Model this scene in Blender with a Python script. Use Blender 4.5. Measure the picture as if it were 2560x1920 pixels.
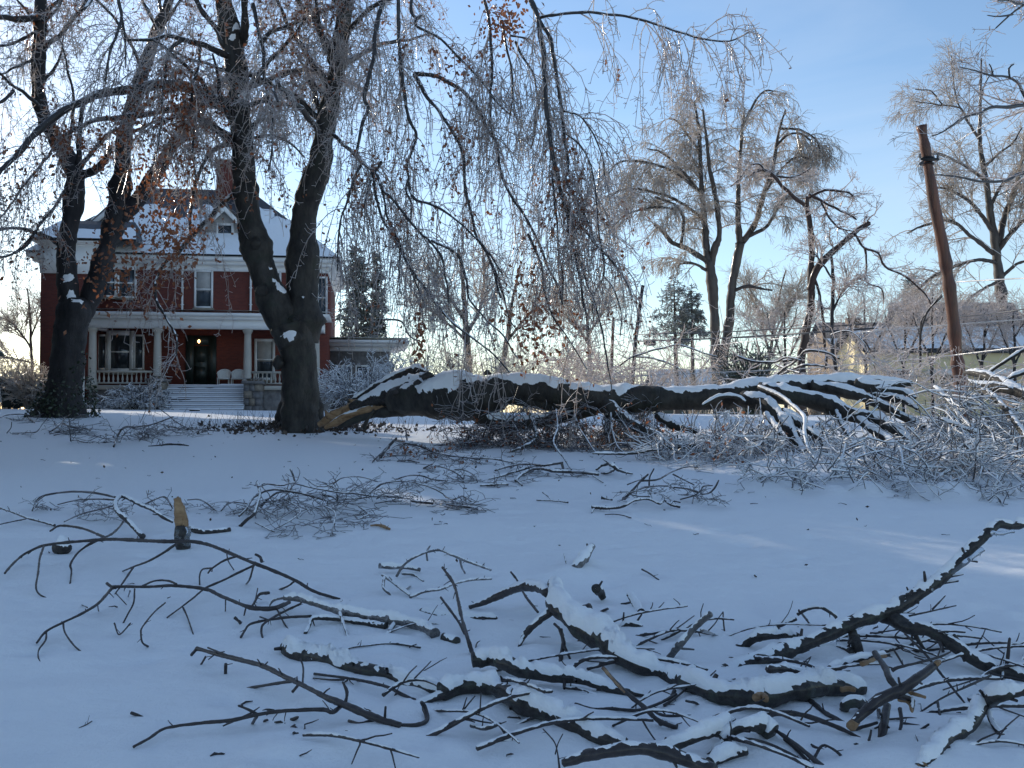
import bpy, math, random
import numpy as np
from mathutils import Vector

for o in list(bpy.data.objects):
    bpy.data.objects.remove(o, do_unlink=True)
scene = bpy.context.scene
COL = scene.collection
R = math.radians
random.seed(7)
rng = np.random.default_rng(11)

# ------------------------------------------------------------------ camera, sky, sun, exposure
CAM = np.array([0.0, 0.0, 1.6])
FPX, HORIZON = 2490.0, 1030.0            # focal length in photo pixels, row of the horizon
PITCH = math.atan((HORIZON - 960.0) / FPX)
cam_d = bpy.data.cameras.new('camera')
cam = bpy.data.objects.new('camera', cam_d)
COL.objects.link(cam)
cam.location = CAM
cam.rotation_euler = (math.pi / 2 + PITCH, 0, 0)
cam_d.sensor_width = 36.0
cam_d.lens = 36.0 * FPX / 2560.0
cam_d.clip_start = 0.05
cam_d.clip_end = 6000
scene.camera = cam

SUN_AZ = R(-43)       # from +Y, clockwise positive: the sun stands behind the house, to the left
SUN_EL = R(18)
SUN_V = Vector((math.sin(SUN_AZ) * math.cos(SUN_EL), math.cos(SUN_AZ) * math.cos(SUN_EL), math.sin(SUN_EL)))
world = bpy.data.worlds.new('World')
scene.world = world
world.use_nodes = True
wn, wl = world.node_tree.nodes, world.node_tree.links
wn.clear()
w_out = wn.new('ShaderNodeOutputWorld')
w_bg = wn.new('ShaderNodeBackground')
w_bg.inputs['Strength'].default_value = 0.15
sky = wn.new('ShaderNodeTexSky')
sky.sky_type = 'NISHITA'
sky.sun_disc = False
sky.sun_elevation = SUN_EL
sky.sun_rotation = SUN_AZ
sky.altitude = 200
sky.air_density = 1.0
sky.dust_density = 0.35
sky.ozone_density = 2.4
# thin cirrus veil all over the dome
w_tc = wn.new('ShaderNodeTexCoord')
w_map = wn.new('ShaderNodeMapping')
w_map.inputs['Scale'].default_value = (1.2, 2.4, 5.0)
w_map.inputs['Rotation'].default_value = (0.2, 0.4, 0.5)
w_noise = wn.new('ShaderNodeTexNoise')
w_noise.inputs['Scale'].default_value = 1.4
w_noise.inputs['Detail'].default_value = 7
w_noise.inputs['Roughness'].default_value = 0.55
w_noise.inputs['Distortion'].default_value = 0.8
w_ramp = wn.new('ShaderNodeMapRange')
w_ramp.inputs['From Min'].default_value = 0.42
w_ramp.inputs['From Max'].default_value = 0.8
w_ramp.inputs['To Min'].default_value = 0.0
w_ramp.inputs['To Max'].default_value = 0.36
w_mix = wn.new('ShaderNodeMix')
w_mix.data_type = 'RGBA'
w_mix.inputs[7].default_value = (4.0, 4.5, 5.2, 1)
wl.new(w_tc.outputs['Generated'], w_map.inputs['Vector'])
wl.new(w_map.outputs[0], w_noise.inputs['Vector'])
wl.new(w_noise.outputs['Fac'], w_ramp.inputs['Value'])
wl.new(w_ramp.outputs[0], w_mix.inputs[0])
wl.new(sky.outputs[0], w_mix.inputs[6])
wl.new(w_mix.outputs[2], w_bg.inputs['Color'])
wl.new(w_bg.outputs[0], w_out.inputs['Surface'])

sun_d = bpy.data.lights.new('sun', 'SUN')
sun_d.energy = 3.2
sun_d.angle = R(0.53)
sun_d.color = (1.0, 0.91, 0.78)
sun = bpy.data.objects.new('sun', sun_d)
COL.objects.link(sun)
sun.location = (-40, 40, 40)
sun.rotation_euler = SUN_V.to_track_quat('Z', 'Y').to_euler()

vs = scene.view_settings
vs.view_transform = 'Standard'
vs.look = 'None'
vs.exposure = 0.46
vs.gamma = 1.0
vs.use_curve_mapping = False
scene.cycles.max_bounces = 6
scene.cycles.diffuse_bounces = 3
scene.cycles.glossy_bounces = 2
scene.cycles.transmission_bounces = 3
scene.cycles.transparent_max_bounces = 6
scene.cycles.sample_clamp_indirect = 3.0

# ------------------------------------------------------------------ noise
def _hash(ix, iy, iz, seed):
    h = (ix.astype(np.int64) * 374761393 + iy.astype(np.int64) * 668265263 + iz.astype(np.int64) * 2147483647 + seed * 1274126177)
    h = (h ^ (h >> 13)) * 1274126177
    h = h & 0x7fffffff
    h = (h ^ (h >> 16)) * 73244475 & 0x7fffffff
    return ((h ^ (h >> 15)) & 0xffff) / 65535.0

def noise3(p, seed=0):
    p = np.asarray(p, dtype=float)
    i = np.floor(p).astype(np.int64)
    f = p - i
    f = f * f * (3 - 2 * f)
    out = 0.0
    for dx in (0, 1):
        wx = f[..., 0] if dx else 1 - f[..., 0]
        for dy in (0, 1):
            wy = f[..., 1] if dy else 1 - f[..., 1]
            for dz in (0, 1):
                wz = f[..., 2] if dz else 1 - f[..., 2]
                out = out + wx * wy * wz * _hash(i[..., 0] + dx, i[..., 1] + dy, i[..., 2] + dz, seed)
    return out * 2 - 1

def noise2(x, y, seed=0):
    return noise3(np.stack([x, y, np.zeros_like(x) + 0.5], -1), seed)

# ------------------------------------------------------------------ terrain height
_GY = np.array([-400, 0, 3, 5, 9, 14, 19, 24, 30, 37, 46, 60, 120, 2500.0])
_GZ = np.array([0.0, 0.0, 0.0, 0.03, 0.22, 0.50, 0.78, 1.02, 1.27, 1.45, 1.56, 1.58, 1.4, 0.2])

def ground_z(x, y):
    x = np.asarray(x, dtype=float); y = np.asarray(y, dtype=float)
    z = np.interp(y, _GY, _GZ)
    z = 0.25 * (2 * z + np.interp(y - 1.5, _GY, _GZ) + np.interp(y + 1.5, _GY, _GZ))
    z = z - 0.006 * np.clip(x, -20, 40) * np.clip(y / 20, 0, 1.5)
    fade = np.clip(1.2 - np.abs(y) / 70, 0.1, 1)
    z = z + fade * (0.05 * noise2(x * 0.35, y * 0.35, 1) + 0.03 * noise2(x * 0.9, y * 0.9, 2))
    return z

# ------------------------------------------------------------------ photo pixel -> place
# crops of the photograph the outlines were measured in: (x offset, y offset, scale)
CROPS = {'A': (0, 400, 2.370), 'B': (0, 0, 2.370), 'C': (800, 0, 2.370), 'D': (1660, 0, 2.370), 'E': (750, 600, 2.370),
         'F': (1660, 600, 2.370), 'G': (0, 1150, 2.1544), 'H': (800, 1250, 2.458), 'I': (1660, 1250, 2.458),
         'J': (600, 1000, 3.687), 'K': (1150, 1050, 3.16), 'L': (0, 850, 4.74), 'M': (2000, 700, 3.95),
         'N': (1400, 680, 3.687), 'S': (0, 0, 1.0)}
_cp, _sp = math.cos(PITCH), math.sin(PITCH)

def src(c, u, v):
    a, b, s = CROPS[c]
    return a + u / s, b + v / s

def ray(c, u, v):
    u, v = src(c, u, v)
    x, zc = (u - 1280) / FPX, -(v - 960) / FPX
    return np.array([x, _cp - zc * _sp, _sp + zc * _cp])

def at(c, u, v, d):
    return CAM + ray(c, u, v) * d

def on_ground(c, u, v, h=0.0):
    dv = ray(c, u, v)
    t = np.geomspace(2.2, 60, 500)
    p = CAM + t[:, None] * dv
    f = p[:, 2] - ground_z(p[:, 0], p[:, 1]) - h
    k = np.where(f <= 0)[0]
    if len(k) == 0 or k[0] == 0:
        i = int(np.argmin(np.abs(f)))
        return p[i]
    i = k[0]
    a = f[i - 1] / (f[i - 1] - f[i])
    return p[i - 1] + (p[i] - p[i - 1]) * a

def px(c, w, d):
    return w / CROPS[c][2] * d / FPX

# ------------------------------------------------------------------ mesh building
class Geo:
    def __init__(self):
        self.v, self.f, self.n = [], [], 0
    def add(self, v, f):
        v = np.asarray(v, dtype=np.float32).reshape(-1, 3)
        f = np.asarray(f, dtype=np.int32)
        self.v.append(v); self.f.append(f + self.n); self.n += len(v)
    def tubes(self, P, Rr, k=3):
        P = np.asarray(P, float); Rr = np.asarray(Rr, float)
        N, n, _ = P.shape
        ring = tube_rings(P, Rr, k)
        base = (np.arange(N) * n * k)[:, None, None] + (np.arange(n - 1) * k)[None, :, None]
        j = np.arange(k)[None, None, :]
        j2 = (j + 1) % k
        F = np.stack([base + j, base + j2, base + k + j2, base + k + j], -1).reshape(-1, 4)
        self.add(ring.reshape(-1, 3), F)
    def build(self, name, mat, parent=None, smooth=True, kind=None, label=None, cat=None, group=None):
        if self.v:
            V = np.concatenate(self.v)
            quads = [f for f in self.f if f.shape[1] == 4]
            tris = [f for f in self.f if f.shape[1] == 3]
        else:
            V, quads, tris = np.zeros((0, 3), np.float32), [], []
        me = bpy.data.meshes.new(name)
        Q = np.concatenate(quads) if quads else np.zeros((0, 4), np.int32)
        T = np.concatenate(tris) if tris else np.zeros((0, 3), np.int32)
        me.vertices.add(len(V)); me.vertices.foreach_set('co', V.ravel())
        me.loops.add(Q.size + T.size)
        me.loops.foreach_set('vertex_index', np.concatenate([Q.ravel(), T.ravel()]).astype(np.int32))
        nf = len(Q) + len(T)
        me.polygons.add(nf)
        starts = np.concatenate([np.arange(len(Q)) * 4, Q.size + np.arange(len(T)) * 3]).astype(np.int32)
        me.polygons.foreach_set('loop_start', starts)
        me.update(calc_edges=True)
        if smooth:
            me.polygons.foreach_set('use_smooth', np.ones(nf, dtype=bool))
        me.validate()
        if mat is not None:
            me.materials.append(M[mat] if isinstance(mat, str) else mat)
        o = bpy.data.objects.new(name, me)
        COL.objects.link(o)
        if parent is not None:
            o.parent = parent
        tag(o, label, cat, group, kind)
        return o

def tube_rings(P, Rr, k):
    N, n, _ = P.shape
    T = np.empty_like(P)
    T[:, 1:-1] = P[:, 2:] - P[:, :-2]
    T[:, 0] = P[:, 1] - P[:, 0]
    T[:, -1] = P[:, -1] - P[:, -2]
    T /= np.linalg.norm(T, axis=-1, keepdims=True) + 1e-9
    ref = np.tile(np.array([0.0, 0.0, 1.0]), (N, 1))
    ref[np.abs(T[:, 0, 2]) > 0.85] = (0, 1.0, 0)
    U = np.empty_like(P)
    u = ref - T[:, 0] * np.sum(ref * T[:, 0], -1, keepdims=True)
    U[:, 0] = u / (np.linalg.norm(u, axis=-1, keepdims=True) + 1e-9)
    for i in range(1, n):
        u = U[:, i - 1] - T[:, i] * np.sum(U[:, i - 1] * T[:, i], -1, keepdims=True)
        U[:, i] = u / (np.linalg.norm(u, axis=-1, keepdims=True) + 1e-9)
    W = np.cross(T, U)
    a = np.arange(k) / k * 2 * np.pi
    ca, sa = np.cos(a)[None, None, :, None], np.sin(a)[None, None, :, None]
    return P[:, :, None, :] + Rr[:, :, None, None] * (ca * U[:, :, None, :] + sa * W[:, :, None, :])

def tag(o, label=None, cat=None, group=None, kind=None):
    if label: o['label'] = label
    if cat: o['category'] = cat
    if group: o['group'] = group
    if kind: o['kind'] = kind
    return o

def empty(name, loc=(0, 0, 0), rz=0.0, label=None, cat=None, group=None):
    o = bpy.data.objects.new(name, None)
    COL.objects.link(o)
    o.empty_display_size = 0.2
    o.location = loc
    o.rotation_euler = (0, 0, rz)
    return tag(o, label, cat, group)

def resample(P, Rr, step):
    """Catmull-Rom through the points, evenly spaced."""
    P = np.asarray(P, float); Rr = np.asarray(Rr, float)
    if len(P) == 2:
        P = np.stack([P[0], (P[0] + P[1]) / 2, P[1]]); Rr = np.array([Rr[0], (Rr[0] + Rr[1]) / 2, Rr[1]])
    A = np.concatenate([[2 * P[0] - P[1]], P, [2 * P[-1] - P[-2]]])
    out, orr = [], []
    for i in range(1, len(A) - 2):
        p0, p1, p2, p3 = A[i - 1:i + 3]
        m = max(2, int(np.linalg.norm(p2 - p1) / step) + 1)
        t = np.linspace(0, 1, m, endpoint=False)[:, None]
        out.append(0.5 * ((2 * p1) + (-p0 + p2) * t + (2 * p0 - 5 * p1 + 4 * p2 - p3) * t ** 2 + (-p0 + 3 * p1 - 3 * p2 + p3) * t ** 3))
        orr.append(Rr[i - 1] + (Rr[i] - Rr[i - 1]) * t[:, 0])
    out.append(P[-1:]); orr.append(Rr[-1:])
    return np.concatenate(out), np.concatenate(orr)

def limb(geo, P, Rr, k=12, step=None, rough=0.08, freq=6.0, wob=0.0, close=(True, True), snow=None, seed=0, snow_at=None, taper_ends=True):
    """One rough branch into geo; snow = (geo, thickness, threshold, noise) lays a cap of snow on its upper side."""
    rm = float(np.mean(Rr))
    step = step or max(0.012, rm * 0.45)
    P, Rr = resample(P, Rr, step)
    if rough:
        lv = 0.5 / max(rm, 0.01)
        Rr = Rr * (1 + 0.2 * noise3(P * min(lv, 9.0), 51 + seed) + 0.14 * np.clip(noise3(P * min(lv * 2.2, 26.0), 52 + seed) - 0.25, 0, 1) * 2)
    if wob:
        P = P + wob * np.stack([noise3(P * 3.0, seed + s) for s in (21, 22, 23)], -1)
    ends = []
    if close[0]:
        P = np.concatenate([[P[0]], P]); Rr = np.concatenate([[Rr[0] * 0.05], Rr])
        P[0] = P[1] + (P[1] - P[2]) * 0.3
    if close[1]:
        P = np.concatenate([P, [P[-1]]]); Rr = np.concatenate([Rr, [Rr[-1] * 0.05]])
        P[-1] = P[-2] + (P[-2] - P[-3]) * 0.3
    ring = tube_rings(P[None], Rr[None], k)[0]
    D = ring - P[:, None]
    nr = D / (np.linalg.norm(D, axis=-1, keepdims=True) + 1e-9)
    if rough:
        q = ring * freq
        am = rough * Rr[:, None] * (0.6 * noise3(q, 31 + seed) + 0.4 * noise3(q * 2.3, 32 + seed) + 0.25 * noise3(q * 5.1, 33 + seed))
        ring = ring + nr * am[..., None]
    n = len(P)
    b = (np.arange(n - 1) * k)[:, None]
    j = np.arange(k)[None]
    F = np.stack([b + j, b + (j + 1) % k, b + k + (j + 1) % k, b + k + j], -1).reshape(-1, 4)
    if geo is not None:
        geo.add(ring.reshape(-1, 3), F)
    if snow:
        sg, th, thr, nz = snow
        L = 1.0 / max(0.05, 3.2 * rm)
        m = nr[..., 2] - thr + nz * (0.7 * noise3(ring * L * 1.3, 41 + seed) + 0.5 * noise3(ring * L * 4.5, 42 + seed) + 0.35 * noise3(ring * L * 11, 48 + seed))
        if snow_at:
            for q_, rad_ in snow_at:
                dd_ = np.linalg.norm((ring - np.asarray(q_)) * [1, 1, 0.7], axis=-1) / rad_
                m = np.maximum(m, 0.75 * (1 - dd_) + 0.8 * noise3(ring * 4, 44) * (dd_ < 1.5) + 0.5 * noise3(ring * 11, 45) * (dd_ < 1.5) - 0.1)
        s = np.clip(m / 0.75, 0, 1)
        if taper_ends:
            al = np.concatenate([[0], np.cumsum(np.linalg.norm(np.diff(P, axis=0), axis=1))])
            e_ = np.minimum(al, al[-1] - al) / (2.2 * rm)
            s = s * np.clip(e_ + 0.5 * noise3(P * L * 2, 47 + seed), 0, 1)[:, None]
        s = s * s * (3 - 2 * s)
        hv = th * (0.72 + 0.5 * noise3(ring * L * 0.8, 43 + seed) + 0.25 * noise3(ring * L * 2.6, 46 + seed))
        taper = np.clip(Rr / (rm * 0.6), 0.0, 1)[:, None]
        hv = hv * taper
        sv = ring + nr * (s * hv * 0.35 - (1 - s) * 0.02 * rm - (s <= 0) * 0.1 * rm)[..., None]
        sv[..., 2] += s * hv * 0.8
        keep = (s.ravel()[F] > 0.0).any(1)
        Fk = F[keep]
        if len(Fk):
            uq, inv = np.unique(Fk.ravel(), return_inverse=True)
            sg.add(sv.reshape(-1, 3)[uq], inv.reshape(-1, 4))
    return P, Rr

# --- procedural branching, many at once
def lerp_along(P, Rr, idx, t):
    n = P.shape[1]
    x = t * (n - 1)
    i = np.clip(np.floor(x).astype(int), 0, n - 2)
    f = (x - i)[:, None]
    p = P[idx, i] * (1 - f) + P[idx, i + 1] * f
    tn = P[idx, i + 1] - P[idx, i]
    tn /= np.linalg.norm(tn, axis=1, keepdims=True) + 1e-9
    r = Rr[idx, i] * (1 - f[:, 0]) + Rr[idx, i + 1] * f[:, 0]
    return p, tn, r

def unit(v):
    return v / (np.linalg.norm(v, axis=-1, keepdims=True) + 1e-9)

def spawn(P, Rr, count, L, spread, grav, wob, n, rmax, rtip=0.5, t0=0.15, t1=1.0, up0=0.0, rfac=0.7, grav_pow=0.0):
    """count children sprouting from polylines P (N,n,3); grav > 0 bends them up, < 0 down."""
    ln = np.linalg.norm(np.diff(P, axis=1), axis=2).sum(1)
    idx = rng.choice(len(P), size=count, p=ln / ln.sum())
    t = rng.uniform(t0, t1, count)
    p, tn, r = lerp_along(P, Rr, idx, t)
    rn = unit(rng.normal(size=(count, 3)))
    perp = unit(rn - tn * np.sum(rn * tn, 1, keepdims=True))
    a = np.radians(rng.uniform(spread[0], spread[1], count))[:, None]
    d = tn * np.cos(a) + perp * np.sin(a)
    d[:, 2] += up0
    d = unit(d)
    Ls = rng.uniform(L[0], L[1], count) * (1.15 - 0.45 * t)
    st = (Ls / (n - 1))[:, None]
    out = np.empty((count, n, 3))
    out[:, 0] = p
    for i in range(1, n):
        d = d + wob * rng.normal(size=(count, 3))
        d[:, 2] += grav * (1.0 if not grav_pow else (i / n) ** grav_pow)
        d = unit(d)
        out[:, i] = out[:, i - 1] + d * st
    r0 = np.minimum(r * rfac, rmax)
    rad = r0[:, None] * np.linspace(1, rtip, n)[None]
    return out, rad

def uniform_lines(lines, n=14):
    """Different-length traced polylines (P, R) to one (N, n, 3) array."""
    PP, RR = [], []
    for P, Rr in lines:
        P, Rr = resample(P, Rr, 0.2)
        s = np.concatenate([[0], np.cumsum(np.linalg.norm(np.diff(P, axis=0), axis=1))])
        q = np.linspace(0, s[-1], n)
        PP.append(np.stack([np.interp(q, s, P[:, i]) for i in range(3)], -1))
        RR.append(np.interp(q, s, Rr))
    return np.array(PP), np.array(RR)

def leaf_quads(geo, pts, size, droop=0.5):
    m = len(pts)
    a = unit(rng.normal(size=(m, 3)) + np.array([0, 0, -droop * 2]))
    b = unit(np.cross(a, unit(rng.normal(size=(m, 3)))))
    c = np.cross(a, b)
    s = rng.uniform(0.6, 1.25, m)[:, None] * size
    base, tip = pts, pts + a * s
    mid = pts + a * s * 0.5 + c * s * 0.18
    l, r = mid - b * s * 0.33 - c * s * 0.2, mid + b * s * 0.33 - c * s * 0.2
    V = np.stack([base, l, tip, r, mid], 1).reshape(-1, 3)
    o = (np.arange(m) * 5)[:, None]
    F = np.concatenate([o + np.array([[0, 1, 4]]), o + np.array([[1, 2, 4]]), o + np.array([[2, 3, 4]]), o + np.array([[3, 0, 4]])])
    geo.add(V, F)

def box_geo(g, x0, x1, y0, y1, z0, z1):
    V = [(x0, y0, z0), (x1, y0, z0), (x1, y1, z0), (x0, y1, z0), (x0, y0, z1), (x1, y0, z1), (x1, y1, z1), (x0, y1, z1)]
    F = [(0, 3, 2, 1), (4, 5, 6, 7), (0, 1, 5, 4), (1, 2, 6, 5), (2, 3, 7, 6), (3, 0, 4, 7)]
    g.add(V, F)

def box(name, x0, x1, y0, y1, z0, z1, mat, parent=None, **k):
    g = Geo(); box_geo(g, x0, x1, y0, y1, z0, z1)
    return g.build(name, mat, parent, smooth=False, **k)

# ------------------------------------------------------------------ materials
M = {}
def mat(name):
    m = bpy.data.materials.new(name)
    m.use_nodes = True
    M[name] = m
    nt = m.node_tree
    return m, nt.nodes, nt.links, nt.nodes['Principled BSDF']

def simple(name, col, rough=0.7, var=0.25, scale=3.0, bump=0.0, bscale=20.0, coat=0.0, metal=0.0):
    m, n, l, b = mat(name)
    b.inputs['Roughness'].default_value = rough
    b.inputs['Metallic'].default_value = metal
    b.inputs['Coat Weight'].default_value = coat
    tc = n.new('ShaderNodeTexCoord')
    ns = n.new('ShaderNodeTexNoise'); ns.inputs['Scale'].default_value = scale; ns.inputs['Detail'].default_value = 5
    l.new(tc.outputs['Object'], ns.inputs['Vector'])
    rp = n.new('ShaderNodeValToRGB')
    rp.color_ramp.elements[0].position = 0.3; rp.color_ramp.elements[1].position = 0.7
    rp.color_ramp.elements[0].color = (*[c * (1 - var) for c in col], 1)
    rp.color_ramp.elements[1].color = (*[min(1, c * (1 + var)) for c in col], 1)
    l.new(ns.outputs['Fac'], rp.inputs[0]); l.new(rp.outputs[0], b.inputs['Base Color'])
    if bump:
        nb = n.new('ShaderNodeTexNoise'); nb.inputs['Scale'].default_value = bscale; nb.inputs['Detail'].default_value = 6
        l.new(tc.outputs['Object'], nb.inputs['Vector'])
        bp = n.new('ShaderNodeBump'); bp.inputs['Strength'].default_value = bump; bp.inputs['Distance'].default_value = 0.03
        l.new(nb.outputs['Fac'], bp.inputs['Height']); l.new(bp.outputs[0], b.inputs['Normal'])
    return m

def bark(name, c0, c1, lichen=None, rough=0.75, coat=0.25, bscale=14.0, bump=0.8, stretch=(1, 1, 1)):
    m, n, l, b = mat(name)
    b.inputs['Roughness'].default_value = rough
    b.inputs['Coat Weight'].default_value = coat
    b.inputs['Coat Roughness'].default_value = 0.2
    tc = n.new('ShaderNodeTexCoord')
    mp = n.new('ShaderNodeMapping'); mp.inputs['Scale'].default_value = stretch
    l.new(tc.outputs['Object'], mp.inputs['Vector'])
    ns = n.new('ShaderNodeTexNoise'); ns.inputs['Scale'].default_value = bscale * 0.4; ns.inputs['Detail'].default_value = 8
    ns.inputs['Roughness'].default_value = 0.65
    l.new(mp.outputs[0], ns.inputs['Vector'])
    rp = n.new('ShaderNodeValToRGB')
    rp.color_ramp.elements[0].position = 0.35; rp.color_ramp.elements[1].position = 0.68
    rp.color_ramp.elements[0].color = (*c0, 1); rp.color_ramp.elements[1].color = (*c1, 1)
    l.new(ns.outputs['Fac'], rp.inputs[0])
    colr = rp.outputs[0]
    if lichen:
        n2 = n.new('ShaderNodeTexNoise'); n2.inputs['Scale'].default_value = bscale * 0.22; n2.inputs['Detail'].default_value = 6
        l.new(tc.outputs['Object'], n2.inputs['Vector'])
        mr = n.new('ShaderNodeMapRange'); mr.inputs['From Min'].default_value = 0.55; mr.inputs['From Max'].default_value = 0.68
        mr.inputs['To Max'].default_value = 0.8
        l.new(n2.outputs['Fac'], mr.inputs['Value'])
        mx = n.new('ShaderNodeMix'); mx.data_type = 'RGBA'
        mx.inputs[7].default_value = (*lichen, 1)
        l.new(mr.outputs[0], mx.inputs[0]); l.new(colr, mx.inputs[6])
        colr = mx.outputs[2]
    l.new(colr, b.inputs['Base Color'])
    vor = n.new('ShaderNodeTexNoise'); vor.inputs['Scale'].default_value = bscale; vor.inputs['Detail'].default_value = 9
    vor.inputs['Roughness'].default_value = 0.7
    l.new(mp.outputs[0], vor.inputs['Vector'])
    bp = n.new('ShaderNodeBump'); bp.inputs['Strength'].default_value = bump; bp.inputs['Distance'].default_value = 0.04
    l.new(vor.outputs['Fac'], bp.inputs['Height']); l.new(bp.outputs[0], b.inputs['Normal'])
    return m

def iced(name, wood, ice, snow_lo, snow_hi, trans=0.3, coat=1.0, tint=(0.85, 0.87, 0.9)):
    """Twig wood in clear ice, snow lodged on whatever faces up."""
    m, n, l, b = mat(name)
    b.inputs['Roughness'].default_value = 0.45
    b.inputs['Coat Weight'].default_value = coat
    b.inputs['Coat Roughness'].default_value = 0.16
    b.inputs['Coat IOR'].default_value = 1.31
    tc = n.new('ShaderNodeTexCoord')
    ns = n.new('ShaderNodeTexNoise'); ns.inputs['Scale'].default_value = 2.2; ns.inputs['Detail'].default_value = 3
    l.new(tc.outputs['Object'], ns.inputs['Vector'])
    rp = n.new('ShaderNodeValToRGB')
    rp.color_ramp.elements[0].position = 0.36; rp.color_ramp.elements[1].position = 0.64
    rp.color_ramp.elements[0].color = (*wood, 1); rp.color_ramp.elements[1].color = (*ice, 1)
    l.new(ns.outputs['Fac'], rp.inputs[0])
    geo = n.new('ShaderNodeNewGeometry')
    sp = n.new('ShaderNodeSeparateXYZ'); l.new(geo.outputs['Normal'], sp.inputs[0])
    n3 = n.new('ShaderNodeTexNoise'); n3.inputs['Scale'].default_value = 5.0; n3.inputs['Detail'].default_value = 2
    l.new(tc.outputs['Object'], n3.inputs['Vector'])
    ad = n.new('ShaderNodeMath'); ad.operation = 'MULTIPLY_ADD'; ad.inputs[1].default_value = 0.9
    l.new(n3.outputs['Fac'], ad.inputs[0]); l.new(sp.outputs['Z'], ad.inputs[2])
    mr = n.new('ShaderNodeMapRange'); mr.inputs['From Min'].default_value = snow_lo + 0.45; mr.inputs['From Max'].default_value = snow_hi + 0.45
    l.new(ad.outputs[0], mr.inputs['Value'])
    mx = n.new('ShaderNodeMix'); mx.data_type = 'RGBA'; mx.inputs[7].default_value = (0.82, 0.84, 0.88, 1)
    l.new(mr.outputs[0], mx.inputs[0]); l.new(rp.outputs[0], mx.inputs[6])
    l.new(mx.outputs[2], b.inputs['Base Color'])
    tr = n.new('ShaderNodeBsdfTranslucent'); tr.inputs['Color'].default_value = (*tint, 1)
    ms = n.new('ShaderNodeMixShader'); ms.inputs[0].default_value = trans
    out = n['Material Output']
    l.new(b.outputs[0], ms.inputs[1]); l.new(tr.outputs[0], ms.inputs[2]); l.new(ms.outputs[0], out.inputs['Surface'])
    return m

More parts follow.
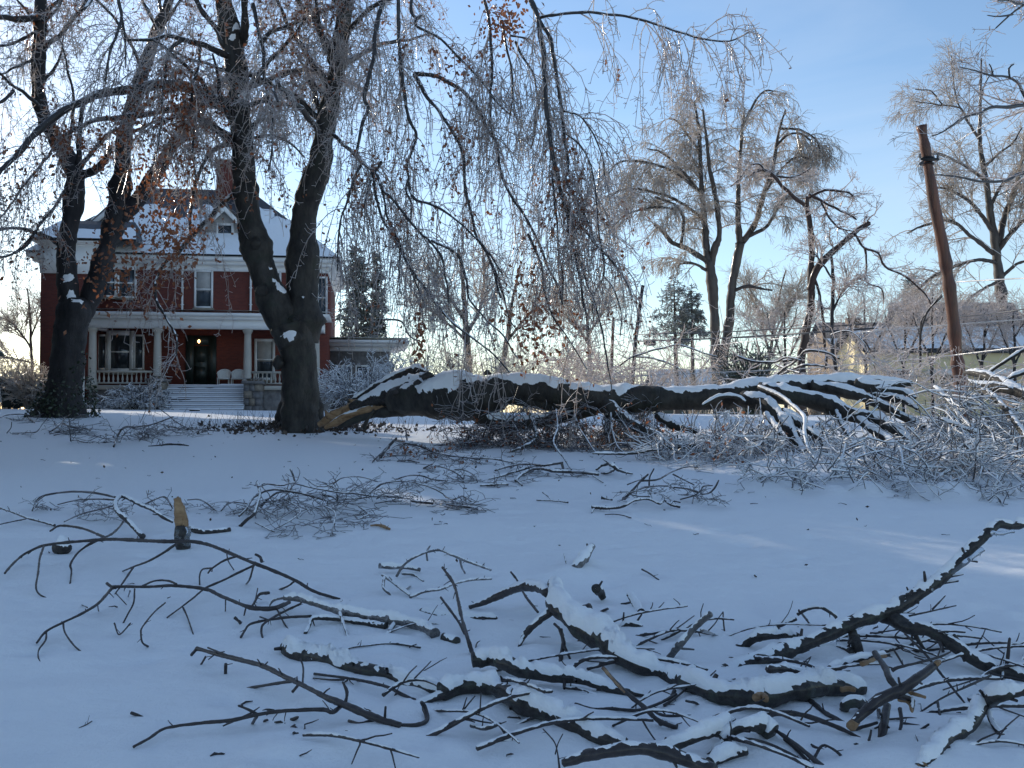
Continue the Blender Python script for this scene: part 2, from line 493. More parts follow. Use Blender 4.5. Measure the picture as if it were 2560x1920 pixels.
def make_materials():
    # snow
    m, n, l, b = mat('snow')
    b.inputs['Base Color'].default_value = (0.86, 0.88, 0.90, 1)
    b.inputs['Roughness'].default_value = 0.62
    b.inputs['Specular IOR Level'].default_value = 0.35
    tc = n.new('ShaderNodeTexCoord')
    a = n.new('ShaderNodeTexNoise'); a.inputs['Scale'].default_value = 9; a.inputs['Detail'].default_value = 10; a.inputs['Roughness'].default_value = 0.7
    l.new(tc.outputs['Object'], a.inputs['Vector'])
    bp = n.new('ShaderNodeBump'); bp.inputs['Strength'].default_value = 0.75; bp.inputs['Distance'].default_value = 0.03
    l.new(a.outputs['Fac'], bp.inputs['Height'])
    c = n.new('ShaderNodeTexNoise'); c.inputs['Scale'].default_value = 130; c.inputs['Detail'].default_value = 3
    l.new(tc.outputs['Object'], c.inputs['Vector'])
    bp2 = n.new('ShaderNodeBump'); bp2.inputs['Strength'].default_value = 0.45; bp2.inputs['Distance'].default_value = 0.006
    l.new(c.outputs['Fac'], bp2.inputs['Height']); l.new(bp.outputs[0], bp2.inputs['Normal']); l.new(bp2.outputs[0], b.inputs['Normal'])
    bark('bark_dark', (0.005, 0.0045, 0.005), (0.055, 0.046, 0.041), lichen=(0.06, 0.072, 0.052), bscale=50, bump=1.0, coat=0.35)
    bark('bark_stick', (0.014, 0.010, 0.011), (0.045, 0.035, 0.036), bscale=60, bump=0.7, coat=0.5)
    bark('bark_icy', (0.045, 0.042, 0.044), (0.17, 0.165, 0.17), lichen=(0.45, 0.46, 0.5), bscale=50, bump=0.8, coat=0.9)
    bark('bark_beech', (0.006, 0.005, 0.005), (0.058, 0.052, 0.043), lichen=(0.026, 0.03, 0.02), coat=0.06, bscale=10, bump=1.0, stretch=(1, 1, 0.4))
    bark('bark_oak', (0.008, 0.007, 0.008), (0.032, 0.028, 0.030), coat=0.06, bscale=9, bump=1.0, stretch=(1, 1, 0.3))
    bark('bark_limb', (0.011, 0.009, 0.009), (0.042, 0.036, 0.034), bscale=12, bump=0.7, coat=0.6)
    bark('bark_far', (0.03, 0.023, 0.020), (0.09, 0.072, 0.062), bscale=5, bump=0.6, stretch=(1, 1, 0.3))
    bark('bark_red', (0.02, 0.010, 0.008), (0.065, 0.032, 0.022), bscale=6, bump=0.8, stretch=(1, 1, 0.25))
    bark('pole_wood', (0.03, 0.011, 0.006), (0.17, 0.058, 0.027), bscale=8, bump=0.5, stretch=(1.5, 1.5, 0.12), coat=0.3)
    bark('torn_wood', (0.17, 0.088, 0.038), (0.48, 0.31, 0.165), bscale=22, bump=0.9, coat=0.1, stretch=(0.3, 1, 1))
    iced('twig_ice', (0.075, 0.057, 0.053), (0.44, 0.395, 0.385), 0.05, 0.7, trans=0.52, tint=(0.98, 0.89, 0.83))
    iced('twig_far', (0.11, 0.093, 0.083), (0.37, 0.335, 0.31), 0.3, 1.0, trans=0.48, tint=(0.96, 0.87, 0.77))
    iced('twig_snow', (0.03, 0.025, 0.026), (0.11, 0.10, 0.105), -0.15, 0.3, trans=0.06, coat=0.4)
    iced('twig_dark', (0.022, 0.017, 0.017), (0.07, 0.058, 0.058), 0.45, 1.1, trans=0.04, coat=0.7)
    iced('leaf_brown', (0.13, 0.045, 0.02), (0.30, 0.115, 0.055), 1.6, 2.2, trans=0.35, coat=0.6)
    for nd in M['leaf_brown'].node_tree.nodes:
        if nd.type == 'BSDF_TRANSLUCENT': nd.inputs['Color'].default_value = (0.38, 0.14, 0.055, 1)
    simple('leaf_dark', (0.045, 0.028, 0.018), 0.6, 0.5, 4.0, coat=0.3)
    simple('ivy_leaf', (0.03, 0.045, 0.022), 0.4, 0.4, 4.0, coat=0.4)
    iced('needle_green', (0.028, 0.045, 0.026), (0.07, 0.085, 0.06), 0.45, 1.2, trans=0.08, coat=0.5)
    iced('needle_frost', (0.07, 0.085, 0.05), (0.19, 0.2, 0.15), 0.2, 1.0, trans=0.2, coat=0.6)
    simple('white_paint', (0.72, 0.71, 0.69), 0.5, 0.06, 1.2)
    simple('cream_paint', (0.42, 0.39, 0.34), 0.6, 0.1, 1.5)
    simple('stone_grey', (0.16, 0.15, 0.145), 0.85, 0.35, 5.0, bump=0.5, bscale=14)
    simple('stone_sand', (0.24, 0.20, 0.155), 0.85, 0.3, 5.0, bump=0.5, bscale=14)
    simple('slate', (0.045, 0.047, 0.055), 0.7, 0.35, 6.0, bump=0.3, bscale=9)
    simple('door_dark', (0.018, 0.028, 0.026), 0.4, 0.2, 3.0)
    simple('dark_interior', (0.02, 0.018, 0.017), 0.8, 0.2, 3.0)
    simple('curtain', (0.42, 0.40, 0.38), 0.9, 0.15, 4.0)
    simple('wicker', (0.66, 0.65, 0.62), 0.6, 0.12, 30.0, bump=0.6, bscale=60)
    simple('metal_dark', (0.02, 0.02, 0.02), 0.45, 0.2, 8.0, metal=0.6)
    simple('bin_green', (0.012, 0.02, 0.016), 0.5, 0.2, 4.0)
    simple('car_paint', (0.55, 0.53, 0.50), 0.35, 0.05, 2.0, coat=0.7)
    simple('rubber', (0.015, 0.015, 0.016), 0.8, 0.2, 8.0)
    simple('yellow_wall', (0.74, 0.62, 0.36), 0.75, 0.08, 1.2)
    simple('brown_wall', (0.20, 0.14, 0.09), 0.8, 0.2, 1.5)
    simple('ice_wire', (0.45, 0.42, 0.38), 0.25, 0.2, 6.0, coat=1.0)
    simple('wire_dark', (0.03, 0.03, 0.034), 0.5, 0.2, 6.0, coat=0.4)
    simple('green_siding', (0.10, 0.11, 0.09), 0.8, 0.2, 1.5)
    # glass
    m, n, l, b = mat('window_glass')
    b.inputs['Base Color'].default_value = (0.03, 0.04, 0.05, 1)
    b.inputs['Roughness'].default_value = 0.06
    b.inputs['Specular IOR Level'].default_value = 0.9
    # clear ice in lumps
    m, n, l, b = mat('clear_ice')
    b.inputs['Base Color'].default_value = (0.80, 0.86, 0.92, 1)
    b.inputs['Roughness'].default_value = 0.08
    b.inputs['IOR'].default_value = 1.31
    b.inputs['Transmission Weight'].default_value = 0.9
    # brick: courses run along x+y, rise along z
    m, n, l, b = mat('brick')
    tc = n.new('ShaderNodeTexCoord'); sp = n.new('ShaderNodeSeparateXYZ'); l.new(tc.outputs['Object'], sp.inputs[0])
    ad = n.new('ShaderNodeMath'); l.new(sp.outputs['X'], ad.inputs[0]); l.new(sp.outputs['Y'], ad.inputs[1])
    cb = n.new('ShaderNodeCombineXYZ'); l.new(ad.outputs[0], cb.inputs['X']); l.new(sp.outputs['Z'], cb.inputs['Y'])
    br = n.new('ShaderNodeTexBrick')
    br.inputs['Scale'].default_value = 1.0
    br.inputs['Brick Width'].default_value = 0.215; br.inputs['Row Height'].default_value = 0.075
    br.inputs['Mortar Size'].default_value = 0.006
    br.inputs['Color1'].default_value = (0.175, 0.034, 0.020, 1); br.inputs['Color2'].default_value = (0.12, 0.024, 0.016, 1)
    br.inputs['Mortar'].default_value = (0.09, 0.05, 0.042, 1)
    l.new(cb.outputs[0], br.inputs['Vector'])
    nz = n.new('ShaderNodeTexNoise'); nz.inputs['Scale'].default_value = 0.8; nz.inputs['Detail'].default_value = 6
    l.new(tc.outputs['Object'], nz.inputs['Vector'])
    mr = n.new('ShaderNodeMapRange'); mr.inputs['To Min'].default_value = 0.7; mr.inputs['To Max'].default_value = 1.2
    l.new(nz.outputs['Fac'], mr.inputs['Value'])
    mx = n.new('ShaderNodeMix'); mx.data_type = 'RGBA'; mx.blend_type = 'MULTIPLY'; mx.inputs[0].default_value = 1
    l.new(br.outputs['Color'], mx.inputs[6]); l.new(mr.outputs[0], mx.inputs[7]); l.new(mx.outputs[2], b.inputs['Base Color'])
    b.inputs['Roughness'].default_value = 0.85
    bp = n.new('ShaderNodeBump'); bp.inputs['Strength'].default_value = 0.4; bp.inputs['Distance'].default_value = 0.01
    bp.invert = True
    l.new(br.outputs['Fac'], bp.inputs['Height']); l.new(bp.outputs[0], b.inputs['Normal'])
    # lit lantern bulb
    m, n, l, b = mat('lit_bulb')
    b.inputs['Base Color'].default_value = (1, 0.7, 0.35, 1)
    b.inputs['Emission Color'].default_value = (1, 0.55, 0.2, 1)
    b.inputs['Emission Strength'].default_value = 9.0
make_materials()

# ================================================================== GROUND
def axis_near(a, b, step, lo, hi, grow):
    v = list(np.arange(a, b, step))
    s, x = step, b
    while x < hi:
        v.append(x); s *= grow; x += s
    v.append(hi)
    s, x, left = step, a - step, []
    while x > lo:
        left.append(x); s *= grow; x -= s
    left.append(lo)
    return np.array(left[::-1] + v)

GX = axis_near(-4.2, 4.8, 0.06, -2600, 2600, 1.13)
GYY = axis_near(3.6, 11.0, 0.047, -300, 3000, 1.05)
XX, YY = np.meshgrid(GX, GYY)
ZZ = ground_z(XX, YY)
_near = np.clip(1.3 - YY / 26, 0, 1)
ZZ = ZZ + _near * (0.017 * noise2(XX * 2.6, YY * 3.4, 5) + 0.008 * noise2(XX * 7, YY * 9, 6) + 0.0035 * noise2(XX * 17, YY * 17, 8))
for _ in range(90):                      # dimples where lumps of ice fell
    bx, by = rng.uniform(-5, 6), rng.uniform(5, 15)
    bs = rng.uniform(0.04, 0.11)
    ZZ -= rng.uniform(0.012, 0.035) * np.exp(-((XX - bx) ** 2 + (YY - by) ** 2) / (2 * bs * bs))
for _ in range(200):
    bx, by = rng.uniform(-4, 4.5), rng.uniform(4.5, 11)
    bs = rng.uniform(0.03, 0.055)
    i0, i1 = np.searchsorted(GYY, [by - 0.25, by + 0.25]); j0, j1 = np.searchsorted(GX, [bx - 0.25, bx + 0.25])
    ZZ[i0:i1, j0:j1] -= rng.uniform(0.008, 0.03) * np.exp(-((XX[i0:i1, j0:j1] - bx) ** 2 + (YY[i0:i1, j0:j1] - by) ** 2) / (2 * bs * bs))
BUMPS = []                               # (x, y, height, spread): snow drifted against branches, filled in below

def ground_mesh():
    global ZZ
    if BUMPS:
        acc = np.zeros_like(ZZ)
        for x, y, h, s in BUMPS:
            i0, i1 = np.searchsorted(GYY, [y - 3 * s, y + 3 * s]); j0, j1 = np.searchsorted(GX, [x - 3 * s, x + 3 * s])
            if i1 > i0 and j1 > j0:
                sub = acc[i0:i1, j0:j1]
                np.maximum(sub, h * np.exp(-((XX[i0:i1, j0:j1] - x) ** 2 + (YY[i0:i1, j0:j1] - y) ** 2) / (2 * s * s)), out=sub)
        ZZ = ZZ + acc * (0.85 + 0.3 * noise2(XX * 4, YY * 4, 9))
    ny, nx = ZZ.shape
    g = Geo()
    i = (np.arange(ny - 1) * nx)[:, None]; j = np.arange(nx - 1)[None]
    F = np.stack([i + j, i + j + 1, i + nx + j + 1, i + nx + j], -1).reshape(-1, 4)
    g.add(np.stack([XX, YY, ZZ], -1), F)
    return g.build('snow_ground', 'snow', kind='structure', label='snow covered lawn rising gently to the brick house', cat='ground')

# ================================================================== BRICK HOUSE
HB = np.array([-16.5, 50.0, 1.6]); HYAW = R(8)
hc, hs = math.cos(HYAW), math.sin(HYAW)
def hx(ax, ly, c='A'):
    k = (src(c, ax, 0)[0] - 1280) / FPX
    return (k * (HB[1] + ly * hc) - HB[0] + ly * hs) / (hc - k * hs)
def hz(ax, ay, ly, c='A'):
    lx = hx(ax, ly, c)
    Y = HB[1] + lx * hs + ly * hc
    return (HORIZON - src(c, 0, ay)[1]) / FPX * Y
house = empty('brick_house', HB, HYAW, 'two storey red brick house with white porch and snowy roof', 'house')
WY = 2.6                                   # wall plane behind the porch
XL, XR = hx(232, WY), hx(1938, WY)
EAVE = hz(1280, 640, WY)
wall = box('wall', XL, XR, WY, WY + 11, -0.4, EAVE, 'brick', house)
# foundation
box('foundation', XL - 0.08, XR + 0.08, WY - 0.08, WY + 11.08, -0.6, 1.0, 'stone_grey', house)

def cornice(x0, x1, y0, y1, z0, z1, parent, out=0.55, name='cornice'):
    g = Geo()
    h = z1 - z0
    box_geo(g, x0 - 0.06, x1 + 0.06, y0 - 0.06, y1 + 0.06, z0, z0 + h * 0.45)
    box_geo(g, x0 - out * 0.6, x1 + out * 0.6, y0 - out * 0.6, y1 + out * 0.6, z0 + h * 0.45, z0 + h * 0.7)
    box_geo(g, x0 - out, x1 + out, y0 - out, y1 + out, z0 + h * 0.7, z1)
    return g.build(name, 'white_paint', parent, smooth=False)

cz0, cz1 = EAVE - 0.15, hz(1280, 575, WY)
cornice(XL, XR, WY, WY + 11, cz0, cz1, house)

def hip(x0, x1, y0, y1, z0, rx0, rx1, ry, z1):
    V = [(x0, y0, z0), (x1, y0, z0), (x1, y1, z0), (x0, y1, z0), (rx0, ry, z1), (rx1, ry, z1)]
    Q = [(0, 1, 5, 4), (2, 3, 4, 5)]; T = [(1, 2, 5), (3, 0, 4)]
    return V, Q, T

RZ = hz(1100, 165, WY + 5.5)
rx0, rx1 = hx(900, WY + 5.5), hx(1480, WY + 5.5)
V, Q, T = hip(XL - 0.6, XR + 0.6, WY - 0.6, WY + 11.6, cz1 + 0.003, rx0, rx1, WY + 5.5, RZ)
g = Geo(); g.add(V, Q); g.add(V, T)
roof = g.build('roof', 'slate', house, smooth=False)

def snow_sheet(name, A, B, C, Dd, parent, th, cov, nx=60, ny=24, seed=3, bias=None):
    """Snow lying on a sloping four-cornered face; bare slate shows where it slid off."""
    A, B, C, Dd = map(np.array, (A, B, C, Dd))
    u, w = np.meshgrid(np.linspace(0, 1, nx), np.linspace(0, 1, ny))
    P = (1 - w)[..., None] * ((1 - u)[..., None] * A + u[..., None] * B) + w[..., None] * ((1 - u)[..., None] * Dd + u[..., None] * C)
    nrm = np.cross(B - A, Dd - A); nrm = nrm / np.linalg.norm(nrm)
    if nrm[2] < 0: nrm = -nrm
    m = cov - (w if bias is None else bias(u, w)) + 0.35 * noise3(P * 0.7, seed) + 0.15 * noise3(P * 2.2, seed + 1)
    s = np.clip(m / 0.12, 0, 1)
    P = P + nrm * (th * s - 0.03 * (s <= 0))[..., None]
    i = (np.arange(ny - 1) * nx)[:, None]; j = np.arange(nx - 1)[None]
    F = np.stack([i + j, i + j + 1, i + nx + j + 1, i + nx + j], -1).reshape(-1, 4)
    F = F[(s.ravel()[F] > 0).any(1)]
    g = Geo(); g.add(P, F)
    return g.build(name, 'snow', parent)

snow_sheet('snow', V[0], V[1], V[5], V[4], roof, 0.10, 0.6, 90, 40)
snow_sheet('snow', V[1], V[2], (*V[5][:2], V[5][2]), V[5], roof, 0.09, 0.8, 40, 30, 7)
snow_sheet('snow', V[3], V[0], V[4], V[4], roof, 0.09, 0.8, 40, 30, 8)

# chimney
chx = hx(1340, WY + 5.0)
cht = hz(1310, 950, WY + 5.0, 'B')
g = Geo(); box_geo(g, chx - 0.6, chx + 0.6, WY + 4.6, WY + 5.5, RZ - 2.0, cht - 0.25)
box_geo(g, chx - 0.7, chx + 0.7, WY + 4.5, WY + 5.6, cht - 0.25, cht)
ch = g.build('chimney', 'brick', roof, smooth=False)
box('snow', chx - 0.66, chx + 0.66, WY + 4.54, WY + 5.56, cht + 0.003, cht + 0.08, 'snow', ch)

def window(parent, x0, x1, y, z0, z1, lights=1, rail=True, fr=0.11, name='window', curtain=False, sill=True):
    """Frame proud of the wall, panes set back inside it, sill below."""
    g = Geo()
    d0, d1 = y - 0.07, y + 0.05
    box_geo(g, x0 - fr, x0, d0, d1, z0 - fr, z1 + fr); box_geo(g, x1, x1 + fr, d0, d1, z0 - fr, z1 + fr)
    box_geo(g, x0, x1, d0, d1, z1, z1 + fr); box_geo(g, x0, x1, d0, d1, z0 - fr, z0)
    w = g.build(name, 'white_paint', parent, smooth=False)
    box('pane', x0, x1, y - 0.022, y - 0.012, z0, z1, 'window_glass', w)
    if rail:
        zm = (z0 + z1) / 2
        box('meeting_rail', x0, x1, y - 0.055, y - 0.026, zm - 0.035, zm + 0.035, 'white_paint', w)
    for i in range(1, lights):
        xm = x0 + (x1 - x0) * i / lights
        box('mullion', xm - 0.02, xm + 0.02, y - 0.05, y - 0.027, z0, z1, 'white_paint', w)
    if curtain:
        box('blind', x0 + 0.04, x1 - 0.04, y - 0.0225, y - 0.0222, z0 + (z1 - z0) * 0.45, z1, 'curtain', w)
    if sill:
        g = Geo(); box_geo(g, x0 - fr - 0.06, x1 + fr + 0.06, y - 0.16, y - 0.075, z0 - fr - 0.09, z0 - fr + 0.01)
        g.build('sill', 'stone_sand', w, smooth=False)
    return w

def hwin(a0, a1, b0, b1, ly, **k):
    return window(house, hx(a0, ly), hx(a1, ly), ly, hz((a0 + a1) / 2, b1, ly), hz((a0 + a1) / 2, b0, ly), **k)

hwin(1158, 1245, 662, 866, WY, curtain=True)           # upper storey
hwin(700, 790, 648, 806, WY)
hwin(590, 672, 645, 800, WY)
hwin(1568, 1650, 668, 880, WY)
hwin(1884, 1926, 700, 930, WY, fr=0.1)
hwin(655, 765, 1038, 1235, WY, fr=0.24)                # porch window with side lights
hwin(583, 622, 1044, 1232, WY, rail=False, fr=0.09)
hwin(800, 842, 1044, 1232, WY, rail=False, fr=0.09)
hwin(1522, 1612, 1075, 1290, WY, fr=0.14, curtain=True)
hwin(1700, 1790, 1080, 1290, WY, fr=0.14)

# front door in a dark panelled surround
dx0, dx1 = hx(1100, WY), hx(1280, WY)
PF = hz(1000, 1335, 0)                                   # porch floor height
dz1 = hz(1190, 1040, WY)
door = box('door', dx0 + 0.42, dx1 - 0.42, WY - 0.06, WY + 0.04, PF + 0.02, dz1 - 0.55, 'door_dark', house)
g = Geo()
for (a, b) in ((dx0, dx0 + 0.40), (dx1 - 0.40, dx1)):
    box_geo(g, a, b, WY - 0.10, WY + 0.03, PF + 0.02, dz1)
box_geo(g, dx0 + 0.40, dx1 - 0.40, WY - 0.10, WY + 0.03, dz1 - 0.5, dz1)
g.build('door_surround', 'door_dark', house, smooth=False)
for i in range(2):
    zz = PF + 0.3 + i * 1.0
    box('panel', dx0 + 0.55, dx1 - 0.55, WY - 0.085, WY - 0.062, zz, zz + 0.75, 'door_dark', door)
g = Geo(); g.tubes(np.array([[[dx0 + 0.5, WY - 0.14, PF + 1.05], [dx0 + 0.5, WY - 0.10, PF + 1.05], [dx0 + 0.5, WY - 0.06, PF + 1.05]]]), np.array([[0.035, 0.04, 0.02]]), 8)
g.build('handle', 'metal_dark', door)

# ---- porch
PX0, PX1 = hx(520, 0), hx(1905, 0)
box('porch_floor', PX0 - 0.1, PX1 + 0.1, 0.0, WY - 0.004, PF - 0.22, PF, 'cream_paint', house)
g = Geo()
nb = 22
for r in range(4):                                        # rough stone base under the porch floor
    pass
box('porch_base', PX0, PX1, 0.12, WY - 0.006, -0.5, PF - 0.222, 'stone_grey', house)
ENT0, ENT1 = hz(1000, 997, 0), hz(1000, 905, 0)
ent = Geo()
h = ENT1 - ENT0
box_geo(ent, PX0 - 0.05, PX1 + 0.05, -0.10, 0.32, ENT0, ENT0 + h * 0.6)
box_geo(ent, PX0 - 0.22, PX1 + 0.22, -0.28, 0.5, ENT0 + h * 0.6, ENT0 + h * 0.8)
box_geo(ent, PX0 - 0.38, PX1 + 0.38, -0.45, WY - 0.003, ENT0 + h * 0.8, ENT1)
box_geo(ent, PX0 - 0.05, PX0 + 0.3, 0.32, WY - 0.003, ENT0, ENT0 + h * 0.6)
box_geo(ent, PX1 - 0.3, PX1 + 0.05, 0.32, WY - 0.003, ENT0, ENT0 + h * 0.6)
ent = ent.build('entablature', 'white_paint', house, smooth=False)
box('porch_ceiling', PX0 + 0.3, PX1 - 0.3, 0.5, WY - 0.01, ENT0 + h * 0.6, ENT0 + h * 0.6 + 0.05, 'cream_paint', house)
snow_sheet('snow', (PX0 - 0.4, -0.46, ENT1 + 0.01), (PX1 + 0.4, -0.46, ENT1 + 0.01), (PX1 + 0.4, WY - 0.1, ENT1 + 0.25), (PX0 - 0.4, WY - 0.1, ENT1 + 0.25), ent, 0.12, 2.0, 60, 8)

def column(x, y, z0, z1, r):
    c = Geo()
    zs = np.array([0, 0.04, 0.05, 0.10, 0.12, 0.4, 0.85, 0.92, 0.93, 0.96, 0.965, 1.0]) * (z1 - z0) + z0
    rs = np.array([1.35, 1.35, 1.2, 1.2, 1.0, 1.0, 0.86, 0.84, 1.0, 1.15, 1.3, 1.3]) * r
    P = np.stack([np.full(12, x), np.full(12, y), zs], -1)
    c.tubes(P[None], rs[None], 20)
    return c.build('column', 'cream_paint', house)
colx = [hx(545, 0.1), hx(930, 0.1), hx(1465, 0.1), hx(1870, 0.1)]
for x in colx:
    column(x, 0.12, PF + 0.003, ENT0 - 0.002, 0.2)

bal_me = None
def balustrade(x0, x1):
    global bal_me
    zt = hz(700, 1247, 0)
    r_ = box('handrail', x0, x1, 0.03, 0.2, zt - 0.10, zt, 'cream_paint', house)
    box('bottom_rail', x0, x1, 0.05, 0.18, PF + 0.07, PF + 0.15, 'cream_paint', house)
    n_ = max(4, int((x1 - x0) / 0.21))
    if bal_me is None:
        c = Geo()
        hgt = zt - 0.10 - PF - 0.15
        zs = np.array([0, 0.08, 0.1, 0.3, 0.5, 0.7, 0.88, 0.92, 1.0]) * hgt
        rs = np.array([0.05, 0.05, 0.03, 0.058, 0.045, 0.026, 0.03, 0.05, 0.05])
        c.tubes(np.stack([zs * 0, zs * 0, zs], -1)[None], rs[None], 8)
        o = c.build('baluster', 'cream_paint', house); bal_me = o.data
        bpy.data.objects.remove(o, do_unlink=True)
    for i in range(n_):
        o = bpy.data.objects.new('baluster', bal_me); COL.objects.link(o); o.parent = house
        o.location = (x0 + (i + 0.5) * (x1 - x0) / n_, 0.115, PF + 0.15)
balustrade(colx[0] + 0.22, colx[1] - 0.22)
balustrade(colx[2] + 0.22, colx[3] - 0.22)

# steps with snow lying on every tread
SX0, SX1 = hx(968, -1.2), hx(1462, -1.2)
NS = 7
for i in range(NS):
    z1 = PF - 0.02 - i * (PF + 0.05) / NS
    y0 = -0.34 * (i + 1)
    st = box('step', SX0, SX1, y0, y0 + 0.345 if i else 0.1, -0.5, z1, 'stone_grey', house)
    snow_sheet('snow', (SX0 + 0.02, y0 - 0.05, z1 - 0.16), (SX1 - 0.02, y0 - 0.05, z1 - 0.16), (SX1 - 0.02, y0 + 0.32, z1 + 0.02), (SX0 + 0.02, y0 + 0.32, z1 + 0.02), st, 0.09, 1.25, 50, 6, 20 + i)

def pier(x0, x1, y0, y1, ztop):
    p_ = empty('stone_pier'); p_.parent = house
    courses = 5
    hh = (ztop - 0.14 + 0.4) / courses
    for c_ in range(courses):
        z = -0.4 + c_ * hh
        n_ = 2 if c_ % 2 else 3
        cuts = np.linspace(x0, x1, n_ + 1)
        for i in range(n_):
            j = random.uniform(-0.03, 0.03)
            box('stone_block', cuts[i] + 0.012, cuts[i + 1] - 0.012, y0 + j, y1, z + 0.01, z + hh - 0.012, 'stone_sand' if (c_ + i) % 3 == 0 else 'stone_grey', p_)
    box('core', x0 + 0.04, x1 - 0.04, y0 + 0.06, y1 - 0.02, -0.4, ztop - 0.15, 'stone_grey', p_)
    box('cap', x0 - 0.08, x1 + 0.08, y0 - 0.08, y1 + 0.05, ztop - 0.138, ztop, 'stone_grey', p_)
    g = Geo()
    limb(g, [(x0 - 0.03, (y0 + y1) / 2, ztop), ((x0 + x1) / 2, (y0 + y1) / 2, ztop + 0.02), (x1 + 0.03, (y0 + y1) / 2, ztop)], [0.09, 0.11, 0.09], 10, 0.06, 0.1)
    s_ = snow_sheet('snow', (x0 - 0.07, y0 - 0.07, ztop), (x1 + 0.07, y0 - 0.07, ztop), (x1 + 0.07, y1, ztop + 0.02), (x0 - 0.07, y1, ztop + 0.02), p_, 0.12, 2, 10, 8)
pt = hz(930, 1297, -1.2)
pier(hx(892, -1.2), hx(974, -1.2), -1.9, -0.02, pt)
pier(hx(1452, -1.2), hx(1552, -1.2), -1.9, -0.02, pt - 0.1)

# downpipes
for ax, b0, b1, ly in ((1075, 655, 905, WY - 0.08), (1481, 655, 905, WY - 0.08), (494, 1000, 1440, 0.05), (1536, 655, 905, WY - 0.08)):
    x = hx(ax, ly); zt, zb = hz(ax, b0, ly), hz(ax, b1, ly)
    g = Geo(); zz = np.linspace(zb, zt, 6)
    g.tubes(np.stack([np.full(6, x), np.full(6, ly - 0.02), zz], -1)[None], np.full((1, 6), 0.055), 8)
    for k_ in (1, 3):
        box_geo(g, x - 0.08, x + 0.08, ly - 0.06, ly + 0.07, zz[k_] - 0.025, zz[k_] + 0.025)
    g.build('downpipe', 'white_paint', house)

# left bay: projecting block, white frieze, its own low roof
bx0, bx1 = hx(236, 1.4), hx(545, 1.4)
bt = hz(300, 505, 1.4)
box('bay_wall', bx0, bx1, 1.4, WY + 3, -0.4, bt - 1.4, 'brick', house)
box('frieze', bx0 - 0.05, bx1 + 0.05, 1.34, WY + 3.05, bt - 1.398, bt, 'white_paint', house)
cornice(bx0, bx1, 1.4, WY + 3, bt, bt + 0.25, house, 0.4)
brz = hz(380, 372, WY + 1)
Vb, Qb, Tb = hip(bx0 - 0.45, bx1 + 2.2, 0.95, WY + 4, bt + 0.253, bx0 + 0.6, bx1 + 1.6, WY + 0.6, brz + 0.1)
g = Geo(); g.add(Vb, Qb); g.add(Vb, Tb)
br_ = g.build('bay_roof', 'slate', house, smooth=False)
snow_sheet('snow', Vb[0], Vb[1], Vb[5], Vb[4], br_, 0.12, 0.85, 40, 16, 50)

# dormers with gable fronts
def dormer(ac, aw, atop, abase, ly):
    xc = hx(ac, ly); hw = (hx(ac + aw, ly) - hx(ac - aw, ly)) / 2
    zt, zb = hz(ac, atop, ly), hz(ac, abase, ly)
    zm = zb + (zt - zb) * 0.52
    d = empty('dormer'); d.parent = house
    g = Geo()
    V = [(xc - hw, ly, zb), (xc + hw, ly, zb), (xc + hw, ly, zm), (xc, ly, zt - 0.05), (xc - hw, ly, zm)]
    V += [(x, ly + 4.5, z) for x, _, z in V]
    g.add(V, [(0, 1, 2, 4), (1, 6, 7, 2), (5, 0, 4, 9)]); g.add(V, [(4, 2, 3)])
    g.build('gable_wall', 'curtain', d, smooth=False)
    for s_ in (-1, 1):
        g = Geo()
        o1 = np.array([xc, 0, zt]); o2 = np.array([xc + s_ * (hw + 0.35), 0, zm - 0.3 * (zt - zm) / hw * 0.9])
        V = []
        for yy in (ly - 0.35, ly + 4.5):
            for q in (o1, o2):
                V += [(q[0], yy, q[2]), (q[0], yy, q[2] + 0.14)]
        g.add(V, [(0, 2, 3, 1), (4, 5, 7, 6), (1, 3, 7, 5), (0, 4, 6, 2), (2, 6, 7, 3), (0, 1, 5, 4)])
        rf = g.build('roof_slope', 'slate', d, smooth=False)
        g = Geo()
        V = []
        for yy in (ly - 0.42, ly - 0.352):
            for q in (o1, o2):
                V += [(q[0], yy, q[2] - 0.16), (q[0], yy, q[2] + 0.16)]
        g.add(V, [(0, 2, 3, 1), (4, 5, 7, 6), (1, 3, 7, 5), (0, 4, 6, 2), (2, 6, 7, 3)])
        g.build('bargeboard', 'white_paint', d, smooth=False)
        snow_sheet('snow', (o2[0], ly - 0.4, o2[2] + 0.15), (o2[0], ly + 3.8, o2[2] + 0.15), (o1[0], ly + 3.8, o1[2] + 0.15), (o1[0], ly - 0.4, o1[2] + 0.15), rf, 0.1, 1.1, 16, 14, 60)
    ww = hw * 0.33
    w_ = window(d, xc - ww, xc + ww, ly - 0.02, zb + 0.55, zm + 0.25, 1, True, 0.14, sill=False)
dormer(1325, 118, 288, 545, WY + 1.2)
dormer(640, 105, 300, 520, WY + 1.4)

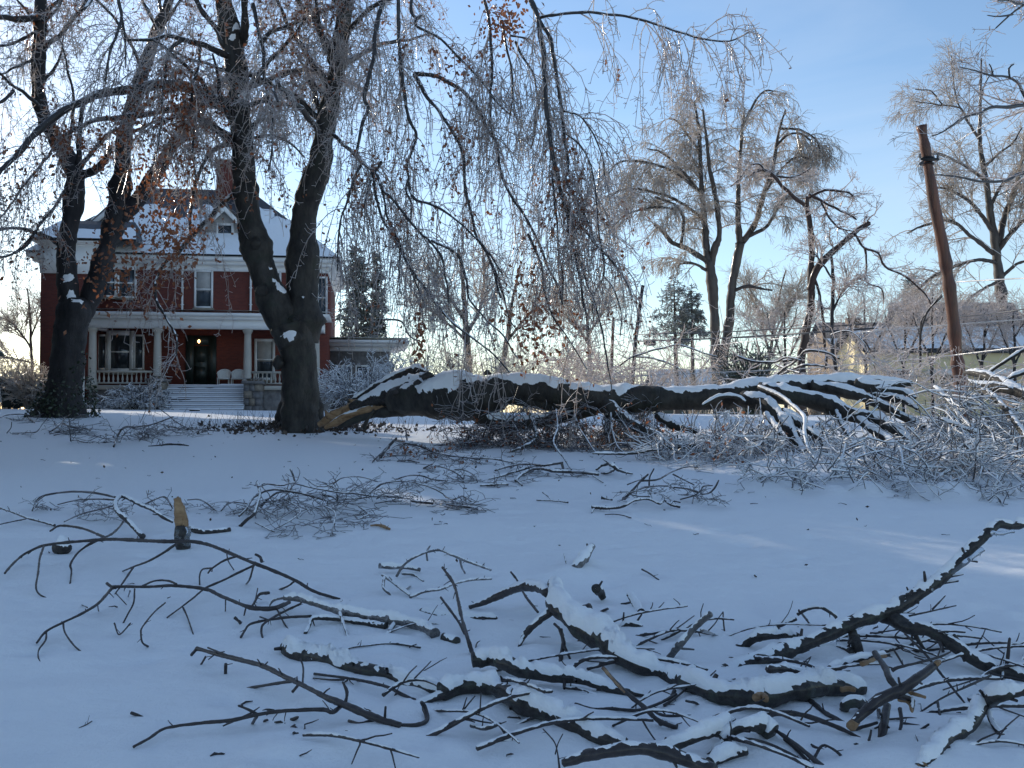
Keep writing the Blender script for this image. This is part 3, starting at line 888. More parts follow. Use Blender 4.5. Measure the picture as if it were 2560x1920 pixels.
# low wing at the right end with a broad white cornice
wx0 = XR + 0.002; wx1 = hx(530, 6.2, 'E')
wz0, wz1 = hz(400, 660, 6.2, 'E'), hz(400, 600, 6.2, 'E')
box('wing_wall', wx0, wx1, 6.2, 12, -0.4, wz0, 'stone_grey', house)
g = Geo()
hh = wz1 - wz0
box_geo(g, wx0, wx1 + 0.1, 6.1, 12.1, wz0 + 0.002, wz0 + hh * 0.5)
box_geo(g, wx0, wx1 + 0.7, 5.4, 12.7, wz0 + hh * 0.5, wz0 + hh * 0.75)
box_geo(g, wx0, wx1 + 1.1, 5.0, 13.1, wz0 + hh * 0.75, wz1)
wc = g.build('wing_cornice', 'white_paint', house, smooth=False)
snow_sheet('snow', (wx0, 4.98, wz1), (wx1 + 1.1, 4.98, wz1), (wx1 + 1.1, 13, wz1 + 0.1), (wx0, 13, wz1 + 0.1), wc, 0.14, 2, 30, 12, 70)
for (a, b) in ((0.12, 0.34), (0.45, 0.62), (0.72, 0.9)):
    window(house, wx0 + (wx1 - wx0) * a, wx0 + (wx1 - wx0) * b, 6.2, 0.9, 2.6, 2, True, 0.1)

def hworld(lx, ly, z):
    return np.array([HB[0] + lx * hc - ly * hs, HB[1] + lx * hs + ly * hc, HB[2] + z])

# lantern hanging in the porch, lit
lp = hworld(hx(1176, 1.2), 1.2, hz(1176, 1072, 1.2))
lan = empty('porch_lantern', lp, HYAW, 'small lit lantern hanging in the dark porch above the front door', 'lantern')
g = Geo(); g.tubes(np.array([[[0, 0, 0.16], [0, 0, 0.35], [0, 0, hz(1176, 1000, 1.2) - hz(1176, 1072, 1.2)]]]), np.full((1, 3), 0.012), 6); g.build('chain', 'metal_dark', lan)
g = Geo(); g.tubes(np.array([[[0, 0, 0.10], [0, 0, 0.13], [0, 0, 0.2]]]), np.array([[0.15, 0.14, 0.02]]), 8); g.build('lantern_cap', 'metal_dark', lan)
g = Geo(); g.tubes(np.array([[[0, 0, -0.10], [0, 0, -0.05], [0, 0, 0.02], [0, 0, 0.07]]]), np.array([[0.02, 0.06, 0.06, 0.02]]), 10); g.build('bulb', 'lit_bulb', lan)
for q in range(6):
    a = q * math.pi / 3
    g = Geo(); g.tubes(np.array([[[0.10 * math.cos(a), 0.10 * math.sin(a), -0.16], [0.13 * math.cos(a), 0.13 * math.sin(a), 0.1]]]), np.full((1, 2), 0.008), 4); g.build('cage_bar', 'metal_dark', lan)
pl = bpy.data.lights.new('lantern_light', 'POINT'); pl.energy = 2.5; pl.color = (1, 0.6, 0.28); pl.shadow_soft_size = 0.06
po = bpy.data.objects.new('lantern_light', pl); COL.objects.link(po); po.parent = lan; po.location = (0, -0.02, -0.2)

def wicker_chair(loc, label):
    c = empty('wicker_chair', loc, HYAW, label, 'chair', 'wicker chairs on the porch')
    g = Geo(); box_geo(g, -0.3, 0.3, -0.3, 0.3, 0.34, 0.42); g.build('seat', 'wicker', c)
    for sx in (-1, 1):
        for sy in (-1, 1):
            g = Geo(); g.tubes(np.array([[[sx * 0.27, sy * 0.27, 0.0], [sx * 0.27, sy * 0.27, 0.34]]]), np.full((1, 2), 0.025), 6); g.build('leg', 'wicker', c)
    a = np.linspace(math.pi * 0.02, math.pi * 0.98, 15)
    ring = np.stack([0.34 * np.cos(a), 0.05 + 0.28 * np.sin(a), 0.62 + 0.24 * np.sin(a)], -1)
    g = Geo(); g.tubes(ring[None], np.full((1, 15), 0.035), 8); g.build('back_rim', 'wicker', c)
    g = Geo()
    V = np.concatenate([np.stack([0.3 * np.cos(a), 0.04 + 0.25 * np.sin(a), np.full(15, 0.4)], -1), ring])
    F = [(i, i + 1, 16 + i, 15 + i) for i in range(14)]
    g.add(V, F); g.build('backrest', 'wicker', c)
    return c
cf = hz(1000, 1335, 0)
wicker_chair(hworld(hx(1325, 1.0), 1.0, PF), 'white wicker porch chair nearer the front door')
wicker_chair(hworld(hx(1408, 1.0), 1.0, PF), 'white wicker porch chair beside the column at the steps')

# ================================================================== STANDING TREES
def path(c, pts, d0, d1=None):
    """Traced outline to places: depth runs from d0 to d1 along the branch."""
    d1 = d0 if d1 is None else d1
    n = len(pts)
    return np.array([at(c, p[0], p[1], d0 + (d1 - d0) * i / max(1, n - 1)) for i, p in enumerate(pts)])

def radii(c, pts, w0, w1, d):
    return np.array([px(c, w, d) for w in np.linspace(w0, w1, len(pts))])

def traced(c, pts, w0, w1, d0, d1=None):
    return path(c, pts, d0, d1), radii(c, pts, w0, w1, (d0 + (d0 if d1 is None else d1)) / 2)

# ------------------------------------------------ the weeping beech
BD = 25.0
beech = empty('weeping_beech', on_ground('A', 1780, 1590) * [1, 1, 1], 0, 'large two-stemmed weeping beech standing before the porch, branches cased in ice', 'tree')
beech_loc = np.array(beech.location)
def local(P, o): return np.asarray(P) - o

def trunk_path(c_list, d, extra_top=None):
    P, W = [], []
    for c, u, v, hw in c_list:
        P.append(at(c, u, v, d)); W.append(px(c, hw, d))
    return np.array(P), np.array(W)

base_c = [('A', 1782, 1640, 150), ('A', 1780, 1590, 128), ('A', 1779, 1500, 114), ('A', 1778, 1350, 108), ('A', 1770, 1200, 110), ('A', 1752, 1080, 120), ('A', 1722, 980, 135)]
left_c = [('A', 1750, 1100, 90), ('A', 1680, 950, 95), ('A', 1625, 820, 88), ('A', 1575, 700, 80), ('A', 1525, 520, 80), ('A', 1478, 320, 72), ('A', 1455, 100, 66), ('B', 1447, 948, 62),
          ('B', 1440, 800, 60), ('B', 1418, 640, 64), ('B', 1420, 500, 60), ('B', 1392, 300, 62), ('B', 1362, 150, 56), ('B', 1325, 0, 44), ('B', 1290, -200, 38), ('B', 1270, -450, 30), ('B', 1290, -700, 18)]
right_c = [('A', 1785, 1080, 95), ('A', 1790, 900, 100), ('A', 1785, 740, 98), ('A', 1788, 600, 95), ('A', 1790, 450, 86), ('A', 1798, 300, 84), ('A', 1826, 200, 78), ('A', 1858, 100, 74), ('B', 1888, 948, 68),
           ('B', 1930, 700, 60), ('B', 1968, 500, 54), ('B', 2008, 300, 47), ('B', 2030, 100, 45), ('B', 2045, 0, 44), ('B', 2080, -250, 36), ('B', 2140, -550, 26), ('B', 2220, -800, 16)]
tr = Geo(); sn = Geo()
stems = []
for lst, kk, sd in ((base_c, 34, 1), (left_c, 28, 2), (right_c, 28, 3)):
    P, W = trunk_path(lst, BD)
    P[:, 1] += {1: 0.0, 2: -0.1, 3: 0.15}[sd]
    if sd > 1: stems.append((P, W))
    blobs = [(local(at('A', u, v, BD - 0.45), beech_loc), r_ * 0.8) for u, v, r_ in ((1645, 700, 0.22), (1680, 745, 0.28), (1740, 775, 0.26), (1800, 800, 0.22), (1850, 825, 0.16), (1585, 585, 0.2), (1600, 640, 0.2), (1700, 980, 0.24), (1718, 1060, 0.26), (1735, 1110, 0.16), (1545, 330, 0.2), (1530, 130, 0.2), (1880, 560, 0.14))] + [(local(at('B', 1480, 560, BD - 0.3), beech_loc), 0.3), (local(at('B', 1445, 190, BD - 0.3), beech_loc), 0.35)]
    limb(tr, local(P, beech_loc), W, kk, 0.075, 0.16, 2.2, snow=(sn, 0.03, 0.6, 0.7), seed=sd, snow_at=blobs)
# ridge flutes at the foot
for a in np.linspace(0, 2 * math.pi, 8)[:-1]:
    f0 = np.array([math.cos(a) * 0.85, math.sin(a) * 0.85, -0.15])
    limb(tr, [f0, f0 * [0.62, 0.62, 0] + [0, 0, 0.12], f0 * [0.45, 0.45, 0] + [0, 0, 0.6], f0 * [0.3, 0.3, 0] + [0, 0, 1.3]], [0.12, 0.2, 0.2, 0.1], 12, 0.08, 0.2, 3, seed=int(a * 10))
tr.build('trunk', 'bark_beech', beech)
# burrs on the stems
for c, u, v, r_ in (('A', 1420, 110, 34), ('A', 1405, 180, 26), ('A', 1520, 500, 40), ('A', 1565, 770, 38), ('A', 1750, 960, 26), ('A', 1650, 1200, 34)):
    g = Geo(); p = local(at(c, u, v, BD - 0.35), beech_loc); r_ = px(c, r_, BD)
    limb(g, [p + [0, 0, -r_], p + [0, -r_ * 0.5, 0], p + [0, 0, r_]], [r_ * 0.5, r_, r_ * 0.5], 12, r_ * 0.3, 0.5, 8)
    g.build('burr', 'bark_beech', beech)
# snow lodged in the crotch and down the front of the trunk
sn.build('trunk_snow', 'snow', beech, kind='stuff')

limbs = []
def L(c, pts, w0, w1, d0, d1): limbs.append(traced(c, pts, w0, w1, d0, d1))
# left stem
L('B', [(1360, 640), (1300, 605), (1250, 590), (1180, 545), (1060, 505), (960, 500), (850, 515), (700, 540), (600, 555), (500, 600), (400, 640), (300, 710), (200, 800), (100, 920), (0, 1010), (-100, 1120)], 38, 12, 25, 21)
L('B', [(1360, 660), (1290, 630), (1200, 620), (1000, 650), (850, 680), (700, 700), (600, 705), (500, 740), (380, 810), (300, 900)], 24, 8, 25, 23.5)
L('B', [(1385, 830), (1330, 800), (1250, 750), (1170, 700), (1110, 680), (1020, 690), (900, 760)], 30, 8, 25, 23)
L('B', [(1400, 360), (1340, 330), (1280, 300), (1200, 265), (1100, 240), (1000, 215), (900, 235), (760, 235)], 24, 7, 25, 22.5)
L('B', [(1070, 240), (1010, 290), (985, 400), (965, 560), (960, 700), (940, 850), (910, 980)], 11, 5, 23, 22)
L('B', [(1185, 270), (1175, 400), (1135, 520), (1150, 700), (1145, 900), (1160, 1060)], 9, 5, 23.6, 22.6)
L('A', [(1400, 190), (1345, 230), (1290, 280), (1230, 355), (1130, 455), (1060, 545), (980, 610), (930, 700), (930, 830), (990, 950), (1050, 1060), (1045, 1160)], 17, 4, 25, 21.5)
L('B', [(1370, 850), (1300, 870), (1240, 910), (1195, 985), (1160, 1090), (1130, 1250), (1120, 1420)], 18, 6, 25, 23)
L('B', [(1480, 625), (1550, 600), (1640, 610), (1800, 640)], 14, 8, 25, 25.5)
L('B', [(1480, 820), (1600, 800), (1720, 850), (1800, 930)], 10, 5, 25, 25.5)
L('B', [(1440, 260), (1455, 150), (1450, 0), (1470, -200)], 26, 18, 25, 24)
L('B', [(1500, 20), (1530, 180), (1560, 300), (1570, 480), (1610, 700), (1610, 900), (1590, 1010)], 12, 5, 24, 23)
L('B', [(1550, 260), (1600, 190), (1700, 160), (1850, 90), (1980, 40)], 15, 10, 24, 25)
L('B', [(700, 0), (720, 100), (690, 200), (650, 330), (620, 480)], 12, 5, 22, 21.5)
L('B', [(720, 100), (740, 230), (745, 400)], 9, 4, 22, 22)
# right stem and the long weepers
L('C', [(120, 330), (170, 190), (240, 110), (330, 30), (420, -10), (520, -60)], 16, 12, 25, 23)
L('C', [(375, 20), (350, 100), (325, 200), (320, 330), (295, 430), (265, 580), (290, 640), (255, 720), (230, 850), (215, 910)], 14, 9, 23.2, 22.2)
L('C', [(60, 790), (100, 820), (190, 900), (260, 970), (325, 1010), (360, 960)], 13, 8, 25, 22)
L('C', [(325, 1010), (350, 1060), (370, 1130), (450, 1200), (520, 1290), (580, 1370), (660, 1440), (720, 1530), (745, 1650), (760, 1800)], 10, 5, 22, 20.5)
L('C', [(320, 1010), (330, 1150), (370, 1290), (430, 1400), (480, 1500), (560, 1650), (610, 1790)], 9, 4, 22, 20.8)
L('C', [(310, 1020), (300, 1080), (265, 1200), (270, 1290)], 8, 4, 22, 21.4)
L('C', [(240, 975), (180, 1120), (130, 1290), (110, 1420), (105, 1600)], 8, 4, 22.2, 21.2)
L('C', [(370, 1130), (400, 1280), (470, 1440), (470, 1600), (480, 1740)], 7, 4, 21.8, 20.6)
L('C', [(465, -40), (465, 200), (480, 420), (500, 560), (530, 700), (570, 800), (540, 900), (515, 980), (525, 1060), (505, 1130), (540, 1200), (540, 1300)], 12, 5, 23, 22)
L('C', [(525, 1080), (560, 1180), (650, 1210), (750, 1260), (850, 1340), (920, 1410), (1000, 1500), (1080, 1620)], 9, 5, 22, 20.5)
L('C', [(545, -40), (540, 70), (580, 110), (600, 90), (570, 150), (700, 220), (800, 320), (880, 400), (950, 470), (1000, 540), (1060, 620), (1130, 680)], 10, 5, 23, 21.5)
L('C', [(560, 440), (680, 450), (780, 500), (860, 550), (940, 650), (990, 760), (1040, 840), (1060, 980), (1100, 1100), (1180, 1230), (1280, 1400), (1340, 1560), (1400, 1680), (1440, 1800)], 13, 6, 23, 20)
L('C', [(560, 440), (600, 510), (640, 580), (700, 650), (760, 740), (830, 870), (855, 980), (865, 1130), (900, 1280), (920, 1380), (980, 1480), (1040, 1640), (1070, 1760)], 12, 6, 23, 20.3)
L('C', [(1180, -180), (1250, 0), (1290, 100), (1305, 200), (1320, 300), (1330, 450), (1340, 600), (1355, 750), (1375, 900), (1410, 1050), (1430, 1150), (1460, 1250), (1480, 1400), (1520, 1560), (1545, 1680), (1570, 1830), (1590, 1950)], 17, 6, 21.5, 19.5)
L('C', [(1300, 120), (1360, 220), (1380, 320), (1400, 450), (1430, 620), (1445, 780), (1465, 920), (1470, 1010), (1455, 1070), (1510, 1160), (1560, 1260), (1600, 1350), (1640, 1450)], 12, 5, 21.3, 19.8)
L('C', [(1300, 110), (1400, 85), (1550, 75), (1750, 90), (1900, 115), (2050, 165), (2133, 190), (2240, 225), (2360, 245), (2440, 245), (2490, 222), (2540, 190)], 10, 3, 21.4, 18.5)
L('C', [(1440, 1200), (1540, 1330), (1620, 1430), (1700, 1520), (1800, 1650), (1850, 1760)], 10, 5, 20.3, 19)
L('C', [(1370, 1030), (1385, 1150), (1400, 1300), (1415, 1500), (1440, 1650), (1430, 1800)], 8, 4, 20.6, 19.8)
L('C', [(960, -60), (1000, 100), (1010, 250), (1020, 400), (1010, 600), (1015, 750), (1035, 830)], 10, 6, 22, 21.3)
L('C', [(1080, 120), (1100, 250), (1130, 400), (1140, 600), (1120, 720)], 8, 4, 22, 21.4)
L('C', [(1130, 210), (1230, 225), (1290, 270)], 6, 3, 22, 21.4)
L('C', [(1160, 250), (1190, 320), (1260, 430), (1280, 520), (1290, 660), (1270, 800), (1250, 880)], 8, 4, 22, 21.4)
L('C', [(1440, 660), (1530, 680), (1600, 760), (1650, 860), (1680, 950), (1690, 1050), (1720, 1180)], 6, 3, 20.8, 19.8)
L('C', [(1450, 790), (1530, 850), (1590, 940), (1620, 1050), (1640, 1200), (1660, 1400), (1690, 1560)], 6, 3, 20.6, 19.4)
L('E', [(560, -40), (620, 100), (700, 230), (780, 340), (860, 440), (960, 540), (1050, 600), (1150, 680), (1240, 780)], 10, 4, 21.5, 19.5)
L('E', [(780, 0), (930, 90), (980, 220), (1000, 340), (1080, 450), (1200, 560), (1290, 700)], 9, 4, 21, 19.8)
L('E', [(1060, 0), (1130, 130), (1200, 300), (1240, 470), (1290, 540)], 8, 3, 21, 20)
L('E', [(1350, -30), (1420, 120), (1450, 300), (1500, 450), (1600, 600), (1700, 760)], 8, 3, 20.6, 19.4)
L('E', [(1640, 60), (1700, 250), (1760, 420), (1800, 600), (1830, 760), (1850, 900)], 8, 3, 20.2, 19)
L('E', [(1780, 0), (1800, 210), (1740, 330), (1740, 480)], 6, 3, 20, 19.4)
L('E', [(1800, 210), (1860, 290), (1900, 420), (1900, 560)], 6, 3, 20, 19)
L('E', [(470, 470), (600, 480), (640, 560), (700, 600)], 6, 3, 22, 21.6)
# thick masses above the frame that carry the weepers
L('B', [(1300, -100), (1050, -180), (800, -160), (600, -60), (500, 60)], 24, 8, 25, 21)
L('B', [(2060, -100), (2250, -300), (2600, -420), (3000, -420), (3150, -300)], 28, 12, 25, 21.6)
L('B', [(2050, 0), (2280, -130), (2450, -120), (2560, -40)], 22, 10, 25, 23)
L('B', [(2070, -200), (2400, -420), (2800, -480)], 20, 10, 25, 23)
trunk_limbs = len(limbs)

# limbs nobody traced, sprouting all round the two stems
SP, SR = uniform_lines(stems, 18)
xp, xr = spawn(SP, SR, 30, (2.5, 5.5), (55, 95), -0.05, 0.09, 12, 0.085, 0.25, 0.38, 1.0, 0.35, 0.5, 1.0)
for i in range(len(xp)): limbs.append((xp[i], xr[i]))
# keep the sky clear at the right of the crown
for i, (P, W) in enumerate(limbs):
    if i < 14 or i >= trunk_limbs:
        k_, st_ = 10, 0.10
    else:
        k_, st_ = 8, 0.10
    g = Geo(); s_ = Geo()
    jit = 0.02 if i < trunk_limbs else 0.05
    limb(g, local(P, beech_loc), W, k_, st_, 0.12, 7, jit, snow=(s_, 0.012, 0.55, 0.6), seed=100 + i)
    o = g.build('limb', 'bark_limb', beech)
    if s_.v: s_.build('snow', 'snow', o)

def weeping_twigs(limbs_, n1, n2, n3, len1, len2, r1, droop=-0.16, zmin=None):
    LP, LR = uniform_lines(limbs_, 16)
    a, ar = spawn(LP, LR, n1, len1, (25, 90), droop, 0.10, 10, r1, 0.45, 0.1, 1.0, -0.1, 0.8)
    if zmin is not None:
        kp = (a[:, -1, 2] > zmin) | (rng.uniform(size=len(a)) < 0.16)
        a, ar = a[kp], ar[kp]
    b, br2 = spawn(np.concatenate([a]), np.concatenate([ar]), n2, len2, (20, 60), droop * 0.9, 0.13, 6, r1 * 0.75, 0.55, 0.1, 1.0, 0.0, 0.9)
    allp = [(a, ar), (b, br2)]
    # spurs: short, crooked, curling up at the tip
    c1, cr1 = spawn(a, ar, n3 // 2, (0.10, 0.30), (30, 80), 0.3, 0.26, 3, r1 * 0.62, 0.6, 0.1, 1.0, 0.0, 1.0)
    c2, cr2 = spawn(b, br2, n3 // 2, (0.08, 0.26), (30, 80), 0.3, 0.26, 3, r1 * 0.62, 0.6, 0.05, 1.0, 0.0, 1.0)
    allp += [(c1, cr1), (c2, cr2)]
    return allp

def bake(allp, loc, name, material, parent, ks=(4, 3, 3, 3), rmin=0.004, **kw):
    g = Geo()
    for (p, r_), k in zip(allp, ks):
        g.tubes(local(p, loc), np.maximum(r_, rmin), k)
    return g.build(name, material, parent, kind='stuff', **kw)

right_limbs = limbs[15:trunk_limbs - 4]
left_limbs = limbs[:15] + limbs[trunk_limbs:]
tw = weeping_twigs(right_limbs, 720, 2050, 11500, (0.9, 3.0), (0.4, 1.1), 0.011, -0.34, 2.9)
bake(tw, beech_loc, 'hanging_twigs', 'twig_ice', beech, rmin=0.0062)
tw2 = weeping_twigs(left_limbs, 860, 2900, 16000, (0.7, 2.4), (0.3, 1.0), 0.011, -0.24)
bake(tw2, beech_loc, 'crown_twigs', 'twig_ice', beech, rmin=0.0062)
# brown leaves still hanging in clumps
def hang_leaves(sets, count, size, clump=0.55, freq=0.9, seed=70):
    pts = np.concatenate([s.reshape(-1, 3) for s in sets])
    m = noise3(pts * freq, seed)
    pts = pts[m > clump]
    if not len(pts): return np.zeros((0, 3))
    pts = pts[rng.integers(0, len(pts), count)]
    return pts + rng.normal(size=pts.shape) * 0.05
g = Geo()
leaf_quads(g, local(hang_leaves([tw[1][0], tw[0][0]], 1100, 0.1, 0.3), beech_loc), 0.11)
leaf_quads(g, local(hang_leaves([tw2[1][0], tw2[0][0]], 2600, 0.1, 0.2), beech_loc), 0.115)
# the rusty drifts over the roof and at the top of the weepers
for c, u, v, su, sv, n_, d in (('B', 1100, 620, 90, 160, 420, 23), ('B', 1000, 1180, 150, 200, 620, 22.5), ('B', 780, 760, 150, 120, 260, 22.6), ('B', 350, 800, 60, 50, 90, 23), ('C', 1080, 120, 70, 90, 300, 21.8), ('E', 1400, 560, 90, 110, 160, 20), ('E', 715, 560, 16, 90, 60, 20.8), ('E', 1350, 250, 60, 120, 90, 20), ('C', 820, 420, 120, 90, 130, 21.8), ('A', 700, 640, 120, 140, 300, 22), ('A', 1010, 480, 90, 90, 260, 22)):
    q = np.array([at(c, u + random.gauss(0, su), v + random.gauss(0, sv), d + random.gauss(0, 0.6)) for _ in range(n_)])
    leaf_quads(g, local(q, beech_loc), 0.115)
g.build('brown_leaves', 'leaf_brown', beech, smooth=False, kind='stuff')

# ------------------------------------------------ the forked tree in front of the house's left end
OD = 31.0
oak_loc = on_ground('A', 360, 1520)
oak_loc = at('A', 360, 1515, OD)
oak = empty('forked_tree', oak_loc, 0, 'dark forked tree with ivy at its foot in front of the house end', 'tree')
tr = Geo(); sn = Geo(); ostems = []
o_base = [('A', 362, 1560, 150), ('A', 362, 1500, 122), ('A', 375, 1400, 104), ('A', 398, 1200, 94), ('A', 422, 1000, 88), ('A', 440, 880, 84), ('A', 440, 820, 66)]
o_left = [('A', 436, 960, 64), ('A', 415, 800, 58), ('A', 400, 600, 53), ('A', 410, 450, 52), ('A', 438, 300, 54), ('A', 452, 150, 52), ('B', 450, 1030, 52), ('B', 390, 900, 46), ('B', 330, 810, 45), ('B', 270, 700, 42), ('B', 240, 600, 40),
          ('B', 235, 450, 40), ('B', 240, 300, 39), ('B', 246, 150, 37), ('B', 252, 0, 35), ('B', 262, -250, 28), ('B', 255, -550, 16)]
o_right = [('A', 450, 960, 60), ('A', 510, 830, 62), ('A', 560, 690, 60), ('A', 610, 530, 58), ('A', 655, 370, 58), ('A', 690, 200, 57), ('A', 708, 60, 56), ('B', 706, 920, 52), ('B', 735, 720, 44), ('B', 780, 580, 40), ('B', 835, 400, 36), ('B', 880, 260, 32), ('B', 925, 130, 28), ('B', 980, 0, 24), ('B', 1050, -250, 18)]
o_mid = [('A', 700, 330, 44), ('B', 800, 1170, 42), ('B', 860, 1080, 40), ('B', 930, 970, 37), ('B', 1000, 850, 34), ('B', 1080, 760, 31), ('B', 1150, 660, 28), ('B', 1240, 530, 24), ('B', 1320, 450, 20), ('B', 1420, 250, 15)]
for lst, kk, sd, dd in ((o_base, 30, 4, 0), (o_left, 24, 5, -0.1), (o_right, 22, 6, 0.25), (o_mid, 18, 7, 0.3)):
    P, W = trunk_path(lst, OD); P[:, 1] += dd
    if sd > 4: ostems.append((P, W))
    blobs = [(local(at('A', u, v, OD - 0.4), oak_loc), r_ * 0.8) for u, v, r_ in ((412, 640, 0.3), (420, 720, 0.36), (430, 790, 0.42), (442, 850, 0.4), (440, 900, 0.25), (480, 830, 0.25))]
    limb(tr, local(P, oak_loc), W, kk, 0.085, 0.14, 3.0, snow=(sn, 0.03, 0.65, 0.6), seed=sd, snow_at=blobs)
tr.build('trunk', 'bark_oak', oak)
sn.build('trunk_snow', 'snow', oak, kind='stuff')
olimbs = []
def OL(c, pts, w0, w1, d0, d1): olimbs.append(traced(c, pts, w0, w1, d0, d1))
OL('B', [(450, 985), (465, 960), (470, 850), (475, 720), (500, 600)], 20, 10, 31, 30)
OL('B', [(470, 1040), (510, 1030), (570, 1000), (630, 940), (655, 870)], 30, 14, 31, 30.5)
OL('B', [(470, 1000), (560, 880), (650, 790), (720, 750), (820, 720)], 15, 7, 31, 30)
OL('B', [(240, 90), (215, 100), (130, 112), (60, 112), (0, 98), (-80, 80)], 22, 14, 31, 29)
OL('B', [(245, 180), (200, 130), (150, 60), (100, 0)], 10, 6, 31, 30)
OL('B', [(255, 185), (200, 200), (130, 235), (60, 262), (0, 275), (-60, 300)], 11, 7, 31, 29)
OL('B', [(250, 300), (290, 255), (350, 210), (400, 150), (470, 70), (510, 0), (560, -90)], 15, 8, 31, 30)
OL('B', [(225, 345), (190, 355), (100, 390), (40, 430), (0, 440)], 11, 5, 31, 29.5)
OL('B', [(80, 535), (30, 590), (-20, 620)], 11, 8, 29, 28.6)
OL('A', [(365, 510), (330, 490), (290, 460), (200, 430), (100, 405), (0, 410), (-60, 440)], 15, 6, 31, 29)
OL('A', [(200, 435), (120, 530), (40, 570), (0, 575)], 8, 5, 30, 29)
OL('B', [(395, 1110), (330, 1220), (260, 1300), (200, 1400), (130, 1480), (0, 1530)], 10, 4, 30.6, 28.5)
OL('B', [(300, 905), (250, 970), (180, 1050), (90, 1180), (0, 1300)], 10, 4, 30.6, 28.5)
OL('B', [(880, 260), (920, 200), (980, 120), (1040, 40), (1100, -60)], 13, 7, 31, 30)
SP, SR = uniform_lines(ostems, 18)
xp, xr = spawn(SP, SR, 22, (2.0, 4.5), (40, 85), -0.03, 0.1, 11, 0.07, 0.25, 0.35, 1.0, 0.3, 0.5, 1.0)
for i in range(len(xp)): olimbs.append((xp[i], xr[i]))
for i, (P, W) in enumerate(olimbs):
    g = Geo(); s_ = Geo()
    limb(g, local(P, oak_loc), W, 8, 0.12, 0.12, 6, 0.03, snow=(s_, 0.012, 0.55, 0.6), seed=200 + i)
    o = g.build('limb', 'bark_limb', oak)
    if s_.v: s_.build('snow', 'snow', o)
tw3 = weeping_twigs(olimbs, 400, 1500, 7000, (0.6, 2.0), (0.3, 0.9), 0.012, -0.16)
bake(tw3, oak_loc, 'crown_twigs', 'twig_ice', oak, rmin=0.0072)
g = Geo()
leaf_quads(g, local(hang_leaves([tw3[1][0], tw3[0][0]], 1200, 0.1, 0.12), oak_loc), 0.12)
q = np.array([at('B', 20 + random.gauss(0, 40), 1170 + random.gauss(0, 60), 28.5 + random.gauss(0, 0.4)) for _ in range(120)])
leaf_quads(g, local(q, oak_loc), 0.10)
g.build('brown_leaves', 'leaf_brown', oak, smooth=False, kind='stuff')
g = Geo()
q = []
for _ in range(900):
    a = random.uniform(0, 2 * math.pi); z = abs(random.gauss(0, 0.55)) - 0.1
    side = 1.0 + 0.8 * max(0, math.cos(a))
    rr = 0.62 + max(0, 0.35 - z * 0.35) + random.uniform(-0.05, 0.12)
    q.append((rr * math.cos(a) + 0.05 + z * 0.1, rr * math.sin(a), z * side))
leaf_quads(g, np.array(q), 0.12, 0.3)
g.build('ivy', 'ivy_leaf', oak, smooth=False, kind='stuff')

# ------------------------------------------------ trees further off
def far_tree(name, label, c, lines, d, bark_m, twig_m, n, lens, r, grav, group=None, snow_th=0.0, wob=0.14, spread=(25, 70), leaves=None, split=0.5, up0=0.15, ks=(4, 3, 3), trunk_first=1):
    """Traced trunk and boughs at distance d, crown grown on them in three orders of branching."""
    tl = [traced(c2, pts, w0, w1, d + o0, d + o1) for (c2, pts, w0, w1, o0, o1) in lines]
    b0 = tl[0][0][0]
    loc = np.array([b0[0], b0[1], float(ground_z(b0[0], b0[1]))])
    t = empty(name, loc, 0, label, 'tree', group)
    P0, W0 = tl[0]
    if P0[0][2] > loc[2]:
        tl[0] = (np.concatenate([[[P0[0][0], P0[0][1], loc[2] - 0.3]], P0]), np.concatenate([[W0[0] * 1.25], W0]))
    for i, (P, W) in enumerate(tl):
        g = Geo(); s_ = Geo()
        limb(g, local(P, loc), W, 12 if i < 3 else 8, max(0.18, float(np.mean(W)) * 0.9), 0.12, 2.5, 0.04, snow=(s_, snow_th, 0.5, 0.6) if snow_th else None, seed=300 + i)
        o = g.build('trunk' if i < trunk_first else 'bough', bark_m, t)
        if snow_th and s_.v: s_.build('snow', 'snow', o)
    LP, LR = uniform_lines(tl[trunk_first if len(tl) > trunk_first else 0:] + tl[:1] * 0, 14)
    a, ar = spawn(LP, LR, n[0], lens[0], spread, grav * 0.5, wob * 0.7, 7, r * 3.5, 0.35, 0.2, 1.0, up0, 0.6)
    b, b2 = spawn(np.concatenate([a]), np.concatenate([ar]), n[1], lens[1], spread, grav, wob, 5, r * 1.8, 0.5, 0.15, 1.0, 0.05, 0.75)
    e, er = spawn(np.concatenate([b]), np.concatenate([b2]), n[2], lens[2], (20, 75), grav * 1.4, wob, 3, r, 0.7, 0.1, 1.0, 0.0, 0.9)
    g = Geo()
    for (p, rr), k in zip(((a, ar), (b, b2), (e, er)), ks):
        g.tubes(local(p, loc), np.maximum(rr, r * 0.75), k)
    g.build('crown', twig_m, t, kind='stuff')
    return t

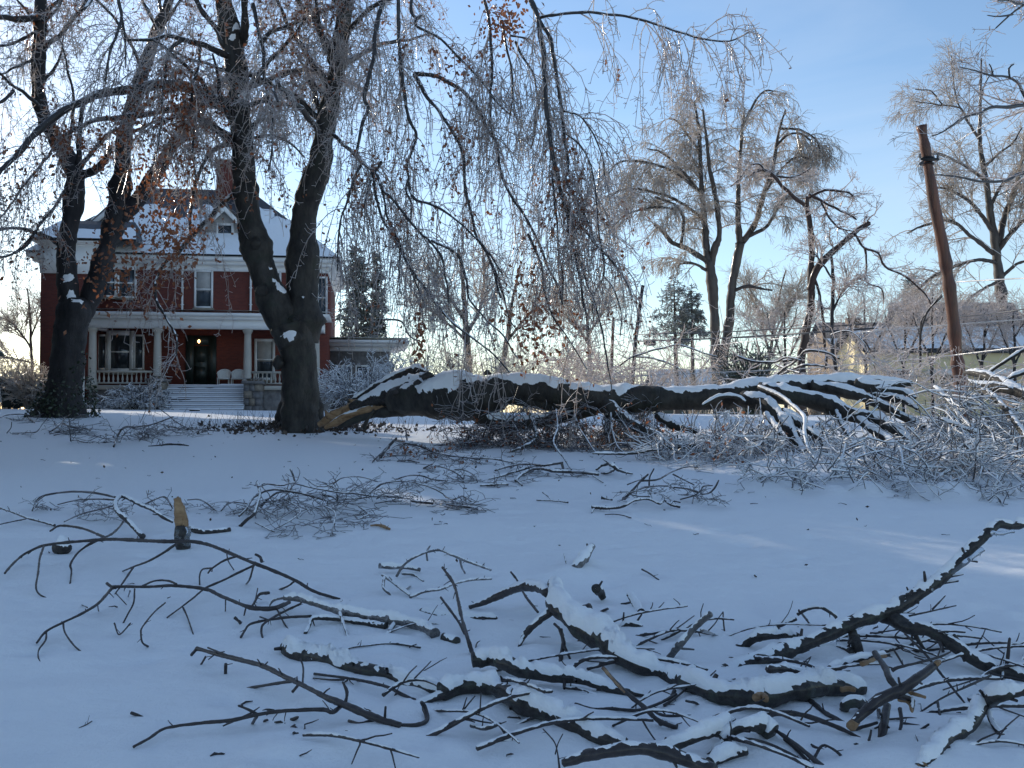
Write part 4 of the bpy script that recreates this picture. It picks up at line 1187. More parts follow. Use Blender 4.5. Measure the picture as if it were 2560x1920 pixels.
far_tree('iced_maple', 'tall twin-stemmed tree with glittering rounded crown across the street', 'D', [
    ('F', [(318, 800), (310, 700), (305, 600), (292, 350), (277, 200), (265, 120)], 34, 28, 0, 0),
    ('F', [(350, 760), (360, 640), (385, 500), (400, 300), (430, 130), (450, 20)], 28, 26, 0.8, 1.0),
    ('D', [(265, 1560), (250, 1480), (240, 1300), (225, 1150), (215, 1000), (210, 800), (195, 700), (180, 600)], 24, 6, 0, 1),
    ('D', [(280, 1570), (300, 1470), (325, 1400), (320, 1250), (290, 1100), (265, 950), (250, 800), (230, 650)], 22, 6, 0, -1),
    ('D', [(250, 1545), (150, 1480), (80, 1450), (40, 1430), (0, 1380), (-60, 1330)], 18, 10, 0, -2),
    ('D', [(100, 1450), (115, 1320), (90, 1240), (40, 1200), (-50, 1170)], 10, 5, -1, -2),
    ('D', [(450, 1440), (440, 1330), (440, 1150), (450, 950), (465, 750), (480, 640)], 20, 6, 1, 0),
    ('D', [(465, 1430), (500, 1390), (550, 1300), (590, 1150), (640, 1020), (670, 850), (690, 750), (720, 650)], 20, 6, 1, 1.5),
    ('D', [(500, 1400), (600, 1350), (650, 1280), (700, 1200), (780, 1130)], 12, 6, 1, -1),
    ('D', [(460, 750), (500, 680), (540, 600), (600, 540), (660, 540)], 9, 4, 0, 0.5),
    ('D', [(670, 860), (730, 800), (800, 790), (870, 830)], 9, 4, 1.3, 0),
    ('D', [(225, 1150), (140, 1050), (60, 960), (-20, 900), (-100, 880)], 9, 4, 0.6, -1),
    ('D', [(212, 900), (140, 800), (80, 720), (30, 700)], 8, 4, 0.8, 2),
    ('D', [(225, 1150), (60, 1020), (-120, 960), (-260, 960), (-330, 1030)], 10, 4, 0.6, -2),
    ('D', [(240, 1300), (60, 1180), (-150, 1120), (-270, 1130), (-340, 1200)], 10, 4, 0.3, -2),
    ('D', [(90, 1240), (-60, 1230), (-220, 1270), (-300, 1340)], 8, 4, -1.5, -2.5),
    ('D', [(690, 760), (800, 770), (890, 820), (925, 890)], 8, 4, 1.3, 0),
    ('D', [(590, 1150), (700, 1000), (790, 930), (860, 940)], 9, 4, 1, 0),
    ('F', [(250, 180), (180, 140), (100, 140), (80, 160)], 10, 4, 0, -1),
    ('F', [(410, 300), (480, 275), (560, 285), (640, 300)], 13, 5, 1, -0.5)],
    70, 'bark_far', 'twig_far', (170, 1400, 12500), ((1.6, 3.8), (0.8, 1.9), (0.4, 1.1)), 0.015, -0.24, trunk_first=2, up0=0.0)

far_tree('gnarled_tree', 'dark crooked tree with a snapped slanting bough behind the fallen trunk', 'D', [
    ('F', [(812, 840), (815, 760), (820, 650), (850, 500), (870, 350), (872, 200), (875, 78), (865, -72), (850, -192), (846, -250)], 31, 12, 0, 0),
    ('D', [(850, 1230), (800, 1190), (720, 1120), (660, 1050), (600, 1010), (540, 1020), (490, 1060)], 13, 6, 0, -1),
    ('D', [(650, 1040), (720, 1050), (800, 1040), (870, 1000)], 7, 4, -0.5, -0.5),
    ('D', [(860, 1170), (950, 1130), (1080, 1140), (1120, 1160)], 9, 5, 0, -0.8),
    ('D', [(858, 1150), (950, 1200), (1050, 1250), (1140, 1300)], 9, 5, 0, -1),
    ('D', [(930, 1200), (980, 1290), (1040, 1350), (1120, 1370)], 7, 4, -0.5, -1),
    ('D', [(868, 1720), (900, 1600), (1000, 1490), (1100, 1400), (1215, 1320)], 24, 14, 0, -1.0),
    ('D', [(1130, 1385), (1190, 1470), (1270, 1500), (1310, 1580), (1430, 1640), (1540, 1740), (1580, 1800)], 8, 5, -0.9, -2),
    ('D', [(1190, 1470), (1200, 1560), (1200, 1670), (1290, 1710), (1300, 1800)], 7, 4, -1, -1.5),
    ('F', [(890, 210), (930, 380), (955, 600), (960, 760)], 8, 9, -0.2, 0.1),
    ('D', [(600, 1010), (560, 970), (500, 990), (440, 1060), (400, 1100)], 6, 4, -0.8, -1.4)],
    44, 'bark_red', 'twig_ice', (70, 420, 1800), ((0.7, 1.8), (0.4, 0.9), (0.15, 0.4)), 0.013, 0.03, snow_th=0.02, wob=0.3)

far_tree('sapling', 'slim twin sapling between the gnarled tree and the cream house', 'F', [
    ('F', [(1025, 800), (1018, 740), (992, 600), (1000, 400), (1000, 200), (985, 80)], 13, 8, 0, 0),
    ('F', [(1000, 420), (1060, 300), (1110, 250), (1170, 230)], 7, 4, 0, -1),
    ('F', [(1000, 230), (930, 130), (880, 60)], 6, 3, 0, 0.5),
    ('F', [(995, 550), (1060, 540), (1160, 570), (1250, 700)], 6, 3, 0, -1)],
    42, 'bark_oak', 'twig_ice', (50, 300, 1000), ((0.8, 2.0), (0.4, 1.0), (0.2, 0.5)), 0.011, -0.05, snow_th=0.01)

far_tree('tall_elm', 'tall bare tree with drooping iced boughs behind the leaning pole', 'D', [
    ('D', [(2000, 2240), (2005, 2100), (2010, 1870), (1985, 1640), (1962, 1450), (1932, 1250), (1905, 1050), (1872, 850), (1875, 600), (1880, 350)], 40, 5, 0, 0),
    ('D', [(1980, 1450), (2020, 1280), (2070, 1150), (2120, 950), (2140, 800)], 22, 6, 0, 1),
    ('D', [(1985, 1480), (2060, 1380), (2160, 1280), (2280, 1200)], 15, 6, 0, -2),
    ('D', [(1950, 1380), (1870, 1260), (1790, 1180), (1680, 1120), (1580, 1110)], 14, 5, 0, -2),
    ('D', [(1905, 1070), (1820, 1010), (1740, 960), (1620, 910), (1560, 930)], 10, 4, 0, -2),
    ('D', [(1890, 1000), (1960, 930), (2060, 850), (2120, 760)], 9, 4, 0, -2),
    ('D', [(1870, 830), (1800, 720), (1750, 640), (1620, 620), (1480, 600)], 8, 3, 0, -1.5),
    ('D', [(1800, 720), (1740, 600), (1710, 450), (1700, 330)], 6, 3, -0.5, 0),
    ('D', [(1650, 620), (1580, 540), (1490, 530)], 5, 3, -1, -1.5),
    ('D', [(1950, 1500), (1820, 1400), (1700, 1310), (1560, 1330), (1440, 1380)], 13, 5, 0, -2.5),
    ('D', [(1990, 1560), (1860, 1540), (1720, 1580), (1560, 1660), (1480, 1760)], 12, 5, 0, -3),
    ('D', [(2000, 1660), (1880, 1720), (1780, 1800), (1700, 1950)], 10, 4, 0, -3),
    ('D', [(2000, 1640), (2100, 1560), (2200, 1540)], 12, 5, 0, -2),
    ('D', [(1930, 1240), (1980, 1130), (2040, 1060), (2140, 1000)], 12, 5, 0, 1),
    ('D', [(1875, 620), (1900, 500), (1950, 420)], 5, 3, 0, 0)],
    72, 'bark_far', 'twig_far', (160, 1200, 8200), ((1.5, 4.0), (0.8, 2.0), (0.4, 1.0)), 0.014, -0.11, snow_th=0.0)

# off-frame maple whose boughs reach in over the pole
far_tree('overhanging_maple', 'bare near tree whose dark boughs reach in at the upper right', 'D', [
    ('D', [(3050, 2900), (3000, 2400), (2950, 1900), (2900, 1400), (2850, 900), (2800, 300), (2750, -300)], 90, 30, 0, 0),
    ('D', [(2880, 1300), (2600, 1130), (2350, 1010), (2133, 1020), (2060, 1060), (1960, 1080), (1830, 1070), (1700, 1040), (1600, 1035)], 16, 3, 0, -2),
    ('D', [(2830, 800), (2500, 700), (2250, 620), (2133, 620), (2040, 625), (1930, 640), (1850, 670), (1750, 710), (1680, 760), (1590, 810)], 16, 3, 0, -2),
    ('D', [(2830, 820), (2500, 760), (2200, 640), (2133, 560), (2100, 500), (2060, 465), (1960, 455), (1850, 430), (1750, 405)], 14, 3, 0, -2),
    ('D', [(2060, 465), (2055, 400), (2085, 370)], 6, 4, -1.6, -1.7),
    ('D', [(1960, 452), (1940, 410), (1925, 390)], 5, 3, -1.7, -1.8),
    ('D', [(2780, 150), (2500, 60), (2250, 10), (2133, 30), (2080, 20), (2000, 0), (1950, -30)], 14, 3, 0, -2),
    ('D', [(2140, 20), (2050, 90), (1970, 165)], 7, 4, -1.6, -1.8),
    ('D', [(2060, 80), (1990, 85), (1920, 90)], 6, 3, -1.7, -1.9),
    ('D', [(2780, 100), (2400, -100), (2100, -200), (1900, -150)], 20, 6, 0, -1)],
    17, 'bark_limb', 'twig_ice', (60, 240, 500), ((0.3, 0.9), (0.15, 0.5), (0.08, 0.2)), 0.006, -0.02, snow_th=0.0)

# bare trees standing behind the weeping branches
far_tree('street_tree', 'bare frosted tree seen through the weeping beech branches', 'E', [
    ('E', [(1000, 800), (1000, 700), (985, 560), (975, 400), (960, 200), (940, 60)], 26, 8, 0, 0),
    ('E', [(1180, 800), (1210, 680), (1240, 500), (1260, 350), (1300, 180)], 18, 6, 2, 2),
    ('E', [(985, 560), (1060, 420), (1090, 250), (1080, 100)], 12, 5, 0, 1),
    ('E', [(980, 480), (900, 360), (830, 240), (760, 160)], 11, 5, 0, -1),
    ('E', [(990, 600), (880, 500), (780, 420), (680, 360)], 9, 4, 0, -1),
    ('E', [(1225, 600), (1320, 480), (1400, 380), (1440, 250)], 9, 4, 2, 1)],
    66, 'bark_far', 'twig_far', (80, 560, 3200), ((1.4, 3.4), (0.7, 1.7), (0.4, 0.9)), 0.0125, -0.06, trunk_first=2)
far_tree('street_tree', 'small bare tree between the two dark utility poles', 'E', [
    ('E', [(1720, 830), (1715, 650), (1700, 500), (1720, 380)], 16, 6, 0, 0),
    ('E', [(1712, 620), (1640, 500), (1600, 420)], 9, 4, 0, 0),
    ('E', [(1710, 560), (1790, 430), (1820, 330)], 9, 4, 0, 0)],
    80, 'bark_far', 'twig_far', (50, 300, 1700), ((1.4, 3.2), (0.7, 1.6), (0.4, 0.9)), 0.013, 0.02)
far_tree('street_tree', 'multi-stemmed bare tree right of the iced twin-stemmed tree', 'F', [
    ('F', [(620, 760), (640, 600), (660, 450), (690, 300), (720, 180)], 10, 4, 0, 0),
    ('F', [(640, 700), (700, 500), (760, 380), (800, 260)], 8, 4, 0, 0),
    ('F', [(630, 700), (580, 500), (540, 380), (500, 260)], 8, 4, 0, 1),
    ('F', [(650, 560), (720, 420), (780, 330)], 6, 3, 0, -1)],
    78, 'bark_far', 'twig_far', (70, 420, 2200), ((1.2, 3.0), (0.7, 1.5), (0.4, 0.9)), 0.013, 0.05)
far_tree('street_tree', 'pale bare tree beyond the house at the left edge', 'A', [
    ('A', [(190, 1350), (188, 1180), (182, 1020), (175, 880), (160, 760)], 10, 4, 0, 0),
    ('A', [(186, 1120), (120, 1020), (60, 960), (0, 930)], 7, 3, 0, 0),
    ('A', [(184, 1050), (230, 930), (260, 850)], 5, 3, 0, 1),
    ('A', [(188, 1200), (100, 1180), (0, 1160), (-60, 1130)], 6, 3, 0, -1)],
    62, 'bark_far', 'twig_far', (60, 340, 1800), ((1.2, 2.8), (0.6, 1.5), (0.3, 0.8)), 0.012, 0.0)

def conifer(name, label, c, top, base, hw, d, needle, n=26, group=None, seed=0, droop=-0.10, gap=0.0):
    """Trunk with whorls of drooping boughs, every bough carrying sprays of needles."""
    p_top = at(c, *top, d); p_b = at(c, *base, d)
    loc = np.array([p_b[0], p_b[1], float(ground_z(p_b[0], p_b[1]))])
    t = empty(name, loc, 0, label, 'tree', group)
    H = p_top[2] - loc[2]; W = px(c, hw, d)
    lean = np.array([p_top[0] - p_b[0], 0, 0])
    g = Geo(); limb(g, [(0, 0, -0.2), tuple(lean * 0.5 + [0, 0, H * 0.5]), tuple(lean + [0, 0, H])], [0.02 * H, 0.013 * H, 0.02], 10, 0.3, 0.1, 2)
    g.build('trunk', 'bark_far', t)
    zb = p_b[2] - loc[2]
    lines_p, lines_r = [], []
    m = int(n * 7)
    tt = rng.uniform(0.0, 1.0, m) ** 0.85
    for i in range(m):
        f = tt[i]
        z = zb + (H - zb) * f
        ln = W * (1 - f) ** 0.8 * rng.uniform(0.55, 1.15) + 0.15
        if gap and rng.uniform() < gap: continue
        a = rng.uniform(0, 2 * math.pi)
        dv = np.array([math.cos(a), math.sin(a), 0.25]); p = lean * f + np.array([0, 0, z]); pp = [p.copy()]
        for _ in range(6):
            dv[2] += droop; p = p + dv * ln / 6; pp.append(p.copy())
        lines_p.append(pp); lines_r.append(np.linspace(0.03, 0.012, 7))
    LP, LR = np.array(lines_p), np.array(lines_r)
    a, ar = spawn(LP, LR, len(LP) * 4, (0.3 * W * 0.5, 0.7 * W * 0.5), (25, 60), droop * 0.6, 0.12, 4, 0.02, 0.5, 0.2, 1.0, -0.05)
    ne, nr_ = spawn(np.concatenate([a]), np.concatenate([ar]), len(LP) * 12, (0.18, 0.42), (25, 70), -0.05, 0.15, 3, 0.035, 0.3, 0.0, 1.0, -0.05, 3.0)
    g = Geo(); g.tubes(LP, LR, 4); g.tubes(a, np.maximum(ar, 0.018), 3); g.tubes(ne, np.maximum(nr_, 0.036), 3)
    g.build('crown', needle, t, kind='stuff')
    return t
conifer('spruce', 'dark tall spruce beside the brick house, behind its low wing', 'E', (330, 30), (340, 600), 120, 74, 'needle_green', 34)
conifer('spruce', 'second dark spruce with narrower top just right of the house', 'E', (455, 75), (450, 620), 70, 76, 'needle_green', 26)
conifer('frosted_pine', 'frosted open pine left of the iced twin-stemmed tree', 'F', (60, 200), (75, 590), 190, 84, 'needle_frost', 24, gap=0.25)
conifer('frosted_pine', 'smaller frosted pine close against the twin-stemmed trunks', 'F', (165, 270), (170, 620), 120, 84, 'needle_frost', 18, gap=0.15)
conifer('frosted_pine', 'frosted pine rising behind the chimneys right of the cream house', 'F', (1470, 195), (1470, 480), 110, 100, 'needle_frost', 20)

# ================================================================== THE FALLEN HALF OF THE BEECH
FD = 21.5
flog_loc = at('E', 1100, 1130, FD); flog_loc[2] = float(ground_z(flog_loc[0], flog_loc[1]))
flog = empty('fallen_beech', flog_loc, 0, 'huge snow-topped beech trunk torn off and lying across the lawn', 'fallen tree')
def flimb(name, c, pts, d0, d1, mat_='bark_beech', th=0.07, thr=0.35, nz=0.5, k=22, step=0.07, rough=0.2, seed=0, fr=4.5, sn_name='snow'):
    n = len(pts)
    P = np.array([at(c, p[0], p[1], d0 + (d1 - d0) * i / (n - 1)) for i, p in enumerate(pts)])
    W = np.array([px(c, p[2], d0 + (d1 - d0) * i / (n - 1)) for i, p in enumerate(pts)])
    g, s_ = Geo(), Geo()
    out = limb(g, local(P, flog_loc), W, k, step, rough, fr, 0.0, snow=(s_, th, thr, nz) if th else None, seed=seed)
    o = g.build(name, mat_, flog)
    if s_.v: s_.build(sn_name, 'snow', o)
    return P, W
# main trunk: from the torn butt to the first fork
mainP, mainW = flimb('trunk', 'E', [(540, 950, 66), (640, 940, 92), (760, 930, 112), (880, 926, 120), (1000, 928, 124), (1100, 928, 116), (1230, 885, 86), (1380, 882, 80), (1520, 902, 80), (1700, 938, 78), (1900, 948, 76), (2133, 940, 74)], 22.6, 20.6, th=0.065, thr=0.36, nz=0.7, k=30, step=0.06, seed=1)
flimb('limb', 'E', [(1050, 960, 80), (1110, 1040, 70), (1180, 1085, 52), (1300, 1095, 44), (1450, 1070, 36), (1600, 1045, 32), (1750, 1010, 28)], 21.9, 20.9, th=0.07, seed=2)
flimb('limb', 'E', [(1120, 930, 60), (1250, 940, 40), (1400, 960, 34), (1540, 985, 34), (1700, 985, 38), (1850, 980, 40)], 21.6, 20.9, th=0.05, seed=3)
flimb('limb', 'F', [(-60, 940, 74), (200, 938, 72), (400, 925, 72), (560, 898, 68), (750, 880, 62), (950, 860, 52), (1100, 846, 38), (1250, 848, 30), (1380, 848, 24), (1470, 852, 16)], 20.7, 20.2, th=0.075, thr=0.35, nz=0.45, k=24, seed=4)
flimb('limb', 'F', [(560, 890, 52), (750, 922, 52), (950, 968, 50), (1100, 1032, 47), (1230, 1066, 45), (1340, 1116, 42), (1430, 1176, 37), (1510, 1265, 28)], 20.3, 18.0, th=0.05, thr=0.45, nz=0.4, seed=5)
flimb('limb', 'F', [(880, 870, 40), (1000, 885, 36), (1150, 920, 32), (1300, 985, 29), (1420, 1050, 25), (1540, 1110, 18)], 20.3, 19.0, th=0.05, thr=0.4, nz=0.4, seed=6)
flimb('limb', 'F', [(1130, 850, 28), (1230, 868, 27), (1340, 862, 20), (1460, 850, 12)], 20.0, 19.6, th=0.06, thr=0.3, seed=7)
flimb('limb', 'F', [(1200, 880, 22), (1330, 890, 20), (1420, 900, 16), (1490, 935, 10)], 19.9, 19.2, th=0.06, thr=0.2, seed=8)
flimb('limb', 'F', [(1230, 920, 22), (1340, 935, 22), (1440, 960, 16), (1500, 1000, 10)], 19.9, 19.0, th=0.05, thr=0.3, seed=9)
flimb('limb', 'F', [(470, 940, 48), (590, 970, 46), (680, 1040, 42), (740, 1110, 36), (790, 1190, 30), (840, 1285, 24)], 20.2, 18.2, th=0.05, thr=0.45, seed=10)
flimb('limb', 'F', [(700, 1020, 28), (800, 1080, 26), (880, 1140, 24), (960, 1220, 18), (1000, 1300, 12)], 19.4, 17.8, th=0.05, thr=0.35, seed=11)
flimb('limb', 'F', [(1150, 1060, 26), (1230, 1120, 26), (1330, 1190, 26), (1395, 1290, 20)], 19.0, 17.6, th=0.05, thr=0.35, seed=12)
flimb('limb', 'F', [(560, 870, 12), (680, 920, 11), (760, 980, 11), (830, 1050, 10), (832, 1130, 10), (860, 1250, 9), (970, 1380, 7)], 19.6, 16.4, th=0.022, thr=0.1, nz=0.3, k=12, seed=13)
flimb('limb', 'F', [(600, 1030, 16), (640, 1080, 16), (690, 1150, 13)], 19.2, 18.4, th=0.05, thr=0.1, nz=0.2, k=12, seed=14)
flimb('limb', 'F', [(230, 980, 10), (330, 930, 12), (430, 930, 12), (480, 960, 10)], 19.8, 19.7, th=0.04, thr=0.1, nz=0.3, k=10, seed=15)
flimb('limb', 'E', [(380, 1120, 8), (400, 1060, 11), (440, 1010, 10)], 22.4, 22.6, th=0.0, k=10, seed=16)
flimb('limb', 'E', [(1520, 1030, 14), (1580, 990, 18), (1640, 960, 14)], 20.8, 20.8, th=0.0, k=10, seed=17)
flimb('limb', 'E', [(1800, 960, 40), (1900, 1040, 36), (2000, 1110, 32), (2080, 1150, 22)], 20.6, 19.8, th=0.03, thr=0.6, seed=18)
# torn butt: bark slab above, pale splintered wood below
flimb('bark_slab', 'E', [(285, 962, 10), (400, 905, 24), (520, 845, 34), (620, 800, 36), (700, 775, 34), (745, 795, 20)], 23.4, 22.7, 'bark_dark', th=0.04, thr=0.5, nz=0.7, k=16, seed=20, rough=0.3)
flimb('torn_core', 'E', [(300, 990, 22), (420, 955, 48), (540, 925, 64), (660, 890, 76), (780, 870, 78)], 23.2, 22.4, 'bark_dark', th=0.07, thr=0.2, nz=0.95, k=22, seed=21, rough=0.35)
flimb('splinter', 'E', [(112, 1094, 16), (200, 1048, 34), (300, 1008, 40), (390, 980, 32), (470, 960, 20)], 23.7, 23.0, 'torn_wood', th=0.0, k=14, seed=22, rough=0.4, fr=6)
flimb('splinter', 'E', [(150, 1112, 12), (260, 1062, 28), (380, 1022, 33), (520, 995, 36), (650, 990, 42)], 23.3, 22.6, 'torn_wood', th=0.04, thr=0.55, nz=0.5, k=14, seed=23, rough=0.3, fr=5)
flimb('splinter', 'E', [(230, 1110, 10), (330, 1065, 20), (450, 1030, 26), (600, 1010, 36), (760, 1000, 40), (900, 985, 40), (1000, 970, 40)], 22.8, 22.4, 'bark_beech', th=0.0, k=14, seed=24, rough=0.25)
flimb('splinter', 'E', [(150, 1010, 5), (170, 1045, 15), (230, 1060, 14)], 23.5, 23.3, 'torn_wood', th=0.0, k=8, seed=25, rough=0.5, fr=8)
flimb('splinter', 'E', [(290, 945, 5), (330, 960, 14), (390, 975, 16)], 23.3, 23.1, 'torn_wood', th=0.0, k=8, seed=26, rough=0.5, fr=8)
# broken limbs hanging under it
for i, (c, pts, d0, d1) in enumerate((('K', [(560, -40, 22), (590, 60, 20), (600, 150, 18), (520, 205, 15), (410, 248, 8)], 21.0, 18.6), ('K', [(1160, -60, 26), (1165, 40, 24), (1150, 110, 16)], 20.8, 20.2), ('K', [(900, -60, 10), (940, 60, 8), (1000, 150, 7), (1050, 230, 6), (1095, 275, 5)], 20.6, 18.2),
        ('K', [(760, -80, 9), (770, 60, 8), (740, 180, 7), (820, 300, 7), (880, 390, 6)], 20.4, 16.4), ('K', [(1190, -100, 7), (1200, 60, 6), (1240, 200, 5), (1310, 270, 4)], 20.6, 18.0), ('K', [(1560, -40, 40), (1640, 20, 36), (1740, 60, 30), (1860, 90, 18)], 20.4, 19.2), ('K', [(1640, 210, 22), (1760, 205, 24), (1860, 200, 14)], 18.8, 18.8),
        ('K', [(1050, 265, 6), (1250, 268, 9), (1400, 262, 9), (1500, 240, 8), (1590, 236, 6)], 18.0, 18.2), ('F', [(1850, 930, 20), (1760, 1000, 18), (1700, 1090, 14), (1690, 1180, 8)], 19.0, 17.6), ('F', [(1020, 1010, 14), (1060, 1100, 14), (1120, 1190, 12), (1200, 1260, 8)], 19.4, 17.8))):
    flimb('limb', c, pts, d0, d1, 'bark_dark' if i != 5 else 'bark_beech', th=0.02 if i < 5 else 0.035, thr=0.55, nz=0.6, k=10, seed=70 + i)
# burrs of black rot among the snow on its top
for i, (u, v, r_) in enumerate(((760, 810, 36), (880, 800, 22), (990, 803, 16), (1110, 790, 24), (1210, 812, 20), (700, 850, 26), (560, 900, 24), (860, 905, 18), (1180, 850, 22), (1420, 830, 14))):
    g = Geo(); p = local(at('E', u, v, 22.0), flog_loc); r_ = px('E', r_, 22)
    limb(g, [p - [r_, 0, r_ * .3], p + [0, 0, r_ * .2], p + [r_, 0, -r_ * .2]], [r_ * .4, r_ * .7, r_ * .3], 10, r_ * .3, 0.5, 9, seed=i)
    g.build('burr', 'bark_dark', flog)

# twigs that hang off it: brown ones with leaves to the middle, snow-laden ones to the right
def bush_lines(c, box_, d0, d1, count, ln, dirx=(-1, 1), updir=(-0.6, 0.3), n=7, r0=0.016, h=(0.0, 0.6)):
    """Scattered arching stems lying within a pixel box, resting on the snow at depth d0..d1."""
    P, W = [], []
    for _ in range(count):
        u, v = rng.uniform(box_[0], box_[2]), rng.uniform(box_[1], box_[3])
        d = rng.uniform(d0, d1)
        p = at(c, u, v, d)
        gz = float(ground_z(p[0], p[1]))
        p[2] = max(p[2], gz + 0.03)
        dv = unit(np.array([rng.uniform(*dirx), rng.uniform(-1, 0.6), rng.uniform(*updir)]))
        l_ = rng.uniform(*ln) / (n - 1)
        pp = [p]
        for i in range(n - 1):
            dv = unit(dv + rng.normal(size=3) * 0.3 + [0, 0, -0.10])
            q = pp[-1] + dv * l_
            gq = float(ground_z(q[0], q[1])) + 0.02
            if q[2] < gq: q[2] = gq + rng.uniform(0, 0.03); dv[2] = abs(dv[2]) * 0.4
            pp.append(q)
        P.append(pp); W.append(np.linspace(r0, r0 * 0.5, n))
    return np.array(P), np.array(W)

def brush(parent, loc, name, mat_, P, W, n2, n3, len2, len3, r=0.008, grav=-0.08, floor=True, leaves=0, flat=1.0):
    a, ar = spawn(P, W, n2, len2, (25, 75), grav, 0.26, 6, r * 1.3, 0.6, 0.1, 1.0, 0.0, 0.8)
    b, br3 = spawn(a, ar, n3, len3, (30, 80), 0.02, 0.3, 4, r, 0.7, 0.05, 1.0, 0.0, 0.9)
    if flat < 1:
        for p in (a, b):
            gz_ = ground_z(p[..., 0], p[..., 1]); p[..., 2] = gz_ + (p[..., 2] - gz_) * flat
    g = Geo()
    for p, w, k in ((P, W, 5), (a, ar, 3), (b, br3, 3)):
        if floor:
            gz = ground_z(p[..., 0], p[..., 1])
            p = p.copy(); p[..., 2] = np.maximum(p[..., 2], gz + 0.004)
        g.tubes(local(p, loc), np.maximum(w, r * 0.75), k)
    o = g.build(name, mat_, parent, kind='stuff')
    if mat_ == 'twig_snow':                      # snow lodged along the upper side of the twigs
        g = Geo()
        for p, w, k in ((P, W, 4), (a, ar, 3), (b[:len(b) // 2], br3[:len(b) // 2], 3)):
            p = p.copy(); p[..., 2] = np.maximum(p[..., 2], ground_z(p[..., 0], p[..., 1]))
            w = np.maximum(w, r * 0.75)
            nz = noise3(p * 3.0, 77)
            fat = np.clip(0.55 + 1.3 * nz, 0.0, 1.35)
            T_ = np.abs(unit(np.gradient(p, axis=1))[..., 2])
            fat = fat * (T_ < 0.8)
            p[..., 2] += w * 0.7 + w * fat * 0.35
            g.tubes(local(p, loc), w * fat + 0.0005, k)
        g.build('lodged_snow', 'snow', parent, kind='stuff')
    if leaves:
        g = Geo(); q = b.reshape(-1, 3); q = q[rng.integers(0, len(q), leaves)]
        leaf_quads(g, local(q + rng.normal(size=q.shape) * 0.03, loc), 0.085)
        g.build('brown_leaves', 'leaf_brown', parent, smooth=False, kind='stuff')
    return o
P, W = bush_lines('E', (1080, 1010, 2133, 1170), 20.0, 21.6, 80, (0.7, 1.8), updir=(-0.8, -0.1), r0=0.013)
brush(flog, flog_loc, 'broken_twigs', 'twig_dark', P, W, 620, 3200, (0.3, 0.9), (0.12, 0.4), 0.0075, leaves=950)
P, W = bush_lines('F', (380, 1080, 1500, 1300), 18.2, 20.6, 70, (0.7, 2.0), updir=(-0.7, -0.1), r0=0.015)
brush(flog, flog_loc, 'snowy_twigs', 'twig_snow', P, W, 220, 800, (0.3, 1.0), (0.12, 0.4), 0.013)
P, W = bush_lines('F', (-100, 1120, 700, 1240), 18.0, 20.0, 44, (0.8, 2.0), updir=(-0.6, -0.1), r0=0.016)
brush(flog, flog_loc, 'snowy_twigs', 'twig_snow', P, W, 260, 1000, (0.3, 1.0), (0.12, 0.4), 0.009, leaves=160)

# ------------------------------------------------ the fallen crown heaped at the right edge
heap_loc = at('F', 1900, 1200, 17.5); heap_loc[2] = float(ground_z(heap_loc[0], heap_loc[1]))
heap = empty('fallen_treetop', heap_loc, 0, 'tangled snow-laden crown of broken boughs heaped at the right edge', 'fallen branches')
def hlimb(pts, d0, d1, th=0.05, thr=0.25, seed=0, mat_='bark_beech', k=14):
    n = len(pts)
    P = np.array([at('F', p[0], p[1], d0 + (d1 - d0) * i / (n - 1)) for i, p in enumerate(pts)])
    W = np.array([px('F', p[2], d0 + (d1 - d0) * i / (n - 1)) for i, p in enumerate(pts)])
    g, s_ = Geo(), Geo()
    limb(g, local(P, heap_loc), W, k, 0.06, 0.14, 4, 0.0, snow=(s_, th, thr, 0.35), seed=seed)
    o = g.build('bough', mat_, heap)
    if s_.v: s_.build('snow', 'snow', o)
hlimb([(1780, 785, 10), (1850, 790, 22), (1930, 812, 28), (2010, 848, 32), (2080, 885, 33), (2180, 925, 34)], 19.5, 17.5, th=0.03, thr=0.45, seed=41)
hlimb([(1800, 830, 8), (1850, 862, 24), (1950, 870, 30), (2040, 884, 30), (2180, 935, 28)], 19.0, 17.6, th=0.03, thr=0.45, seed=42)
hlimb([(1870, 880, 22), (1940, 920, 20), (2000, 975, 19), (2070, 1060, 18), (2133, 1150, 17), (2200, 1250, 14)], 18.6, 16.0, th=0.02, thr=0.6, seed=43)
hlimb([(1900, 810, 8), (1960, 760, 9), (2030, 715, 9), (2133, 650, 9), (2220, 600, 8)], 19.2, 18.6, th=0.03, seed=44)
hlimb([(2020, 850, 10), (2060, 815, 11), (2140, 785, 12), (2220, 770, 12)], 18.4, 18.0, th=0.05, seed=45)
hlimb([(1600, 870, 8), (1690, 960, 11), (1760, 1060, 10), (1830, 1120, 8)], 18.8, 17.6, th=0.05, thr=0.0, seed=46)
hlimb([(1780, 1220, 9), (1900, 1250, 11), (2010, 1290, 9)], 16.6, 16.2, th=0.02, thr=0.6, seed=47)
hlimb([(1640, 1060, 8), (1760, 1110, 10), (1880, 1150, 8)], 17.4, 17.0, th=0.04, thr=0.0, seed=48)
P, W = bush_lines('F', (1420, 900, 2240, 1180), 17.0, 20.0, 76, (0.8, 2.2), dirx=(-0.3, 1), updir=(-0.5, 0.15), r0=0.014)
brush(heap, heap_loc, 'snowy_twigs', 'twig_snow', P, W, 480, 1900, (0.3, 1.1), (0.12, 0.42), 0.0095, flat=0.85)
P, W = bush_lines('F', (1000, 1200, 2240, 1420), 14.2, 17.0, 110, (0.7, 1.8), updir=(-0.5, 0.05), r0=0.016)
brush(heap, heap_loc, 'snowy_twigs', 'twig_snow', P, W, 480, 1900, (0.3, 0.9), (0.12, 0.36), 0.0095, flat=0.75)
